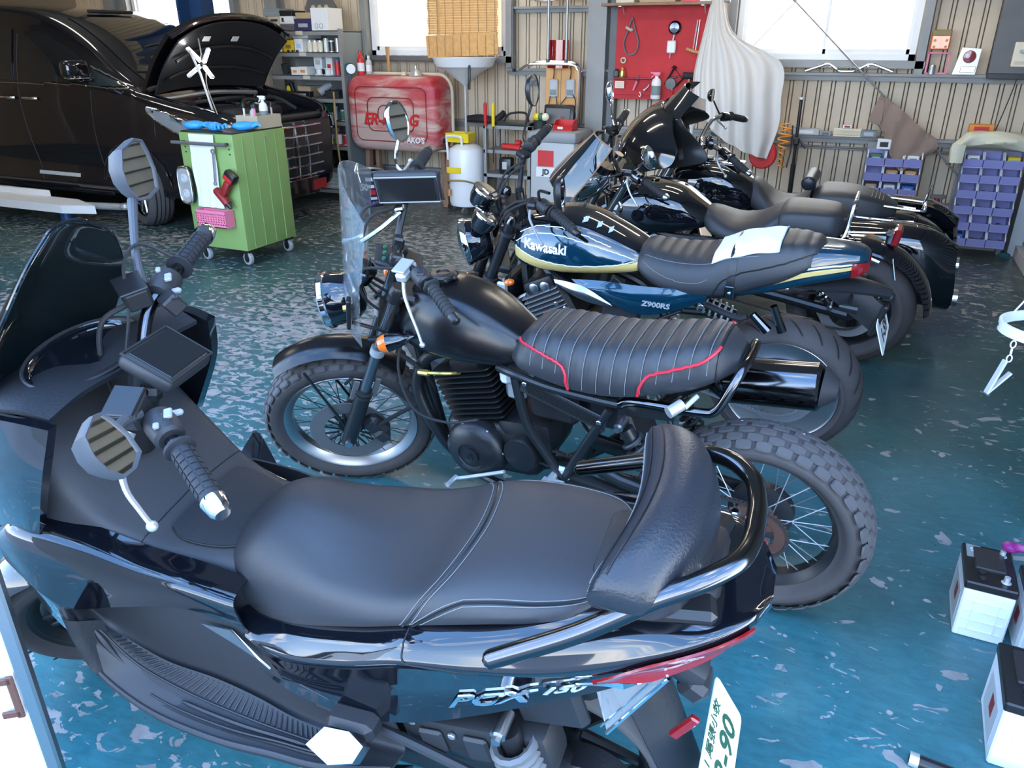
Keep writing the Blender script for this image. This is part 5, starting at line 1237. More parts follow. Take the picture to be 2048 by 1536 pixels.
    b(MB().tube([(.75, -.08, .20), (.55, -.13, .23), (.25, -.19, .30), (-.12, -.20, .38)], [.04, .04, .055, .05], n=20, seg=14), 'muffler', 'dark_chrome')
    b(MB().tube([(.37, .06, .66), (.20, .06, .60)], .028, seg=10), 'rear_shock', 'satin_black'); b(coil_mb((.37, .06, .665), (.21, .06, .60), .036, 7, .005), 'shock_spring', 'pale_metal')
    for P in ([(.12, .13, .66), (.06, .13, .60)], [(.05, .12, .70), (.01, .12, .60)]): b(MB().tube(P, [.014, .018], seg=10), 'reservoir', 'dark_chrome')
    b(MB().tube([(.30, .11, .66), (.18, .12, .63), (.14, .12, .64)], .012, n=8), 'brake_pipe', 'rubber')
    b(MB().tube([(.50, .14, .30), (.40, .20, .15), (.33, .24, .02)], .012, seg=8).box((.33, .24, .012), (.06, .04, .014), bev=.004), 'side_stand', 'satin_black')
    b(MB().tube([(.32, .10, .42), (.26, .11, .41), (.20, .11, .40)], .03, seg=10), 'chain_guard', 'plastic_black')
roadster()

# ---------------------------------------------------------------- black cruiser with sissy bar
def cruiser():
    B = Bike('cruiser_motorcycle', 'black cruiser motorcycle with smoked screen, smooth two-part seat and chrome sissy bar', .05, 4.2, 3, 8, 1.7, 30, 38)
    b, s = B.b, B.s_
    cast_wheel(b, 0, .31, .31, .195, .085, False, 7, False)
    cast_wheel(s, 1.60, .31, .31, .22, .065, False, 7, False, 'front_wheel')
    ax = B.ax; o = V((1.60, 0, .31))
    for sd in (1, -1):
        q = o+V((0, sd*.115, 0)); fk = s(MB().tube([q-ax*.03, q+ax*.30, q+ax*.32], [.03, .032, .03], seg=14), 'fork_leg', 'satin_black')
        s(MB().tube([q+ax*.32, q+ax*.72], .022, seg=14), 'fork_tube', 'fork_grey', fk); s(MB().tube([q+ax*.72, q+ax*.76], .026, seg=12), 'fork_cap', 'chrome', fk)
    g = []
    for i in range(15):
        a = R(20+i*(165-20)/14); g.append([(1.60+(.335-.025*abs(t)**3)*cos(a), .08*t, .31+(.335-.05*abs(t)**3)*sin(a)) for t in (-1, -.7, -.35, 0, .35, .7, 1)])
    s(MB().grid(g, .004), 'front_fender', 'gloss_black')
    s(MB().box(o+ax*.71-V((.02, 0, 0)), (.09, .27, .035), (0, R(-30), 0), bev=.01), 'triple_clamp', 'satin_black')
    # chrome headlight nacelle and dark screen
    hl = s(MB().lathe([(.02, -.20), (.06, -.18), (.088, -.11), (.098, -.03), (.100, 0)], (1.50, 0, .905), (1, 0, -.12), 28), 'headlight', 'chrome')
    s(MB().lathe([(.100, -.01), (.106, .0), (.104, .014), (.095, .018)], (1.50, 0, .905), (1, 0, -.12), 28), 'headlight_rim', 'chrome', hl); s(MB().lathe([(.095, .012), (.06, .03), (.002, .038)], (1.50, 0, .905), (1, 0, -.12), 28), 'headlight_lens', 'clear_lens', hl)
    g = []
    for i in range(13):
        t = i/12; c = V((lerp(1.625, 1.375, t), 0, lerp(.955, 1.19, t**.9))); hw = .155*(1-.45*t**2); g.append([c+V((-.07*q*q, hw*q, -.05*q*q)) for q in (-1, -.75, -.5, -.25, 0, .25, .5, .75, 1)])
    sc = s(MB().grid(g, .004), 'windscreen', 'smoke_screen', ang=60); s(MB().tube([r_[4]+V((.003, 0, .002)) for r_ in g], .004, seg=6).tube([r_[0] for r_ in g]+g[-1][1:]+[r_[-1] for r_ in g[::-1]][1:], .004, seg=6), 'screen_edge', 'old_wood', sc)
    hb = [(1.115, .40, 1.03), (1.20, .26, 1.055), (1.255, .17, 1.04), (1.275, .08, .97), (1.28, 0, .955)]; hb = hb+[(a, -l, z) for a, l, z in hb[-2::-1]]
    h = s(MB().tube(hb, .0125, n=50, seg=10), 'handlebar', 'dark_chrome')
    for sd in (1, -1):
        grip_set(s, (1.185, sd*.275, 1.052), (1.115, sd*.40, 1.03), .0185, 'rubber', 'rings', 'chrome', h)
        s(switch_mb((1.21, sd*.24, 1.052), (-.5, sd*.85, -.1), .027, .055), 'switch_box', 'dark_chrome', h)
        s(MB().box((1.24, sd*.19, 1.065), (.05, .065, .035), (0, 0, -sd*.5), bev=.008), 'lever_perch', 'satin_black', h)
        s(MB().box((1.245, sd*.185, 1.086), (.052, .06, .006), (0, 0, -sd*.5), bev=.002), 'reservoir_lid', 'dark_chrome', h)
        s(lever_mb([(1.25, sd*.21, 1.045), (1.265, sd*.245, 1.03), (1.26, sd*.295, 1.0), (1.25, sd*.33, .985), (1.24, sd*.355, .968)], .0062, .009), 'lever', 'pale_metal', h)
        s(MB().tube([(1.24, sd*.16, 1.04), (1.34, sd*.13, 1.0), (1.37, sd*.06, .90), (1.30, sd*.03, .80)], .0055, n=20, seg=7), 'cable', 'rubber', h)
        round_mirror(s, (1.195, sd*.405, 1.27 if sd > 0 else 1.165), (-.9, -sd*.30, .10), .052, [(1.225, sd*.215, 1.08), (1.225, sd*.25, 1.11), (1.215, sd*.32, 1.14 if sd < 0 else 1.18), (1.205, sd*.37, 1.15 if sd < 0 else 1.23)], 'chrome', h, 1.2)
    s(MB().lathe([(.03, -.06), (.05, -.05), (.06, -.01), (.06, 0), (.055, .006), (.002, .006)], (1.33, 0, 1.0), (-.55, 0, .83), 22), 'speedometer', 'gloss_black')
    T = Surf([(1.315, [(0, .80), (.03, .795), (.045, .765), (.03, .735), (0, .73)]), (1.27, [(0, .842), (.07, .83), (.11, .775), (.10, .695), (0, .685)]), (1.16, [(0, .876), (.10, .86), (.155, .785), (.145, .665), (0, .655)]), (1.03, [(0, .890), (.11, .872), (.168, .79), (.155, .65), (0, .64)]),
              (.90, [(0, .868), (.10, .85), (.15, .78), (.14, .66), (0, .65)]), (.79, [(0, .80), (.07, .79), (.11, .745), (.105, .675), (0, .67)]), (.72, [(0, .75), (.04, .745), (.06, .72), (.06, .69), (0, .685)])], nv=16)
    tk = b(T.mb(40), 'fuel_tank', 'gloss_black', ang=60)
    for sd in (1, -1):
        p, nn = T.on(1.215, .765, sd); em = b(MB().lathe([(.040, -.006), (.040, .004), (.034, .007), (.030, .004), (.002, .004)], p, nn, 26), 'tank_emblem', 'chrome', tk)
        b(MB().add_m(MB().prism([(-.018, -.014), (.020, -.014), (.010, .0), (.020, .010), (-.002, .018), (-.006, .004), (-.018, .006)], .004), frame(p+nn*.006, (-sd, 0, 0), (0, 0, 1))), 'emblem_wing', 'emblem_white', em, ang=0)
    p = T.pt(T.u_of(1.10), 2.5); b(MB().box(p+V((0, 0, .002)), (.035, .028, .001), (-.3, 0, 0)), 'warning_sticker', 'pink', tk, ang=0)
    b(MB().lathe([(.035, -.01), (.035, .008), (.028, .012), (.002, .013)], (1.06, 0, .888), (0, 0, 1), 22), 'fuel_cap', 'dark_chrome', tk)
    Sx = Surf([(.765, [(0, .77), (.04, .768), (.07, .74), (.07, .70), (0, .695)]), (.71, [(0, .772), (.07, .762), (.115, .725), (.12, .665), (0, .66)]), (.60, [(0, .735), (.10, .727), (.155, .70), (.16, .65), (0, .645)]), (.50, [(0, .745), (.105, .738), (.162, .71), (.165, .66), (0, .655)]), (.42, [(0, .792), (.10, .782), (.15, .74), (.155, .67), (0, .665)]), (.375, [(0, .812), (.08, .805), (.125, .77), (.13, .68), (0, .675)])], nv=14)
    b(Sx.mb(40), 'rider_seat', 'seat_vinyl', ang=60)
    Px = Surf([(.395, [(0, .79), (.08, .785), (.11, .76), (.115, .685), (0, .68)]), (.36, [(0, .825), (.095, .818), (.135, .785), (.14, .685), (0, .68)]), (.25, [(0, .830), (.095, .823), (.132, .79), (.138, .688), (0, .683)]), (.14, [(0, .826), (.09, .818), (.12, .785), (.125, .70), (0, .695)]), (.095, [(0, .81), (.07, .803), (.09, .775), (.095, .71), (0, .705)]), (.075, [(0, .78), (.03, .778), (.045, .76), (.045, .725), (0, .72)])], nv=14)
    b(Px.mb(30), 'pillion_seat', 'seat_vinyl', ang=60)
    sis = [(.19, .115, .685), (.09, .12, .70), (.065, .115, .735), (.05, .09, .86), (.048, .05, .875), (.048, 0, .877)]; sis = sis+[(a, -l, z) for a, l, z in sis[-2::-1]]
    b(MB().tube(sis, .0085, n=60, seg=10), 'sissy_bar', 'chrome')
    for sd in (1, -1): b(MB().tube([(.065, sd*.115, .74), (-.10, sd*.09, .745), (-.13, sd*.07, .75)], .006, n=10, seg=8), 'rack_strut', 'chrome')
    g = []
    for i in range(21):
        a = R(25+i*(175-25)/20); rr = .375; g.append([(0+(rr-.03*abs(t)**4)*cos(a)*1.0, .095*t, .31+(rr-.05*abs(t)**4)*sin(a)) for t in (-1, -.8, -.5, -.2, .2, .5, .8, 1)])
    b(MB().grid(g, .005), 'rear_fender', 'gloss_black', ang=60)
    for sd in (1, -1): b(MB().tube([(.28, sd*.108, .62), (.10, sd*.11, .66), (-.10, sd*.11, .60)], [.012, .02, .014], n=14, seg=10, sq=(1, .5)), 'fender_strut', 'chrome')
    tl = b(MB().box((-.155, 0, .705), (.035, .10, .085), (0, -.15, 0), bev=.008), 'tail_light', 'red_lens'); b(MB().box((-.135, 0, .695), (.05, .085, .06), bev=.01), 'lamp_base', 'chrome', tl)
    plate(B, 'licence_plate', '尾張小牧', '97-26', (-.172, 0, .565), (.25, 0, .97), (0, -1, 0), .20, .11, ink='ink_black', parent=B.root)
    b(MB().box((-.15, 0, .58), (.02, .10, .10), (0, -.25, 0), bev=.006), 'plate_bracket', 'satin_black')
    for sd in (1, -1):
        t_ = b(MB().tube([(-.03, sd*.09, .64), (-.03, sd*.15, .63)], .007), 'rear_signal', 'chrome'); b(MB().tube([(.0, sd*.165, .63), (-.05, sd*.165, .63)], [.02, .024], seg=14), 'signal_lens', 'amber_lens', t_)
        b(MB().tube([(.60, sd*.12, .40), (.3, sd*.12, .36), (0, sd*.12, .31)], .026, seg=10), 'swing_arm', 'satin_black')
        shock(B, (.26, sd*.135, .60), (.08, sd*.135, .36), .028, 8, spring='chrome')
        b(MB().tube([(1.30, sd*.03, .78), (1.0, sd*.10, .64), (.70, sd*.12, .63), (.3, sd*.11, .60)], .019, n=20, seg=8).tube([(1.32, sd*.02, .70), (1.20, sd*.11, .42), (1.05, sd*.13, .22), (.6, sd*.13, .22)], .019, n=20, seg=8), 'frame_tube', 'satin_black')
    en = b(MB().box((.90, 0, .36), (.46, .26, .22), bev=.05, seg=2), 'engine', 'engine_black')
    for tilt, c in ((.45, (.99, 0, .52)), (-.45, (.82, 0, .52))):
        d = V((sin(tilt), 0, cos(tilt))); c = V(c); b(fins_mb(c-d*.07, c+d*.07, .11, .085, 7, .005), 'cylinder_fins', 'engine_black', en); b(MB().box(c+d*.09, (.12, .17, .05), (0, tilt, 0), bev=.015), 'cylinder_head', 'chrome', en)
    for sd in (1, -1): b(MB().lathe([(.10, -.04), (.10, 0), (.085, .02), (.002, .03)], (.80, sd*.13, .36), (0, sd, 0), 26), 'crankcase_cover', 'chrome', en)
    b(MB().box((.62, .10, .55), (.18, .06, .14), bev=.02), 'side_cover', 'gloss_black'); b(MB().box((.62, -.10, .55), (.18, .06, .14), bev=.02), 'side_cover', 'gloss_black')
    b(MB().tube([(.95, -.12, .45), (1.0, -.17, .30), (.7, -.18, .25), (.2, -.19, .28), (-.25, -.19, .30)], [.022, .024, .03, .045, .045], n=30, seg=12), 'exhaust', 'chrome')
    b(MB().tube([(.55, .13, .25), (.48, .2, .12), (.42, .23, .02)], .012, seg=8), 'side_stand', 'satin_black')
    b(chain_mb([(.62, .10, .36), (.3, .10, .39), (0, .10, .40), (-.09, .10, .31), (0, .10, .22), (.3, .10, .26), (.62, .10, .31)], n=50), 'drive_chain', 'chain')['kind'] = 'stuff'
cruiser()

# ---------------------------------------------------------------- black touring bike with batwing fairing
def tourer():
    B = Bike('touring_motorcycle', 'big black touring motorcycle with batwing fairing and saddlebags, furthest in the row', .2, 5.15, 3, 8, 1.75, 28, 16)
    b, s = B.b, B.s_
    cast_wheel(b, 0, .32, .32, .205, .085, False, 9, False)
    cast_wheel(s, 1.62, .32, .32, .23, .065, False, 9, False, 'front_wheel')
    ax = B.ax; o = V((1.62, 0, .32))
    for sd in (1, -1): s(MB().tube([o+V((0, sd*.12, 0))-ax*.03, o+V((0, sd*.12, 0))+ax*.36], .034, seg=14).tube([o+V((0, sd*.12, 0))+ax*.36, o+V((0, sd*.12, 0))+ax*.72], .026, seg=14), 'fork_leg', 'chrome')
    g = []
    for i in range(15):
        a = R(10+i*(170-10)/14); g.append([(1.62+(.35-.03*abs(t)**3)*cos(a), .09*t, .32+(.35-.06*abs(t)**3)*sin(a)) for t in (-1, -.7, -.35, 0, .35, .7, 1)])
    s(MB().grid(g, .004), 'front_fender', 'gloss_black')
    # batwing fairing: outer shell of revolution-like rows, wings drooping at the sides
    fr_ = []
    for t, f0, z0 in ((0, 1.66, .86), (.18, 1.665, .95), (.4, 1.62, 1.04), (.62, 1.55, 1.12), (.8, 1.47, 1.175), (1, 1.40, 1.20)):
        hw = [.20, .33, .40, .36, .25, .17][[0, .18, .4, .62, .8, 1].index(t)]; dz = [0, -.02, -.05, -.05, -.02, -.005][[0, .18, .4, .62, .8, 1].index(t)]; df = [.05, .20, .30, .26, .15, .08][[0, .18, .4, .62, .8, 1].index(t)]
        fr_.append([(f0-df*abs(q)**2.2, hw*q, z0+dz*abs(q)**1.5) for q in (-1, -.8, -.6, -.4, -.2, 0, .2, .4, .6, .8, 1)])
    fa = s(sheet_rows(fr_, 30, 26, .02), 'fairing', 'gloss_black', ang=60)
    inn = [[(a-.035, l*.93, z+.0) for a, l, z in r_] for r_ in fr_[1:]]
    s(sheet_rows([inn[0], [(a-.14, l*.95, z-.01) for a, l, z in inn[1]], [(a-.13, l*.95, z-.03) for a, l, z in inn[2]], [(a-.04, l, z) for a, l, z in inn[3]], inn[4]], 24, 12, .01), 'inner_fairing', 'satin_black', fa, ang=60)
    g = []
    for i in range(11):
        t = i/10; hw = lerp(.19, .135, t**1.5); c = V((lerp(1.42, 1.27, t), 0, lerp(1.185, 1.335, t))); g.append([c+V((-.09*q*q, hw*q, -.03*q*q)) for q in (-1, -.75, -.5, -.25, 0, .25, .5, .75, 1)])
    s(MB().grid(g, .005), 'windscreen', 'glass_dark', fa, ang=60); s(MB().tube(g[0], .010, seg=8), 'screen_trim', 'chrome', fa)
    s(MB().box((1.20, -.02, 1.215), (.13, .21, .012), (.0, -.35, 0), bev=.004).box((1.25, -.02, 1.25), (.012, .21, .10), (0, -.3, 0), bev=.003), 'dash_visor', 'satin_black', fa)
    hl = s(MB().lathe([(.10, -.05), (.11, 0), (.108, .02), (.095, .025)], (1.67, 0, .90), (1, 0, .05), 26), 'headlight', 'chrome', fa); s(MB().lathe([(.096, .02), (.05, .045), (.002, .05)], (1.67, 0, .90), (1, 0, .05), 26), 'headlight_lens', 'clear_lens', fa)
    for sd in (1, -1): s(MB().lathe([(.055, -.03), (.058, 0), (.05, .006), (.04, .0), (.002, .0)], (1.25, sd*.25, .985), (-1, 0, .25), 22), 'speaker', 'plastic_black', fa)
    hb = [(.885, .42, .955), (1.0, .32, 1.02), (1.09, .22, 1.035), (1.15, .10, .98), (1.16, 0, .96)]; hb = hb+[(a, -l, z) for a, l, z in hb[-2::-1]]
    h = s(MB().tube(hb, .0135, n=50, seg=10), 'handlebar', 'chrome')
    for sd in (1, -1):
        grip_set(s, (.98, sd*.34, 1.01), (.885, sd*.425, .955), .02, 'rubber', 'rings', 'chrome', h); s(switch_mb((1.015, sd*.305, 1.02), (-.6, sd*.75, -.3), .028, .06), 'switch_box', 'gloss_black', h)
        s(lever_mb([(1.05, sd*.28, 1.01), (1.06, sd*.32, .995), (1.04, sd*.36, .96), (1.02, sd*.375, .935), (1.005, sd*.385, .915)], .007, .010), 'lever', 'pale_metal', h)
        round_mirror(s, (1.10, sd*.40, 1.13), (-.93, -sd*.2, .0), .05, [(1.04, sd*.28, 1.03), (1.07, sd*.34, 1.07), (1.09, sd*.38, 1.10)], 'gloss_black', h, .8)
    T = Surf([(1.33, [(0, .80), (.04, .79), (.05, .76), (.04, .72), (0, .71)]), (1.26, [(0, .845), (.09, .83), (.13, .77), (.12, .68), (0, .67)]), (1.12, [(0, .872), (.12, .855), (.175, .78), (.165, .645), (0, .63)]), (.98, [(0, .862), (.115, .845), (.168, .77), (.16, .62), (0, .61)]), (.84, [(0, .80), (.09, .785), (.13, .72), (.125, .61), (0, .60)]), (.74, [(0, .72), (.05, .71), (.075, .67), (.075, .61), (0, .60)])], nv=16)
    tk = b(T.mb(36), 'fuel_tank', 'gloss_black', ang=60)
    for sd in (1, -1):
        for tx, z, sz in (('Harley-', .735, .030), ('Davidson', .702, .038)):
            tm = text(tx, sz, .0008, shear=.3, bold=.0005); em = MB()
            for q in tm.v:
                f = 1.02-q.x*(1 if sd > 0 else -1); p, nn = T.on(f, z+q.y, sd); em.v.append(p+nn*(.002+q.z))
            em.f = tm.f; b(em, 'tank_script', 'chrome', tk, ang=0)
    b(MB().box((1.02, 0, .868), (.30, .09, .025), (0, -.02, 0), bev=.01, seg=2).lathe([(.035, 0), (.035, .01), (.002, .012)], (1.10, 0, .885), (0, 0, 1), 20), 'tank_console', 'chrome', tk)
    Sx = Surf([(.84, [(0, .75), (.04, .745), (.06, .72), (.06, .68), (0, .67)]), (.79, [(0, .785), (.06, .775), (.10, .72), (.11, .63), (0, .62)]), (.68, [(0, .69), (.10, .685), (.15, .66), (.16, .59), (0, .58)]), (.58, [(0, .655), (.13, .655), (.185, .64), (.19, .58), (0, .57)]), (.50, [(0, .69), (.12, .69), (.165, .665), (.175, .58), (0, .57)]), (.455, [(0, .76), (.10, .752), (.14, .71), (.15, .60), (0, .59)])], nv=14)
    b(Sx.mb(36), 'rider_seat', 'seat_vinyl', ang=60)
    Px = Surf([(.44, [(0, .74), (.10, .735), (.14, .70), (.145, .60), (0, .59)]), (.38, [(0, .765), (.11, .76), (.15, .725), (.155, .60), (0, .59)]), (.22, [(0, .765), (.105, .758), (.14, .72), (.145, .61), (0, .60)]), (.08, [(0, .735), (.085, .728), (.11, .695), (.115, .62), (0, .61)]), (-.02, [(0, .69), (.04, .685), (.06, .665), (.06, .63), (0, .62)])], nv=14)
    px = b(Px.mb(30), 'pillion_seat', 'seat_vinyl', ang=60)
    b(MB().tube([(.475, -.10, .80), (.475, .10, .80)], .042, seg=18).ball((.475, .10, .80), .042, 12, (1, .5, 1)).ball((.475, -.10, .80), .042, 12, (1, .5, 1)), 'rider_backrest', 'leather')
    for q in range(4):
        b(MB().tube([Px.pt(Px.u_of(.12-.02*q), k)+V((0, 0, .001)) for k in range(-3, 4)], .0025, seg=5), 'seat_stitching', 'satin_black', px)
    g = []
    for i in range(21):
        a = R(30+i*(180-30)/20); g.append([((.39-.03*abs(t)**4)*cos(a), .11*t, .32+(.39-.05*abs(t)**4)*sin(a)*.85) for t in (-1, -.8, -.5, -.2, .2, .5, .8, 1)])
    b(MB().grid(g, .005), 'rear_fender', 'gloss_black', ang=60)
    for sd in (1, -1):
        bag = b(sheet_rows([[(.24, sd*.17, .58), (.0, sd*.17, .59), (-.20, sd*.17, .57), (-.32, sd*.18, .49)], [(.26, sd*.27, .585), (.0, sd*.285, .59), (-.20, sd*.28, .575), (-.34, sd*.25, .50)], [(.25, sd*.30, .48), (.0, sd*.305, .46), (-.22, sd*.30, .42), (-.37, sd*.26, .36)], [(.18, sd*.28, .34), (.0, sd*.285, .31), (-.22, sd*.28, .27), (-.38, sd*.24, .24)], [(.16, sd*.17, .33), (.0, sd*.17, .30), (-.22, sd*.17, .27), (-.36, sd*.18, .24)]], 24, 24, -.06 if sd > 0 else .06), 'saddlebag', 'gloss_black', ang=50)
        b(MB().tube([(.25, sd*.29, .535), (.0, sd*.298, .54), (-.20, sd*.294, .52), (-.35, sd*.255, .455)], .003, n=20, seg=6), 'bag_seam', 'ink_black', bag)
        b(MB().tube([(.80, sd*.14, .28), (.4, sd*.22, .24), (.0, sd*.25, .235), (-.42, sd*.25, .26)], [.03, .035, .045, .048], n=30, seg=14), 'exhaust', 'chrome')
        b(MB().tube([(.30, sd*.12, .62), (.05, sd*.14, .63), (-.12, sd*.12, .63)], .008, n=12), 'rail', 'chrome')
        b(MB().tube([(.10, sd*.13, .60), (-.02, sd*.14, .55), (-.16, sd*.13, .50)], .012, n=10), 'fender_strut', 'chrome')
    rk = b(MB().tube([(.10, .085, .70), (-.14, .085, .685), (-.165, .05, .685), (-.165, -.05, .685), (-.14, -.085, .685), (.10, -.085, .70)], .008, n=50, seg=8), 'luggage_rack', 'chrome')
    b(MB().tube([(-.15, .04, .685), (-.175, .04, .80)], .004, seg=6).tube([(-.15, -.04, .685), (-.175, -.04, .80)], .004, seg=6), 'flag_post', 'chrome', rk)
    b(MB().box((-.19, 0, .53), (.06, .12, .06), bev=.015).box((-.21, 0, .53), (.03, .10, .05), bev=.01), 'tail_lamp', 'chrome')
    for sd in (1, -1): b(MB().lathe([(.035, -.03), (.045, 0), (.04, .01), (.002, .016)], (-.20, sd*.13, .52), (-1, 0, 0), 18), 'rear_signal', 'chrome')
    en = b(MB().box((.90, 0, .36), (.46, .28, .22), bev=.05, seg=2), 'engine', 'engine_black')
    for tilt, c in ((.39, (.99, 0, .50)), (-.39, (.83, 0, .50))):
        d = V((sin(tilt), 0, cos(tilt))); c = V(c); b(fins_mb(c-d*.08, c+d*.07, .11, .09, 8, .005), 'cylinder_fins', 'alloy', en)
        for sd in (1, -1): b(MB().tube([c+d*.08+V((0, sd*.12, 0)), (.90, sd*.14, .36)], .012, seg=8), 'push_rod', 'chrome', en)
    for sd in (1, -1):
        b(MB().tube([(1.30, sd*.03, .76), (1.0, sd*.10, .62), (.6, sd*.13, .58), (.2, sd*.12, .56)], .02, n=20, seg=8).tube([(1.32, sd*.02, .70), (1.22, sd*.12, .40), (1.05, sd*.14, .20), (.5, sd*.14, .2)], .02, n=20, seg=8), 'frame_tube', 'satin_black')
        b(MB().tube([(1.17, sd*.10, .50), (1.19, sd*.28, .48), (1.17, sd*.33, .40), (1.14, sd*.28, .22), (1.12, sd*.12, .20)], .015, n=24, seg=8), 'crash_bar', 'chrome')
        b(MB().box((.98, sd*.28, .24), (.26, .10, .02), bev=.008), 'floor_board', 'rubber')
    b(MB().tube([(.5, .14, .22), (.44, .2, .12), (.38, .24, .02)], .012, seg=8), 'side_stand', 'satin_black')
tourer()
# ================================================================ black van with its bonnet up
def van():
    t = thing('van', 'large black van with its bonnet open, parked on the left of the shop', 'van', (-4.85, 5.90, 0))
    def pr(zt, lt, zs, ls, belt, lb, ll=.855): return [(0, zt), (lt, zt-.02), (ls, zs), (lb, belt), (ll+.012, .80), (ll, .50), (ll-.04, .27), (0, .22)]
    Bd = Surf([(0.0, [(0, .80), (.42, .80), (.50, .93), (.58, .90), (.62, .75), (.60, .48), (.52, .27), (0, .24)]), (-.10, [(0, .82), (.52, .82), (.62, .98), (.72, .94), (.755, .78), (.74, .48), (.68, .26), (0, .22)]),
               (-.30, [(0, .85), (.58, .85), (.68, 1.03), (.79, 1.0), (.825, .80), (.815, .48), (.77, .25), (0, .22)]), (-.70, [(0, .90), (.60, .90), (.70, 1.10), (.81, 1.07), (.855, .80), (.845, .48), (.80, .25), (0, .22)]),
               (-.93, [(0, .92), (.62, .95), (.72, 1.14), (.82, 1.11), (.86, .80), (.85, .48), (.80, .25), (0, .22)]), (-1.0, pr(1.20, .64, 1.18, .74, 1.13, .822)), (-1.25, pr(1.36, .62, 1.28, .73, 1.15, .828)), (-1.6, pr(1.60, .60, 1.46, .705, 1.16, .835)), (-1.95, pr(1.77, .60, 1.62, .70, 1.17, .84)),
               (-2.35, pr(1.85, .61, 1.70, .70, 1.18, .842)), (-3.2, pr(1.885, .62, 1.74, .705, 1.18, .842)), (-4.2, pr(1.87, .62, 1.72, .70, 1.18, .838)), (-4.75, pr(1.80, .58, 1.66, .66, 1.16, .80)), (-4.85, [(0, 1.70), (.45, 1.68), (.55, 1.55), (.64, 1.15), (.68, .8), (.68, .5), (.62, .3), (0, .28)])], nv=28)
    Bd.mb(90).build('body', 'van_paint', t, ang=50)
    def pt(mb, nm, mt, parent=t, ang=50, label=None): return mb.build(nm, mt, parent, ang=ang, label=label)
    for sd in (-1, 1):
        w1 = pt(Bd.patch([-1.52, -1.75, -2.0, -2.25], [1.22, 1.215, 1.215, 1.22], [1.36, 1.50, 1.60, 1.645], .001, .004, 6, sd), 'door_window', 'glass_dark')
        pt(Bd.patch([-2.42, -2.8, -3.2, -3.55], [1.22]*4, [1.65, 1.67, 1.675, 1.67], .001, .004, 6, sd), 'sliding_window', 'glass_dark')
        pt(Bd.patch([-1.06, -1.2, -1.35, -1.46], [1.19, 1.19, 1.195, 1.20], [1.195, 1.235, 1.285, 1.33], .001, .004, 5, sd), 'quarter_window', 'glass')
        for P in ([(-1.02, 1.175), (-1.25, 1.178), (-1.48, 1.19)], [(-1.02, 1.178), (-1.25, 1.265), (-1.48, 1.35)], [(-1.5, 1.20), (-1.9, 1.20), (-2.35, 1.205), (-2.9, 1.205), (-3.6, 1.205)]): pt(side_seam(Bd, P, .003, .007, sd, 40), 'chrome_trim', 'chrome')
        for P in ([(-1.44, 1.15), (-1.45, .8), (-1.42, .40)], [(-2.36, 1.62), (-2.36, 1.15), (-2.33, .8), (-2.25, .35)], [(-2.25, .36), (-1.9, .345), (-1.45, .34)], [(-.72, 1.04), (-.74, .80)]): pt(side_seam(Bd, P, .0005, .004, sd, 40), 'door_seam', 'ink_black')
        for f in (-2.20, -2.50):
            p, n = Bd.on(f, 1.075, sd); h = pt(MB().tube([p+n*.01+V((.09, 0, 0)), p+n*.035+V((.06, 0, 0)), p+n*.035+V((-.06, 0, 0)), p+n*.01+V((-.09, 0, 0))], .013, n=14, seg=8), 'door_handle', 'chrome')
        # mirror
        p, n = Bd.on(-1.45, 1.20, sd); m = pt(MB().box((-1.40, sd*.98, 1.33), (.13, .22, .15), (0, 0, sd*.15), bev=.045, seg=3), 'door_mirror', 'van_paint'); pt(MB().box((-1.40, sd*.885, 1.245), (.07, .12, .035), (0, 0, 0), bev=.012), 'mirror_foot', 'van_paint', m); pt(MB().box((-1.38, sd*.97, 1.262), (.12, .20, .012), bev=.004), 'mirror_trim', 'chrome', m)
        # head lamp
        hl = pt(Bd.patch([-.03, -.20, -.45, -.68, -.80], [.79, .80, .84, .93, 1.0], [.875, .90, .955, 1.01, 1.03], .002, .012, 5, sd), 'headlight', 'lamp_glass')
        pt(side_seam(Bd, [(-.03, .78), (-.2, .79), (-.45, .83), (-.68, .92), (-.80, .995)], .008, .009, sd), 'lamp_chrome', 'chrome', hl)
        pt(side_seam(Bd, [(-.05, .882), (-.2, .905), (-.45, .962), (-.7, 1.018), (-.80, 1.032)], .008, .005, sd), 'lamp_edge', 'chrome', hl)
        for q in range(4):
            p, n = Bd.on(-.10-.075*q, .855+.012*q, sd); pt(MB().ball(p+n*.014, .024, 12, (1, .6, 1)), 'projector', 'clear_lens', hl); pt(MB().ball(p+n*.014, .013, 8), 'bulb', 'chrome', hl)
        # wheels
        for f, st in ((-1.05, -.42), (-4.05, 0)):
            M = Mx.Translation((f, sd*.755, .335)) @ Mx.Rotation(st, 4, 'Z')
            tw = (tyre_mb(0, 0, .335, .235, .11, .22)).build('tyre', 'tire', t, M)
            rim_mb(0, 0, .232, .095).build('wheel_rim', 'dark_chrome', tw, M)
            m = MB()
            for k in range(10): a = 2*pi*k/10; m.tube([(.04*cos(a), sd*.06, .04*sin(a)), (.22*cos(a), sd*.07, .22*sin(a))], [.02, .014], seg=8)
            m.build('wheel_spokes', 'alloy', tw, M)
            m = MB()
            for q in (-.055, -.018, .018, .055): m.lathe([(.3355, q-.004), (.3362, q-.003), (.3362, q+.003), (.3355, q+.004)], (0, 0, 0), (0, 1, 0), 48)
            m.build('tread_grooves', 'ink_black', tw, M)
            a0 = [(f+.40*cos(a), sd*.864, .335+.40*sin(a)) for a in [pi*k/20 for k in range(21)]]; a1 = [(f+.33*cos(a), sd*.70, .335+.36*sin(a)) for a in [pi*k/20 for k in range(21)]]
            g = [[V((f, sd*.868, .335)), V((f+.395*cos(pi*k/20), sd*.868, max(.24, .335+.395*sin(pi*k/20))))] for k in range(21)]
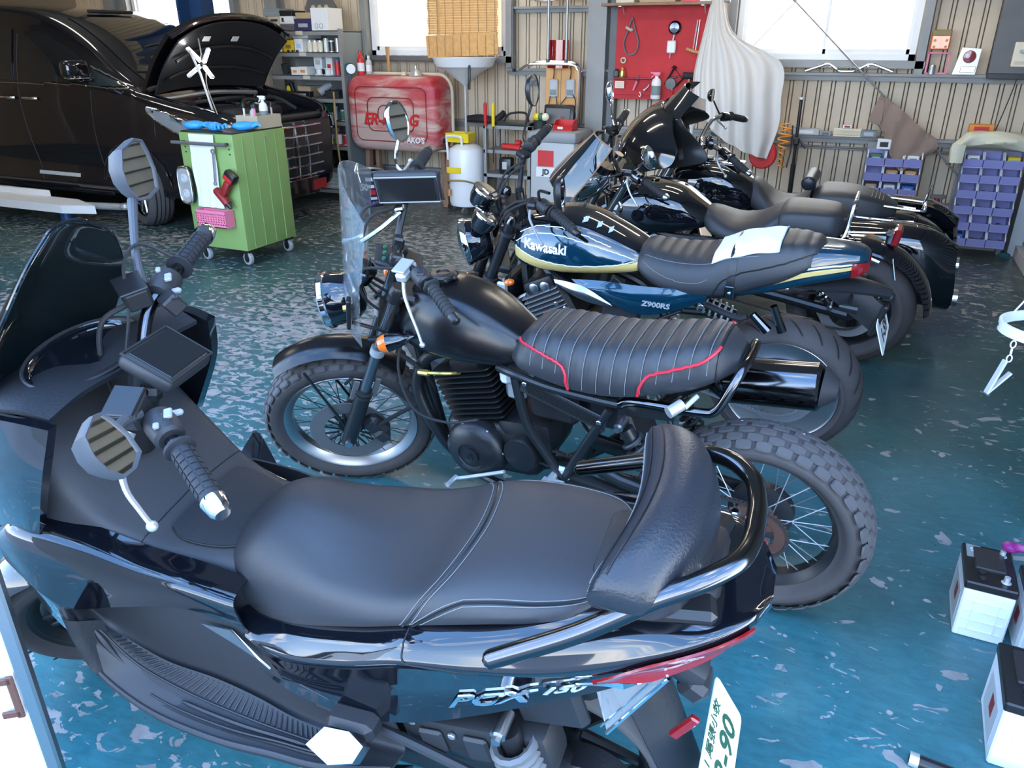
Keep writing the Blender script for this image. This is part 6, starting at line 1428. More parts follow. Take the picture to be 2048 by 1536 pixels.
            MB().grid(g, .004).build('wheel_arch', 'ink_black', t, ang=0)
            MB().tube(a0, .012, seg=8).build('arch_lip', 'van_paint', t)
        pt(MB().box((-2.5, sd*.83, .285), (2.2, .03, .07), bev=.01), 'side_sill', 'van_paint')
        pt(Bd.patch([-1.75, -1.95, -2.15, -2.3], [.40]*4, [.43]*4, .001, .002, 1, sd), 'sill_mark', 'grey_light')
    # windscreen
    g = []
    for i in range(13):
        f = lerp(-1.05, -1.90, i/12); g.append([Bd.pt(Bd.u_of(f), k)+V((.004, 0, .005)) for k in [q*.5 for q in range(-7, 8)]])
    ws = pt(MB().grid(g, .004), 'windscreen', 'glass_dark'); pt(MB().box((-1.86, 0, 1.64), (.03, .22, .07), (0, .5, 0), bev=.01), 'rear_mirror', 'satin_black', ws)
    for l0, l1 in ((.45, -.05), (-.1, -.55)): pt(MB().tube([(-1.02, l0, 1.215), (-1.12, (l0+l1)/2, 1.29), (-1.16, l1, 1.30)], .008, n=10, seg=6), 'wiper', 'satin_black', ws)
    pt(MB().box((-1.98, .0, 1.805), (.05, .5, .03), bev=.01), 'sun_visor_strip', 'plastic_black', ws)
    # bonnet, hinged at the scuttle and raised
    hM = Mx.Translation((-.90, 0, 1.15)) @ Mx.Rotation(R(-49), 4, 'Y')
    def hood_row(q, n=17):
        out = []
        for j in range(n): y = -.76+1.52*j/(n-1); out.append((q*(.76-.16*(abs(y)/.76)**2.5), y, .05*(1-(y/.76)**2)+.03*sin(q*pi)-.02*(abs(y)/.76)**4))
        return out
    hd = MB().grid([hood_row(i/10) for i in range(11)], .03).build('bonnet', 'van_paint', t, hM, ang=50)
    MB().grid([[(a*.93+.02, y*.90, z-.042) for a, y, z in hood_row(i/10)] for i in range(11)], .012).build('bonnet_liner', 'plastic_black', hd, hM, ang=50)
    for q in (.30, .62): MB().tube([(a*.93+.02, y*.80, z-.062) for a, y, z in hood_row(q)], .014, seg=8).build('liner_rib', 'satin_black', hd, hM)
    MB().tube([(a, y, z-.02) for a, y, z in hood_row(1)], .016, seg=8).build('bonnet_edge', 'van_paint', hd, hM)
    for y, c in ((-.30, 'white'), (.05, 'white'), (-.5, 'beige')): MB().box((.55, y, .005), (.05, .08, .004)).build('info_sticker', c, hd, hM, ang=0)
    MB().tube([(-.35, -.55, 1.0), (-.42, -.56, 1.30), (-.50, -.56, 1.48)], .010, seg=8).build('bonnet_prop', 'pale_metal', t)
    # engine bay
    en = MB().box((-.55, .05, .93), (.42, .62, .14), bev=.04, seg=2).build('engine_cover', 'plastic_black', t)
    MB().box((-.80, -.48, .98), (.24, .18, .17), bev=.012).build('battery', 'satin_black', t)
    MB().box((-.30, -.30, .95), (.16, .26, .10), bev=.03, seg=2).build('air_box', 'plastic_dark', t)
    for p, r_ in (((-.62, .35, 1.02), .045), ((-.42, -.50, 1.0), .035), ((-.75, -.15, 1.03), .03)): MB().lathe([(r_, -.05), (r_, 0), (r_*.8, .015), (.002, .018)], p, (0, 0, 1), 16).build('filler_cap', 'white' if r_ > .04 else 'satin_black', t)
    for P in ([(-.35, -.2, 1.0), (-.45, 0, 1.06), (-.4, .3, 1.0)], [(-.7, -.4, 1.05), (-.6, -.1, 1.07), (-.75, .3, 1.05)], [(-.3, .5, .95), (-.5, .45, 1.05), (-.8, .5, 1.02)]): MB().tube(P, .018, n=16, seg=8).build('hose', 'rubber', t)
    MB().tube([(-.88, -.62, 1.08), (-.86, 0, 1.11), (-.88, .62, 1.08)], .02, n=14, seg=8).build('strut_bar', 'steel', t)
    MB().box((-.10, 0, .90), (.10, 1.15, .06), bev=.02).build('radiator_support', 'plastic_black', t)
    MB().box((-.06, -.35, .95), (.10, .30, .02), bev=.006).build('radiator_shroud', 'grey_plastic', t)
    # grille and bumper on the nose
    gr_ = MB().box((.03, 0, .62), (.05, 1.06, .52), bev=.03, seg=2).build('grille', 'satin_black', t)
    for i in range(6):
        z = .40+.088*i; MB().tube([(-.02, -.56, z), (.055, -.35, z), (.075, 0, z), (.055, .35, z), (-.02, .56, z)], .010, n=20, seg=6).build('grille_bar', 'chrome', gr_)
    for j in range(7):
        y = -.48+.16*j; MB().tube([(.06-.07*(y/.5)**2, y, .36), (.075-.07*(y/.5)**2, y, .62), (.05-.07*(y/.5)**2, y, .88)], .011, n=10, seg=6).build('grille_bar', 'chrome', gr_)
    MB().box((.06, .0, .30), (.05, .50, .16), bev=.01).build('bumper', 'van_paint', t); MB().box((.088, .25, .30), (.006, .20, .09)).build('bumper_badge', 'red_dark', t, ang=0)
    MB().box((.02, .40, .50), (.04, .18, .10), bev=.015).build('grille_badge', 'red_dark', t)
van()
# x-shaped LED work light standing under the bonnet
wl = thing('work_light', 'lit X-shaped LED work light under the open bonnet', 'lamp', (-5.30, 5.42, 1.37))
MB().ball((0, 0, 0), .028, 12).cyl((0, 0, 0), (0, 0, .07), .014, 10).build('hub', 'satin_black', wl)
for dx, dz in ((-1, .85), (1, .85), (-.85, -.5), (.85, -.5)):
    d = V((dx*.8, -.25, dz)).normalized(); a = MB().box((0, 0, 0), (.16, .035, .02), bev=.005); M = frame(d*.10, d, (0, 1, 0)); a.v = [M @ q for q in a.v]; ar = a.build('arm', 'white', wl)
    a = MB().box((0, 0, -.012), (.145, .028, .008), bev=.002); a.v = [M @ q for q in a.v]; a.build('led_panel', 'lamp_led', ar)
MB().tube([(.05, -.02, -.02), (.35, -.35, -.15), (.80, -.75, -.32)], .004, n=16, seg=6).build('cable', 'pale_metal', wl)
MB().tube([(0, 0, .07), (-.06, .05, .20)], .006, seg=6).build('hanger', 'steel', wl)
# vehicle lift
lf = thing('lift_column', 'tall blue two-post lift column behind the van', 'lift', (-6.78, 7.02, 0))
MB().box((0, 0, 1.45), (.34, .03, 2.9)).box((-.155, -.09, 1.45), (.03, .16, 2.9)).box((.155, -.09, 1.45), (.03, .16, 2.9)).build('post', 'blue_lift', lf, ang=0)
MB().box((0, -.07, .03), (.5, .32, .06)).build('base_plate', 'blue_lift', lf, ang=0); MB().box((0, -.07, 1.2), (.26, .10, .5), bev=.01).build('carriage', 'satin_black', lf); MB().tube([(.05, -.05, .1), (.05, -.05, 2.8)], .018, seg=8).build('ram', 'steel', lf)
la = thing('lift_arm', 'white steel lift arm lying beside the van sill', 'lift', (-7.1, 4.72, 0))
MB().add_m(MB().prism([(-1.4, -.16), (.72, -.12), (1.02, -.02), (.62, .14), (-1.4, .16)], .07), Mx.Translation((0, 0, .20))).build('arm_plate', 'white_board', la, ang=0)
MB().add_m(MB().prism([(-1.3, .05), (-.3, .14), (.25, .145), (.2, .17), (-1.3, .17)], .05), Mx.Translation((0, 0, .26))).build('arm_flange', 'white_board', la, ang=0)
MB().tube([(.80, .06, .21), (1.18, .12, .215)], .03, seg=10).build('extension', 'silver', la); MB().lathe([(.03, -.02), (.045, 0), (.045, .03), (.02, .035)], (1.22, .125, .215), (0, 0, 1), 14).build('lift_pad', 'silver', la)
for x_, r_ in ((-1.2, .10), (.6, .05)): MB().lathe([(r_, 0), (r_, .165), (r_*.5, .17)], (x_, 0, 0), (0, 0, 1), 14).build('pivot', 'blue_lift', la)

# ================================================================ green tool cabinet
tc_ = thing('tool_cabinet', 'green rolling tool cabinet in front of the van', 'cabinet', (-4.33, 4.62, 0))
MB().box((0, 0, .535), (.50, .56, .83), bev=.008, seg=2).build('body', 'green_cart', tc_)
for i in range(4): MB().box((.2525, -.19+.118*i, .53), (.006, .012, .80), bev=.002).build('panel_rib', 'green_cart', tc_)
MB().box((.253, .06, .90), (.008, .025, .03), bev=.003).build('lock', 'chrome', tc_)
MB().box((0, 0, .955), (.48, .54, .012), bev=.004).build('top_mat', 'plastic_dark', tc_)
hd = MB().tube([(-.27, -.335, .885), (.235, -.335, .885)], .012, seg=10).build('handle', 'steel_dark', tc_)
for x_ in (-.20, .20): MB().tube([(x_, -.335, .885), (x_, -.28, .885)], .010, seg=8).build('handle_post', 'satin_black', hd); 
for x_ in (-.20, .21):
    for q in range(2): MB().cyl((x_, -.281, .85-.035*q), (x_, -.284, .85-.035*q), .006, 8).build('screw_hole', 'ink_black', tc_)
for x_, y_ in ((-.20, -.23), (.20, -.23), (-.20, .23), (.20, .23)):
    c = MB().box((x_, y_, .108), (.07, .06, .012)).box((x_, y_-.02, .08), (.03, .006, .06)).box((x_, y_+.02, .08), (.03, .006, .06)).build('caster', 'satin_black', tc_, ang=0)
    MB().lathe([(.02, -.016), (.045, -.016), (.050, -.010), (.050, .010), (.045, .016), (.02, .016)], (x_, y_, .052), (.25, 1, 0), 22).build('caster_wheel', 'grey_plastic', c); MB().lathe([(.03, -.017), (.03, .017)], (x_, y_, .052), (.25, 1, 0), 16).build('caster_hub', 'satin_black', c)
def wavy(x0, x1, z0, z1, y, amp=.006, n=10, th=.002, top=0): return MB().grid([[(lerp(x0, x1, j/n)+.01*sin(i*1.3+j)*(i/8), y-amp*(1+sin(j*1.9+i*.5))*(i/8+.2), lerp(z1, z0, i/8)) for j in range(n+1)] for i in range(9)], th)
tag(wavy(-4.465, -4.235, .43, .945, 4.322, .006).build('paper_sheet', 'paper'), 'white paper sheet hanging on the green tool cabinet', 'paper')
bk = thing('basket', 'pink perforated basket hung on the green tool cabinet', 'basket', (-4.30, 4.29, .30))
b_ = MB()
for sx in (-1, 1): b_.box((sx*.14, 0, .06), (.006, .085, .12))
b_.box((0, .04, .06), (.28, .006, .12)).box((0, 0, .003), (.28, .085, .006)).box((0, -.04, .014), (.28, .005, .028)).box((0, -.04, .108), (.28, .005, .026))
for i in range(12): b_.box((-.135+.0245*i, -.04, .06), (.012, .005, .08))
for j in range(4): b_.box((0, -.04, .034+.017*j), (.28, .004, .008))
b_.build('basket_shell', 'pink', bk, ang=0)
dr = thing('impact_driver', 'red and black cordless impact driver on the green tool cabinet', 'power tool', (-4.21, 4.285, .50), (0, R(35), 0))
MB().box((0, 0, .10), (.055, .05, .13), bev=.015, seg=2).build('handle', 'red_dark', dr); MB().box((.0, 0, .205), (.095, .062, .075), bev=.012, seg=2).build('battery', 'satin_black', dr); MB().box((0, -.02, .19), (.085, .03, .04), bev=.008).build('battery_face', 'red', dr)
MB().tube([(.06, 0, .01), (.03, 0, .02), (-.06, 0, .035), (-.075, 0, .038)], [.030, .032, .030, .022], seg=14).build('motor_case', 'red_dark', dr); MB().tube([(.06, 0, .01), (.10, 0, .002)], [.022, .012], seg=12).build('chuck', 'satin_black', dr)
ln = thing('lamp_unit', 'oval chrome lamp with two lenses leaning on the green cabinet', 'lamp', (-4.545, 4.31, .43))
def oval(w_, h_, n=24): return [(w_*(abs(cos(2*pi*k/n))**.6)*(1 if cos(2*pi*k/n) >= 0 else -1), h_*(abs(sin(2*pi*k/n))**.6)*(1 if sin(2*pi*k/n) >= 0 else -1)) for k in range(n)]
MB().add_m(MB().prism(oval(.062, .135), .03), frame((0, 0, .15), (1, 0, 0), (0, 0, 1))).build('housing', 'plastic_dark', ln); MB().tube([(a, -.018, .15+c) for a, c in oval(.06, .132)], .008, closed=True, seg=8).build('bezel', 'chrome', ln); MB().add_m(MB().prism(oval(.052, .122), .006), frame((0, -.016, .15), (1, 0, 0), (0, 0, 1))).build('lens', 'silver', ln)
for z_ in (.09, .20): MB().lathe([(.035, 0), (.030, .006), (.018, .008), (.014, .004), (.002, .005)], (0, -.02, z_), (0, -1, 0), 18).build('reflector', 'grey_light', ln)
for i, (p, a, lb) in enumerate((((-4.52, 4.45, .962), .3, 'crumpled blue glove on the left of the green cabinet top'), ((-4.30, 4.42, .962), -.4, 'crumpled blue glove at the middle of the green cabinet top'), ((-4.14, 4.54, .962), .9, 'crumpled blue glove beside the tray on the green cabinet'))):
    o = thing('glove', lb, 'glove', p, (0, 0, a), 'blue gloves on the tool cabinet'); random.seed(i)
    g = [[(.075*cos(2*pi*k/16)*sin(pi*j/8)*(1+.3*random.random()), .045*sin(2*pi*k/16)*sin(pi*j/8)*(1+.3*random.random()), .028-.028*cos(pi*j/8)*(1+.2*random.random())) for k in range(16)] for j in range(9)]
    MB().rings(g).build('palm', 'blue_glove', o, ang=80)
    for q in range(4): MB().tube([(.05, -.03+.02*q, .025), (.09, -.04+.027*q, .035+.01*random.random()), (.11, -.05+.03*q, .02)], [.012, .011, .007], n=8, seg=8).build('finger', 'blue_glove', o)
tr = thing('tray', 'olive tray of bottles at the back of the green cabinet top', 'tray', (-4.19, 4.76, .961))
b_ = MB().box((0, 0, .004), (.20, .26, .008)).box((-.098, 0, .045), (.005, .26, .09)).box((.098, 0, .045), (.005, .26, .09)).box((0, -.128, .045), (.20, .005, .09)).box((0, .128, .045), (.20, .005, .09)); b_.build('tray_shell', 'tan', tr, ang=0)
def bottle(name, label, x, y, z, r, h, m, cap='white', cat='bottle', group=None, spray=False, rot=(0, 0, 0)):
    o = thing(name, label, cat, (x, y, z), rot, group)
    MB().lathe([(r*.2, 0), (r*.95, 0), (r, h*.03), (r, h*.62), (r*.85, h*.72), (r*.36, h*.80), (r*.36, h*.86), (r*.1, h*.86)], seg=18).build('bottle_body', m, o)
    if spray:
        MB().box((0, 0, h*.93), (r*1.6, r*.8, h*.14), bev=r*.2).tube([(-r*.6, 0, h*.96), (-r*1.3, 0, h*.97)], r*.2, seg=8).tube([(-r*.5, 0, h*.90), (-r*1.1, 0, h*.80)], r*.14, seg=6).build('trigger', cap, o)
    else: MB().lathe([(r*.45, h*.84), (r*.45, h*.97), (r*.3, h), (r*.02, h)], seg=14).build('cap', cap, o)
    MB().lathe([(r*1.01, h*.15), (r*1.01, h*.5)], seg=18).build('bottle_label', 'white' if m != 'white' else 'slate', o)
    return o
bottle('spray_bottle', 'white spray bottle standing in the olive tray', -4.17, 4.80, .97, .032, .21, 'white', 'white', spray=True)
bottle('bottle', 'teal capped bottle standing in the olive tray', -4.22, 4.74, .97, .024, .15, 'grey_light', 'teal_cloth')
for i, (x_, y_, mt, lb) in enumerate(((-4.25, 4.68, 'white', 'white marker pen standing in the olive tray'), (-4.16, 4.69, 'pink', 'pink handled brush standing in the olive tray'), (-4.13, 4.84, 'silver', 'steel scissors handle standing in the olive tray'))):
    o = thing('pen' if i == 0 else ('brush' if i == 1 else 'scissors'), lb, ('pen', 'brush', 'scissors')[i], (x_, y_, .97)); MB().tube([(0, 0, 0), (.01, -.01, .13)], [.008, .007], seg=8).build('shaft', mt, o); MB().tube([(.01, -.01, .13), (.012, -.012, .165)], [.009, .006], seg=8).build('tip', 'satin_black', o)
o = thing('pocket_knife', 'white handled tool lying on the green cabinet top', 'tool', (-4.36, 4.55, .965), (0, 0, .4)); MB().box((0, 0, .01), (.14, .03, .016), bev=.006).build('handle', 'white', o); MB().box((.10, 0, .01), (.07, .018, .003)).build('blade', 'steel', o)
sp_ = thing('wrench', 'long steel wrench hanging on the white sheet of the cabinet', 'tool', (-4.25, 4.300, .62)); MB().box((0, 0, .10), (.016, .006, .20), (0, .1, 0), bev=.002).build('shaft', 'steel', sp_); MB().lathe([(.010, -.004), (.018, -.004), (.018, .004), (.010, .004), (.010, -.004)], (.012, 0, .215), (0, 1, 0), 14).build('ring_end', 'steel', sp_); MB().lathe([(.008, -.004), (.014, -.004), (.014, .004), (.008, .004), (.008, -.004)], (-.011, 0, -.01), (0, 1, 0), 14).build('ring_end', 'steel', sp_)

# ================================================================ steel shelf with stock
sh = thing('steel_shelf', 'grey steel shelving unit full of stock behind the van', 'shelf', (-5.31, 7.0, 0))
SX0, SX1, SD = -.45, .45, .40
for sx in (SX0, SX1):
    for sy in (-SD/2, SD/2):
        MB().box((sx, sy, .83), (.036, .003, 1.66)).box((sx-.017*(1 if sx > 0 else -1)*-1, sy+.017*(1 if sy < 0 else -1), .83), (.003, .036, 1.66)).build('post', 'steel_grey', sh, ang=0)
SZ = [1.645, 1.45, 1.235, 1.025, .805, .565, .34, .12]
for i, z_ in enumerate(SZ):
    bd = MB().box((0, 0, z_-.004), (.90, SD, .006)).box((0, -SD/2+.002, z_-.022), (.90, .004, .042)).box((0, SD/2-.002, z_-.022), (.90, .004, .042)).build('shelf_board', 'steel_grey', sh, ang=0)
    if i < 6: MB().box((-.03+.02*i, -SD/2-.002, z_-.02), (.085, .003, .034)).build('shelf_label', 'beige', bd, ang=0)
MB().box((.452, 0, .83), (.003, SD, 1.60)).build('side_panel', 'slate', sh, ang=0); MB().box((0, SD/2+.003, .83), (.90, .003, 1.60)).build('back_panel', 'slate', sh, ang=0)
RN = ['top', 'second', 'third', 'fourth', 'fifth', 'sixth', 'seventh', 'lowest']
cnt = {}
def carton(name, label, x, z, w_, h_, mt, y=6.92, d=.22, mark=None, rz=0, lid=True):
    o = thing(name, label, 'box', (x, y, z), (0, 0, rz)); MB().box((0, 0, h_/2), (w_, d, h_), bev=.003).build('carton', mt, o)
    if lid: MB().box((0, 0, h_-.012), (w_+.004, d+.004, .022), bev=.002).build('lid', mt, o)
    if mark: MB().box((0, -d/2-.002, h_*.45), (w_*.55, .002, h_*.32)).build('print_panel', mark, o, ang=0)
    return o
def tin(name, label, x, z, r, h, mt, y=6.88, cap='silver', cat='can'):
    o = thing(name, label, cat, (x, y, z)); MB().lathe([(r*.1, 0), (r, 0), (r, h), (r*.1, h)], seg=18).build('can_body', mt, o); MB().lathe([(r*1.03, h-.006), (r*1.03, h+.006), (r*.8, h+.008), (r*.02, h+.006)], seg=18).lathe([(r*1.03, 0), (r*1.03, .008)], seg=18).build('rim', cap, o); return o
z = SZ[0]
carton('shoe_box', 'cream flat box at the left end of the shelf top', -5.67, z, .17, .065, 'cream'); carton('shoe_box', 'grey-pink box stacked on the cream box on the shelf top', -5.64, z+.066, .15, .065, 'tan', mark='satin_black'); carton('box', 'pale blue-grey flat box topping the left pile on the shelf', -5.66, z+.132, .20, .07, 'slate')
carton('box', 'dark grey box under the lettered white box on the shelf top', -5.485, z, .165, .06, 'steel_dark'); o = carton('box', 'white box with a black letter R on the shelf top', -5.485, z+.061, .17, .07, 'white', lid=False)
text('R', .05, .0008, bold=.003).build('letter', 'ink_black', o, frame((-.045, -.1115, .035), (1, 0, 0), (0, 0, 1)), ang=0); carton('box', 'black box on top of the lettered white box', -5.49, z+.132, .15, .05, 'satin_black')
carton('box', 'navy black flat box in the middle of the shelf top', -5.29, z, .205, .105, 'navy', mark='silver'); carton('box', 'brown cardboard box on the navy box of the shelf top', -5.28, z+.106, .18, .055, 'cardboard')
o = carton('tall_box', 'tall white paper box at the right end of the shelf top', -5.08, z, .20, .20, 'white', d=.24, lid=False)
for q in (-.04, .015): MB().tube([(q+a*.018, -.122, .04+c*.02) for a, c in oval(1, 1, 12)], .002, closed=True, seg=5).build('print_mark', 'steel_dark', o)
z = SZ[1]
carton('carton', 'tilted white and yellow carton at the left of the second shelf', -5.66, z, .07, .085, 'white', mark='yellow', rz=.3); carton('yellow_case', 'open yellow case on the second shelf', -5.50, z, .12, .11, 'yellow', mark='hose_brown'); carton('carton', 'white carton with a blue top on the second shelf', -5.37, z, .10, .12, 'white', mark='label_blue'); carton('flat_box', 'flat white box lying over the tins on the second shelf', -5.39, z+.125, .19, .03, 'white', y=6.98)
for i in range(3): tin('tin_can', ('left', 'middle', 'right')[i]+' of three cream tins on the second shelf', -5.28+.062*i, z, .028, .10, 'cream')
tin('spray_can', 'white spray can beside the cream tins on the second shelf', -5.085, z, .024, .12, 'white'); tin('glass_jar', 'clear glass jar on the second shelf right side', -5.02, z, .03, .10, 'glass', cat='jar'); tin('spray_can', 'silver spray can at the right end of the second shelf', -4.95, z, .022, .12, 'silver')
for i in range(3):
    o = thing('tape_roll', ('left', 'middle', 'right')[i]+' black tape roll in front of the yellow case', 'tape', (-5.50+.055*i, 6.83, z)); MB().lathe([(.015, 0), (.028, 0), (.028, .02), (.015, .02), (.015, 0)], seg=16).build('roll', 'satin_black', o)
z = SZ[2]
o = thing('plastic_cup', 'clear plastic measuring cup on the third shelf', 'cup', (-5.62, 6.88, z)); MB().lathe([(.002, .002), (.032, .002), (.045, .10), (.049, .103), (.044, .10), (.030, .006), (.002, .006)], seg=18).build('cup', 'glass', o)
carton('parts_box', 'left orange and white spark plug box on the third shelf', -5.45, z, .09, .075, 'white', mark='orange'); carton('parts_box', 'right orange and white spark plug box on the third shelf', -5.35, z, .10, .08, 'white', mark='orange'); carton('bag_box', 'standing white card box leaning on the third shelf back', -5.23, z+.06, .10, .13, 'white', mark='grey_light', y=7.02)
carton('parts_box', 'white and red carton behind the rolls on the third shelf', -5.08, z, .075, .17, 'white', mark='red', y=7.0)
for i, (x_, lb) in enumerate(((-5.20, 'left white wire spool on the third shelf'), (-5.09, 'right white wire spool on the third shelf'))):
    o = thing('spool', lb, 'spool', (x_, 6.88, z)); MB().lathe([(.012, 0), (.045, 0), (.045, .008), (.03, .012), (.03, .055), (.045, .059), (.045, .067), (.012, .067)], seg=18).build('spool_body', 'white', o)
tin('spray_can', 'red and blue spray can on the third shelf right end', -4.97, z, .03, .14, 'red', cap='blue')
z = SZ[3]
carton('carton', 'brown carton at the middle of the fourth shelf', -5.42, z, .16, .10, 'cardboard', y=7.0); carton('case', 'black case with a striped front on the fourth shelf', -5.40, z, .20, .055, 'satin_black', y=6.85, d=.07, mark='grey_light')
o = thing('heat_gun', 'grey funnel-shaped tool on the fourth shelf', 'tool', (-5.20, 6.9, z)); MB().tube([(-.02, -.02, .045), (.05, .03, .10), (.09, .05, .12)], [.045, .035, .02], n=10, seg=16).build('cone', 'grey_plastic', o); MB().box((.06, .03, .04), (.05, .04, .08), bev=.012).build('handle', 'satin_black', o)
carton('tool_box', 'dark tool box at the right of the fourth shelf', -5.02, z, .16, .07, 'plastic_dark'); o = thing('yellow_tool', 'yellow and black clamp at the left of the fourth shelf', 'tool', (-5.62, 6.9, z)); MB().box((0, 0, .05), (.05, .05, .10), (0, .2, 0), bev=.01).build('jaw', 'yellow', o); MB().box((.05, 0, .07), (.04, .05, .14), (0, -.3, 0), bev=.01).build('grip', 'satin_black', o)
z = SZ[4]
carton('carton', 'orange carton on the fifth shelf beside a green one', -5.33, z+.075, .10, .07, 'orange', y=6.95); carton('carton', 'green carton on the fifth shelf', -5.215, z+.075, .11, .08, 'green_dark', y=6.95); carton('long_box', 'long white box with black print on the fifth shelf', -5.25, z, .32, .072, 'white', mark='ink_black'); tin('metal_can', 'tall steel can at the right of the fifth shelf', -5.04, z+.01, .028, .12, 'steel'); tin('bottle_can', 'green topped can on the fifth shelf right end', -4.95, z, .03, .10, 'green_dark')
z = SZ[5]
carton('carton', 'red carton at the left of the sixth shelf', -5.38, z, .10, .12, 'red_dark', mark='yellow'); carton('carton', 'yellow carton on the sixth shelf', -5.20, z, .14, .05, 'yellow', mark='ink_black'); carton('carton', 'white carton with small print on the sixth shelf', -5.19, z+.052, .15, .055, 'white', mark='grey_light'); carton('carton', 'grey white carton topping the sixth shelf pile', -5.18, z+.11, .12, .05, 'grey_light'); tin('oil_can', 'white oil can at the right of the sixth shelf', -5.03, z, .035, .11, 'white', cap='red'); tin('oil_can', 'red oil can at the end of the sixth shelf', -4.945, z, .03, .10, 'red')
z = SZ[6]
carton('tool_box', 'black tool case with drawers on the seventh shelf', -5.14, z, .30, .15, 'satin_black', mark='steel_dark'); carton('box', 'black box at the left of the seventh shelf', -5.42, z, .14, .14, 'plastic_black'); o = thing('ball', 'small white ball on the black case of the seventh shelf', 'ball', (-5.24, 6.88, z+.15)); MB().ball((0, 0, .018), .018, 12).build('shell', 'white', o); MB().lathe([(.0182, -.002), (.0182, .002)], (0, 0, .018), (0, 0, 1), 12).build('seam', 'grey_light', o)
z = SZ[7]
o = thing('drawer_unit', 'white plastic drawer unit on the lowest shelf', 'drawers', (-5.10, 6.93, z)); MB().box((0, 0, .085), (.26, .24, .17), bev=.006).build('frame', 'beige', o)
for i in range(4): d_ = MB().box((0, -.122, .028+.038*i), (.22, .012, .033), bev=.004).build('drawer', 'grey_light', o); MB().box((0, -.131, .028+.038*i), (.06, .008, .010), bev=.003).build('pull', 'white', d_)
o = thing('picture_box', 'white framed black box at the left of the lowest shelf', 'box', (-5.40, 6.90, z)); MB().box((0, 0, .08), (.18, .16, .16), bev=.004).build('case', 'beige', o); MB().box((0, -.082, .08), (.14, .004, .12)).build('front', 'satin_black', o, ang=0)
# things leaning or hanging at the shelf side
o = thing('hose', 'brown air hose hanging down the shelf post', 'hose', (-4.84, 6.60, 0)); MB().tube([(0, 0, 1.10), (.0, -.01, .7), (.01, 0, .35), (.05, -.02, .12), (.14, -.03, .012)], .010, n=40, seg=8).build('hose_line', 'hose_brown', o); MB().cyl((.14, -.03, .015), (.17, -.035, .015), .013, 10).build('coupler', 'steel', o)
o = thing('headphones', 'teal and pink grinder discs hung on the shelf side', 'tool', (-4.80, 6.84, 1.20)); MB().lathe([(.02, -.01), (.055, -.01), (.055, .01), (.02, .01)], (0, 0, .10), (.4, -1, 0), 20).build('disc', 'teal_cloth', o); MB().lathe([(.015, .012), (.045, .012), (.045, .022), (.015, .022)], (0.02, 0, .10), (.4, -1, 0), 20).build('inner_disc', 'white', o); MB().tube([(0, 0, .05), (.01, 0, -.20)], .008, seg=8).build('strap', 'navy', o)
bottle('squeeze_bottle', 'red squeeze bottle with a long nozzle on the red tank', -4.72, 6.92, 1.245, .035, .22, 'red', 'red'); bottle('squeeze_bottle', 'pale blue squeeze bottle beside the red bottle on the tank', -4.66, 6.97, 1.25, .03, .17, 'grey_light', 'white')
o = thing('wall_plaque', 'dark carved plaque standing on top of the shelf', 'plaque', (-5.31, 7.15, 1.66)); MB().add_m(MB().prism([(-.17, 0), (.17, 0), (.19, .05), (.14, .13), (.07, .17), (0, .18), (-.07, .17), (-.14, .13), (-.19, .05)], .03), frame((0, 0, .15), (1, 0, 0), (0, 0, 1))).build('board', 'steel_dark', o, ang=0)
for i in range(3): MB().ball((-.08+.08*i, -.016, .20), .022, 10, (1, .3, 1)).tube([(-.08+.08*i+.026*cos(a), -.018, .20+.026*sin(a)) for a in [2*pi*k/5 for k in range(5)]], .005, closed=True, seg=5).build('carved_flower', 'tan', o)
# ================================================================ things along the back wall
# big dented red tank on wooden legs
tk = thing('storage_tank', 'dented red and grey steel tank lying on wooden legs', 'tank', (-4.30, 6.95, 0))
def tank_mat():
    m = bpy.data.materials.new('faded_red'); m.use_nodes = True; t = m.node_tree; b = t.nodes['Principled BSDF']; L = t.links.new
    co = t.nodes.new('ShaderNodeTexCoord'); mpn = t.nodes.new('ShaderNodeMapping'); mpn.inputs['Scale'].default_value = (.7, 1, 3.2); L(co.outputs['Object'], mpn.inputs[0])
    n = t.nodes.new('ShaderNodeTexNoise'); n.inputs['Scale'].default_value = 3; n.inputs['Detail'].default_value = 6; n.inputs['Distortion'].default_value = .6; L(mpn.outputs[0], n.inputs['Vector'])
    r = t.nodes.new('ShaderNodeValToRGB'); e = r.color_ramp.elements; e[0].position = .40; e[0].color = (.42, .02, .035, 1); e[1].position = .66; e[1].color = (.55, .40, .34, 1); q = e.new(.52); q.color = (.48, .10, .10, 1); gt = t.nodes.new('ShaderNodeTexGradient'); gt.gradient_type = 'SPHERICAL'; m3 = t.nodes.new('ShaderNodeMapping'); m3.inputs['Location'].default_value = (0, .0, -.85*2.2); m3.inputs['Scale'].default_value = (1.5, 1.0, 2.2); L(co.outputs['Object'], m3.inputs[0]); L(m3.outputs[0], gt.inputs[0]); ad = t.nodes.new('ShaderNodeMath'); ad.operation = 'MULTIPLY_ADD'; ad.inputs[1].default_value = .34; L(gt.outputs[0], ad.inputs[0]); L(n.outputs[0], ad.inputs[2]); L(ad.outputs[0], r.inputs[0]); L(r.outputs[0], b.inputs['Base Color'])
    b.inputs['Roughness'].default_value = .42; n2 = t.nodes.new('ShaderNodeTexNoise'); n2.inputs['Scale'].default_value = 9; L(co.outputs['Object'], n2.inputs['Vector']); bp = t.nodes.new('ShaderNodeBump'); bp.inputs['Strength'].default_value = .35; bp.inputs['Distance'].default_value = .02; L(n2.outputs[0], bp.inputs['Height']); L(bp.outputs[0], b.inputs['Normal']); MT['faded_red'] = m
tank_mat()
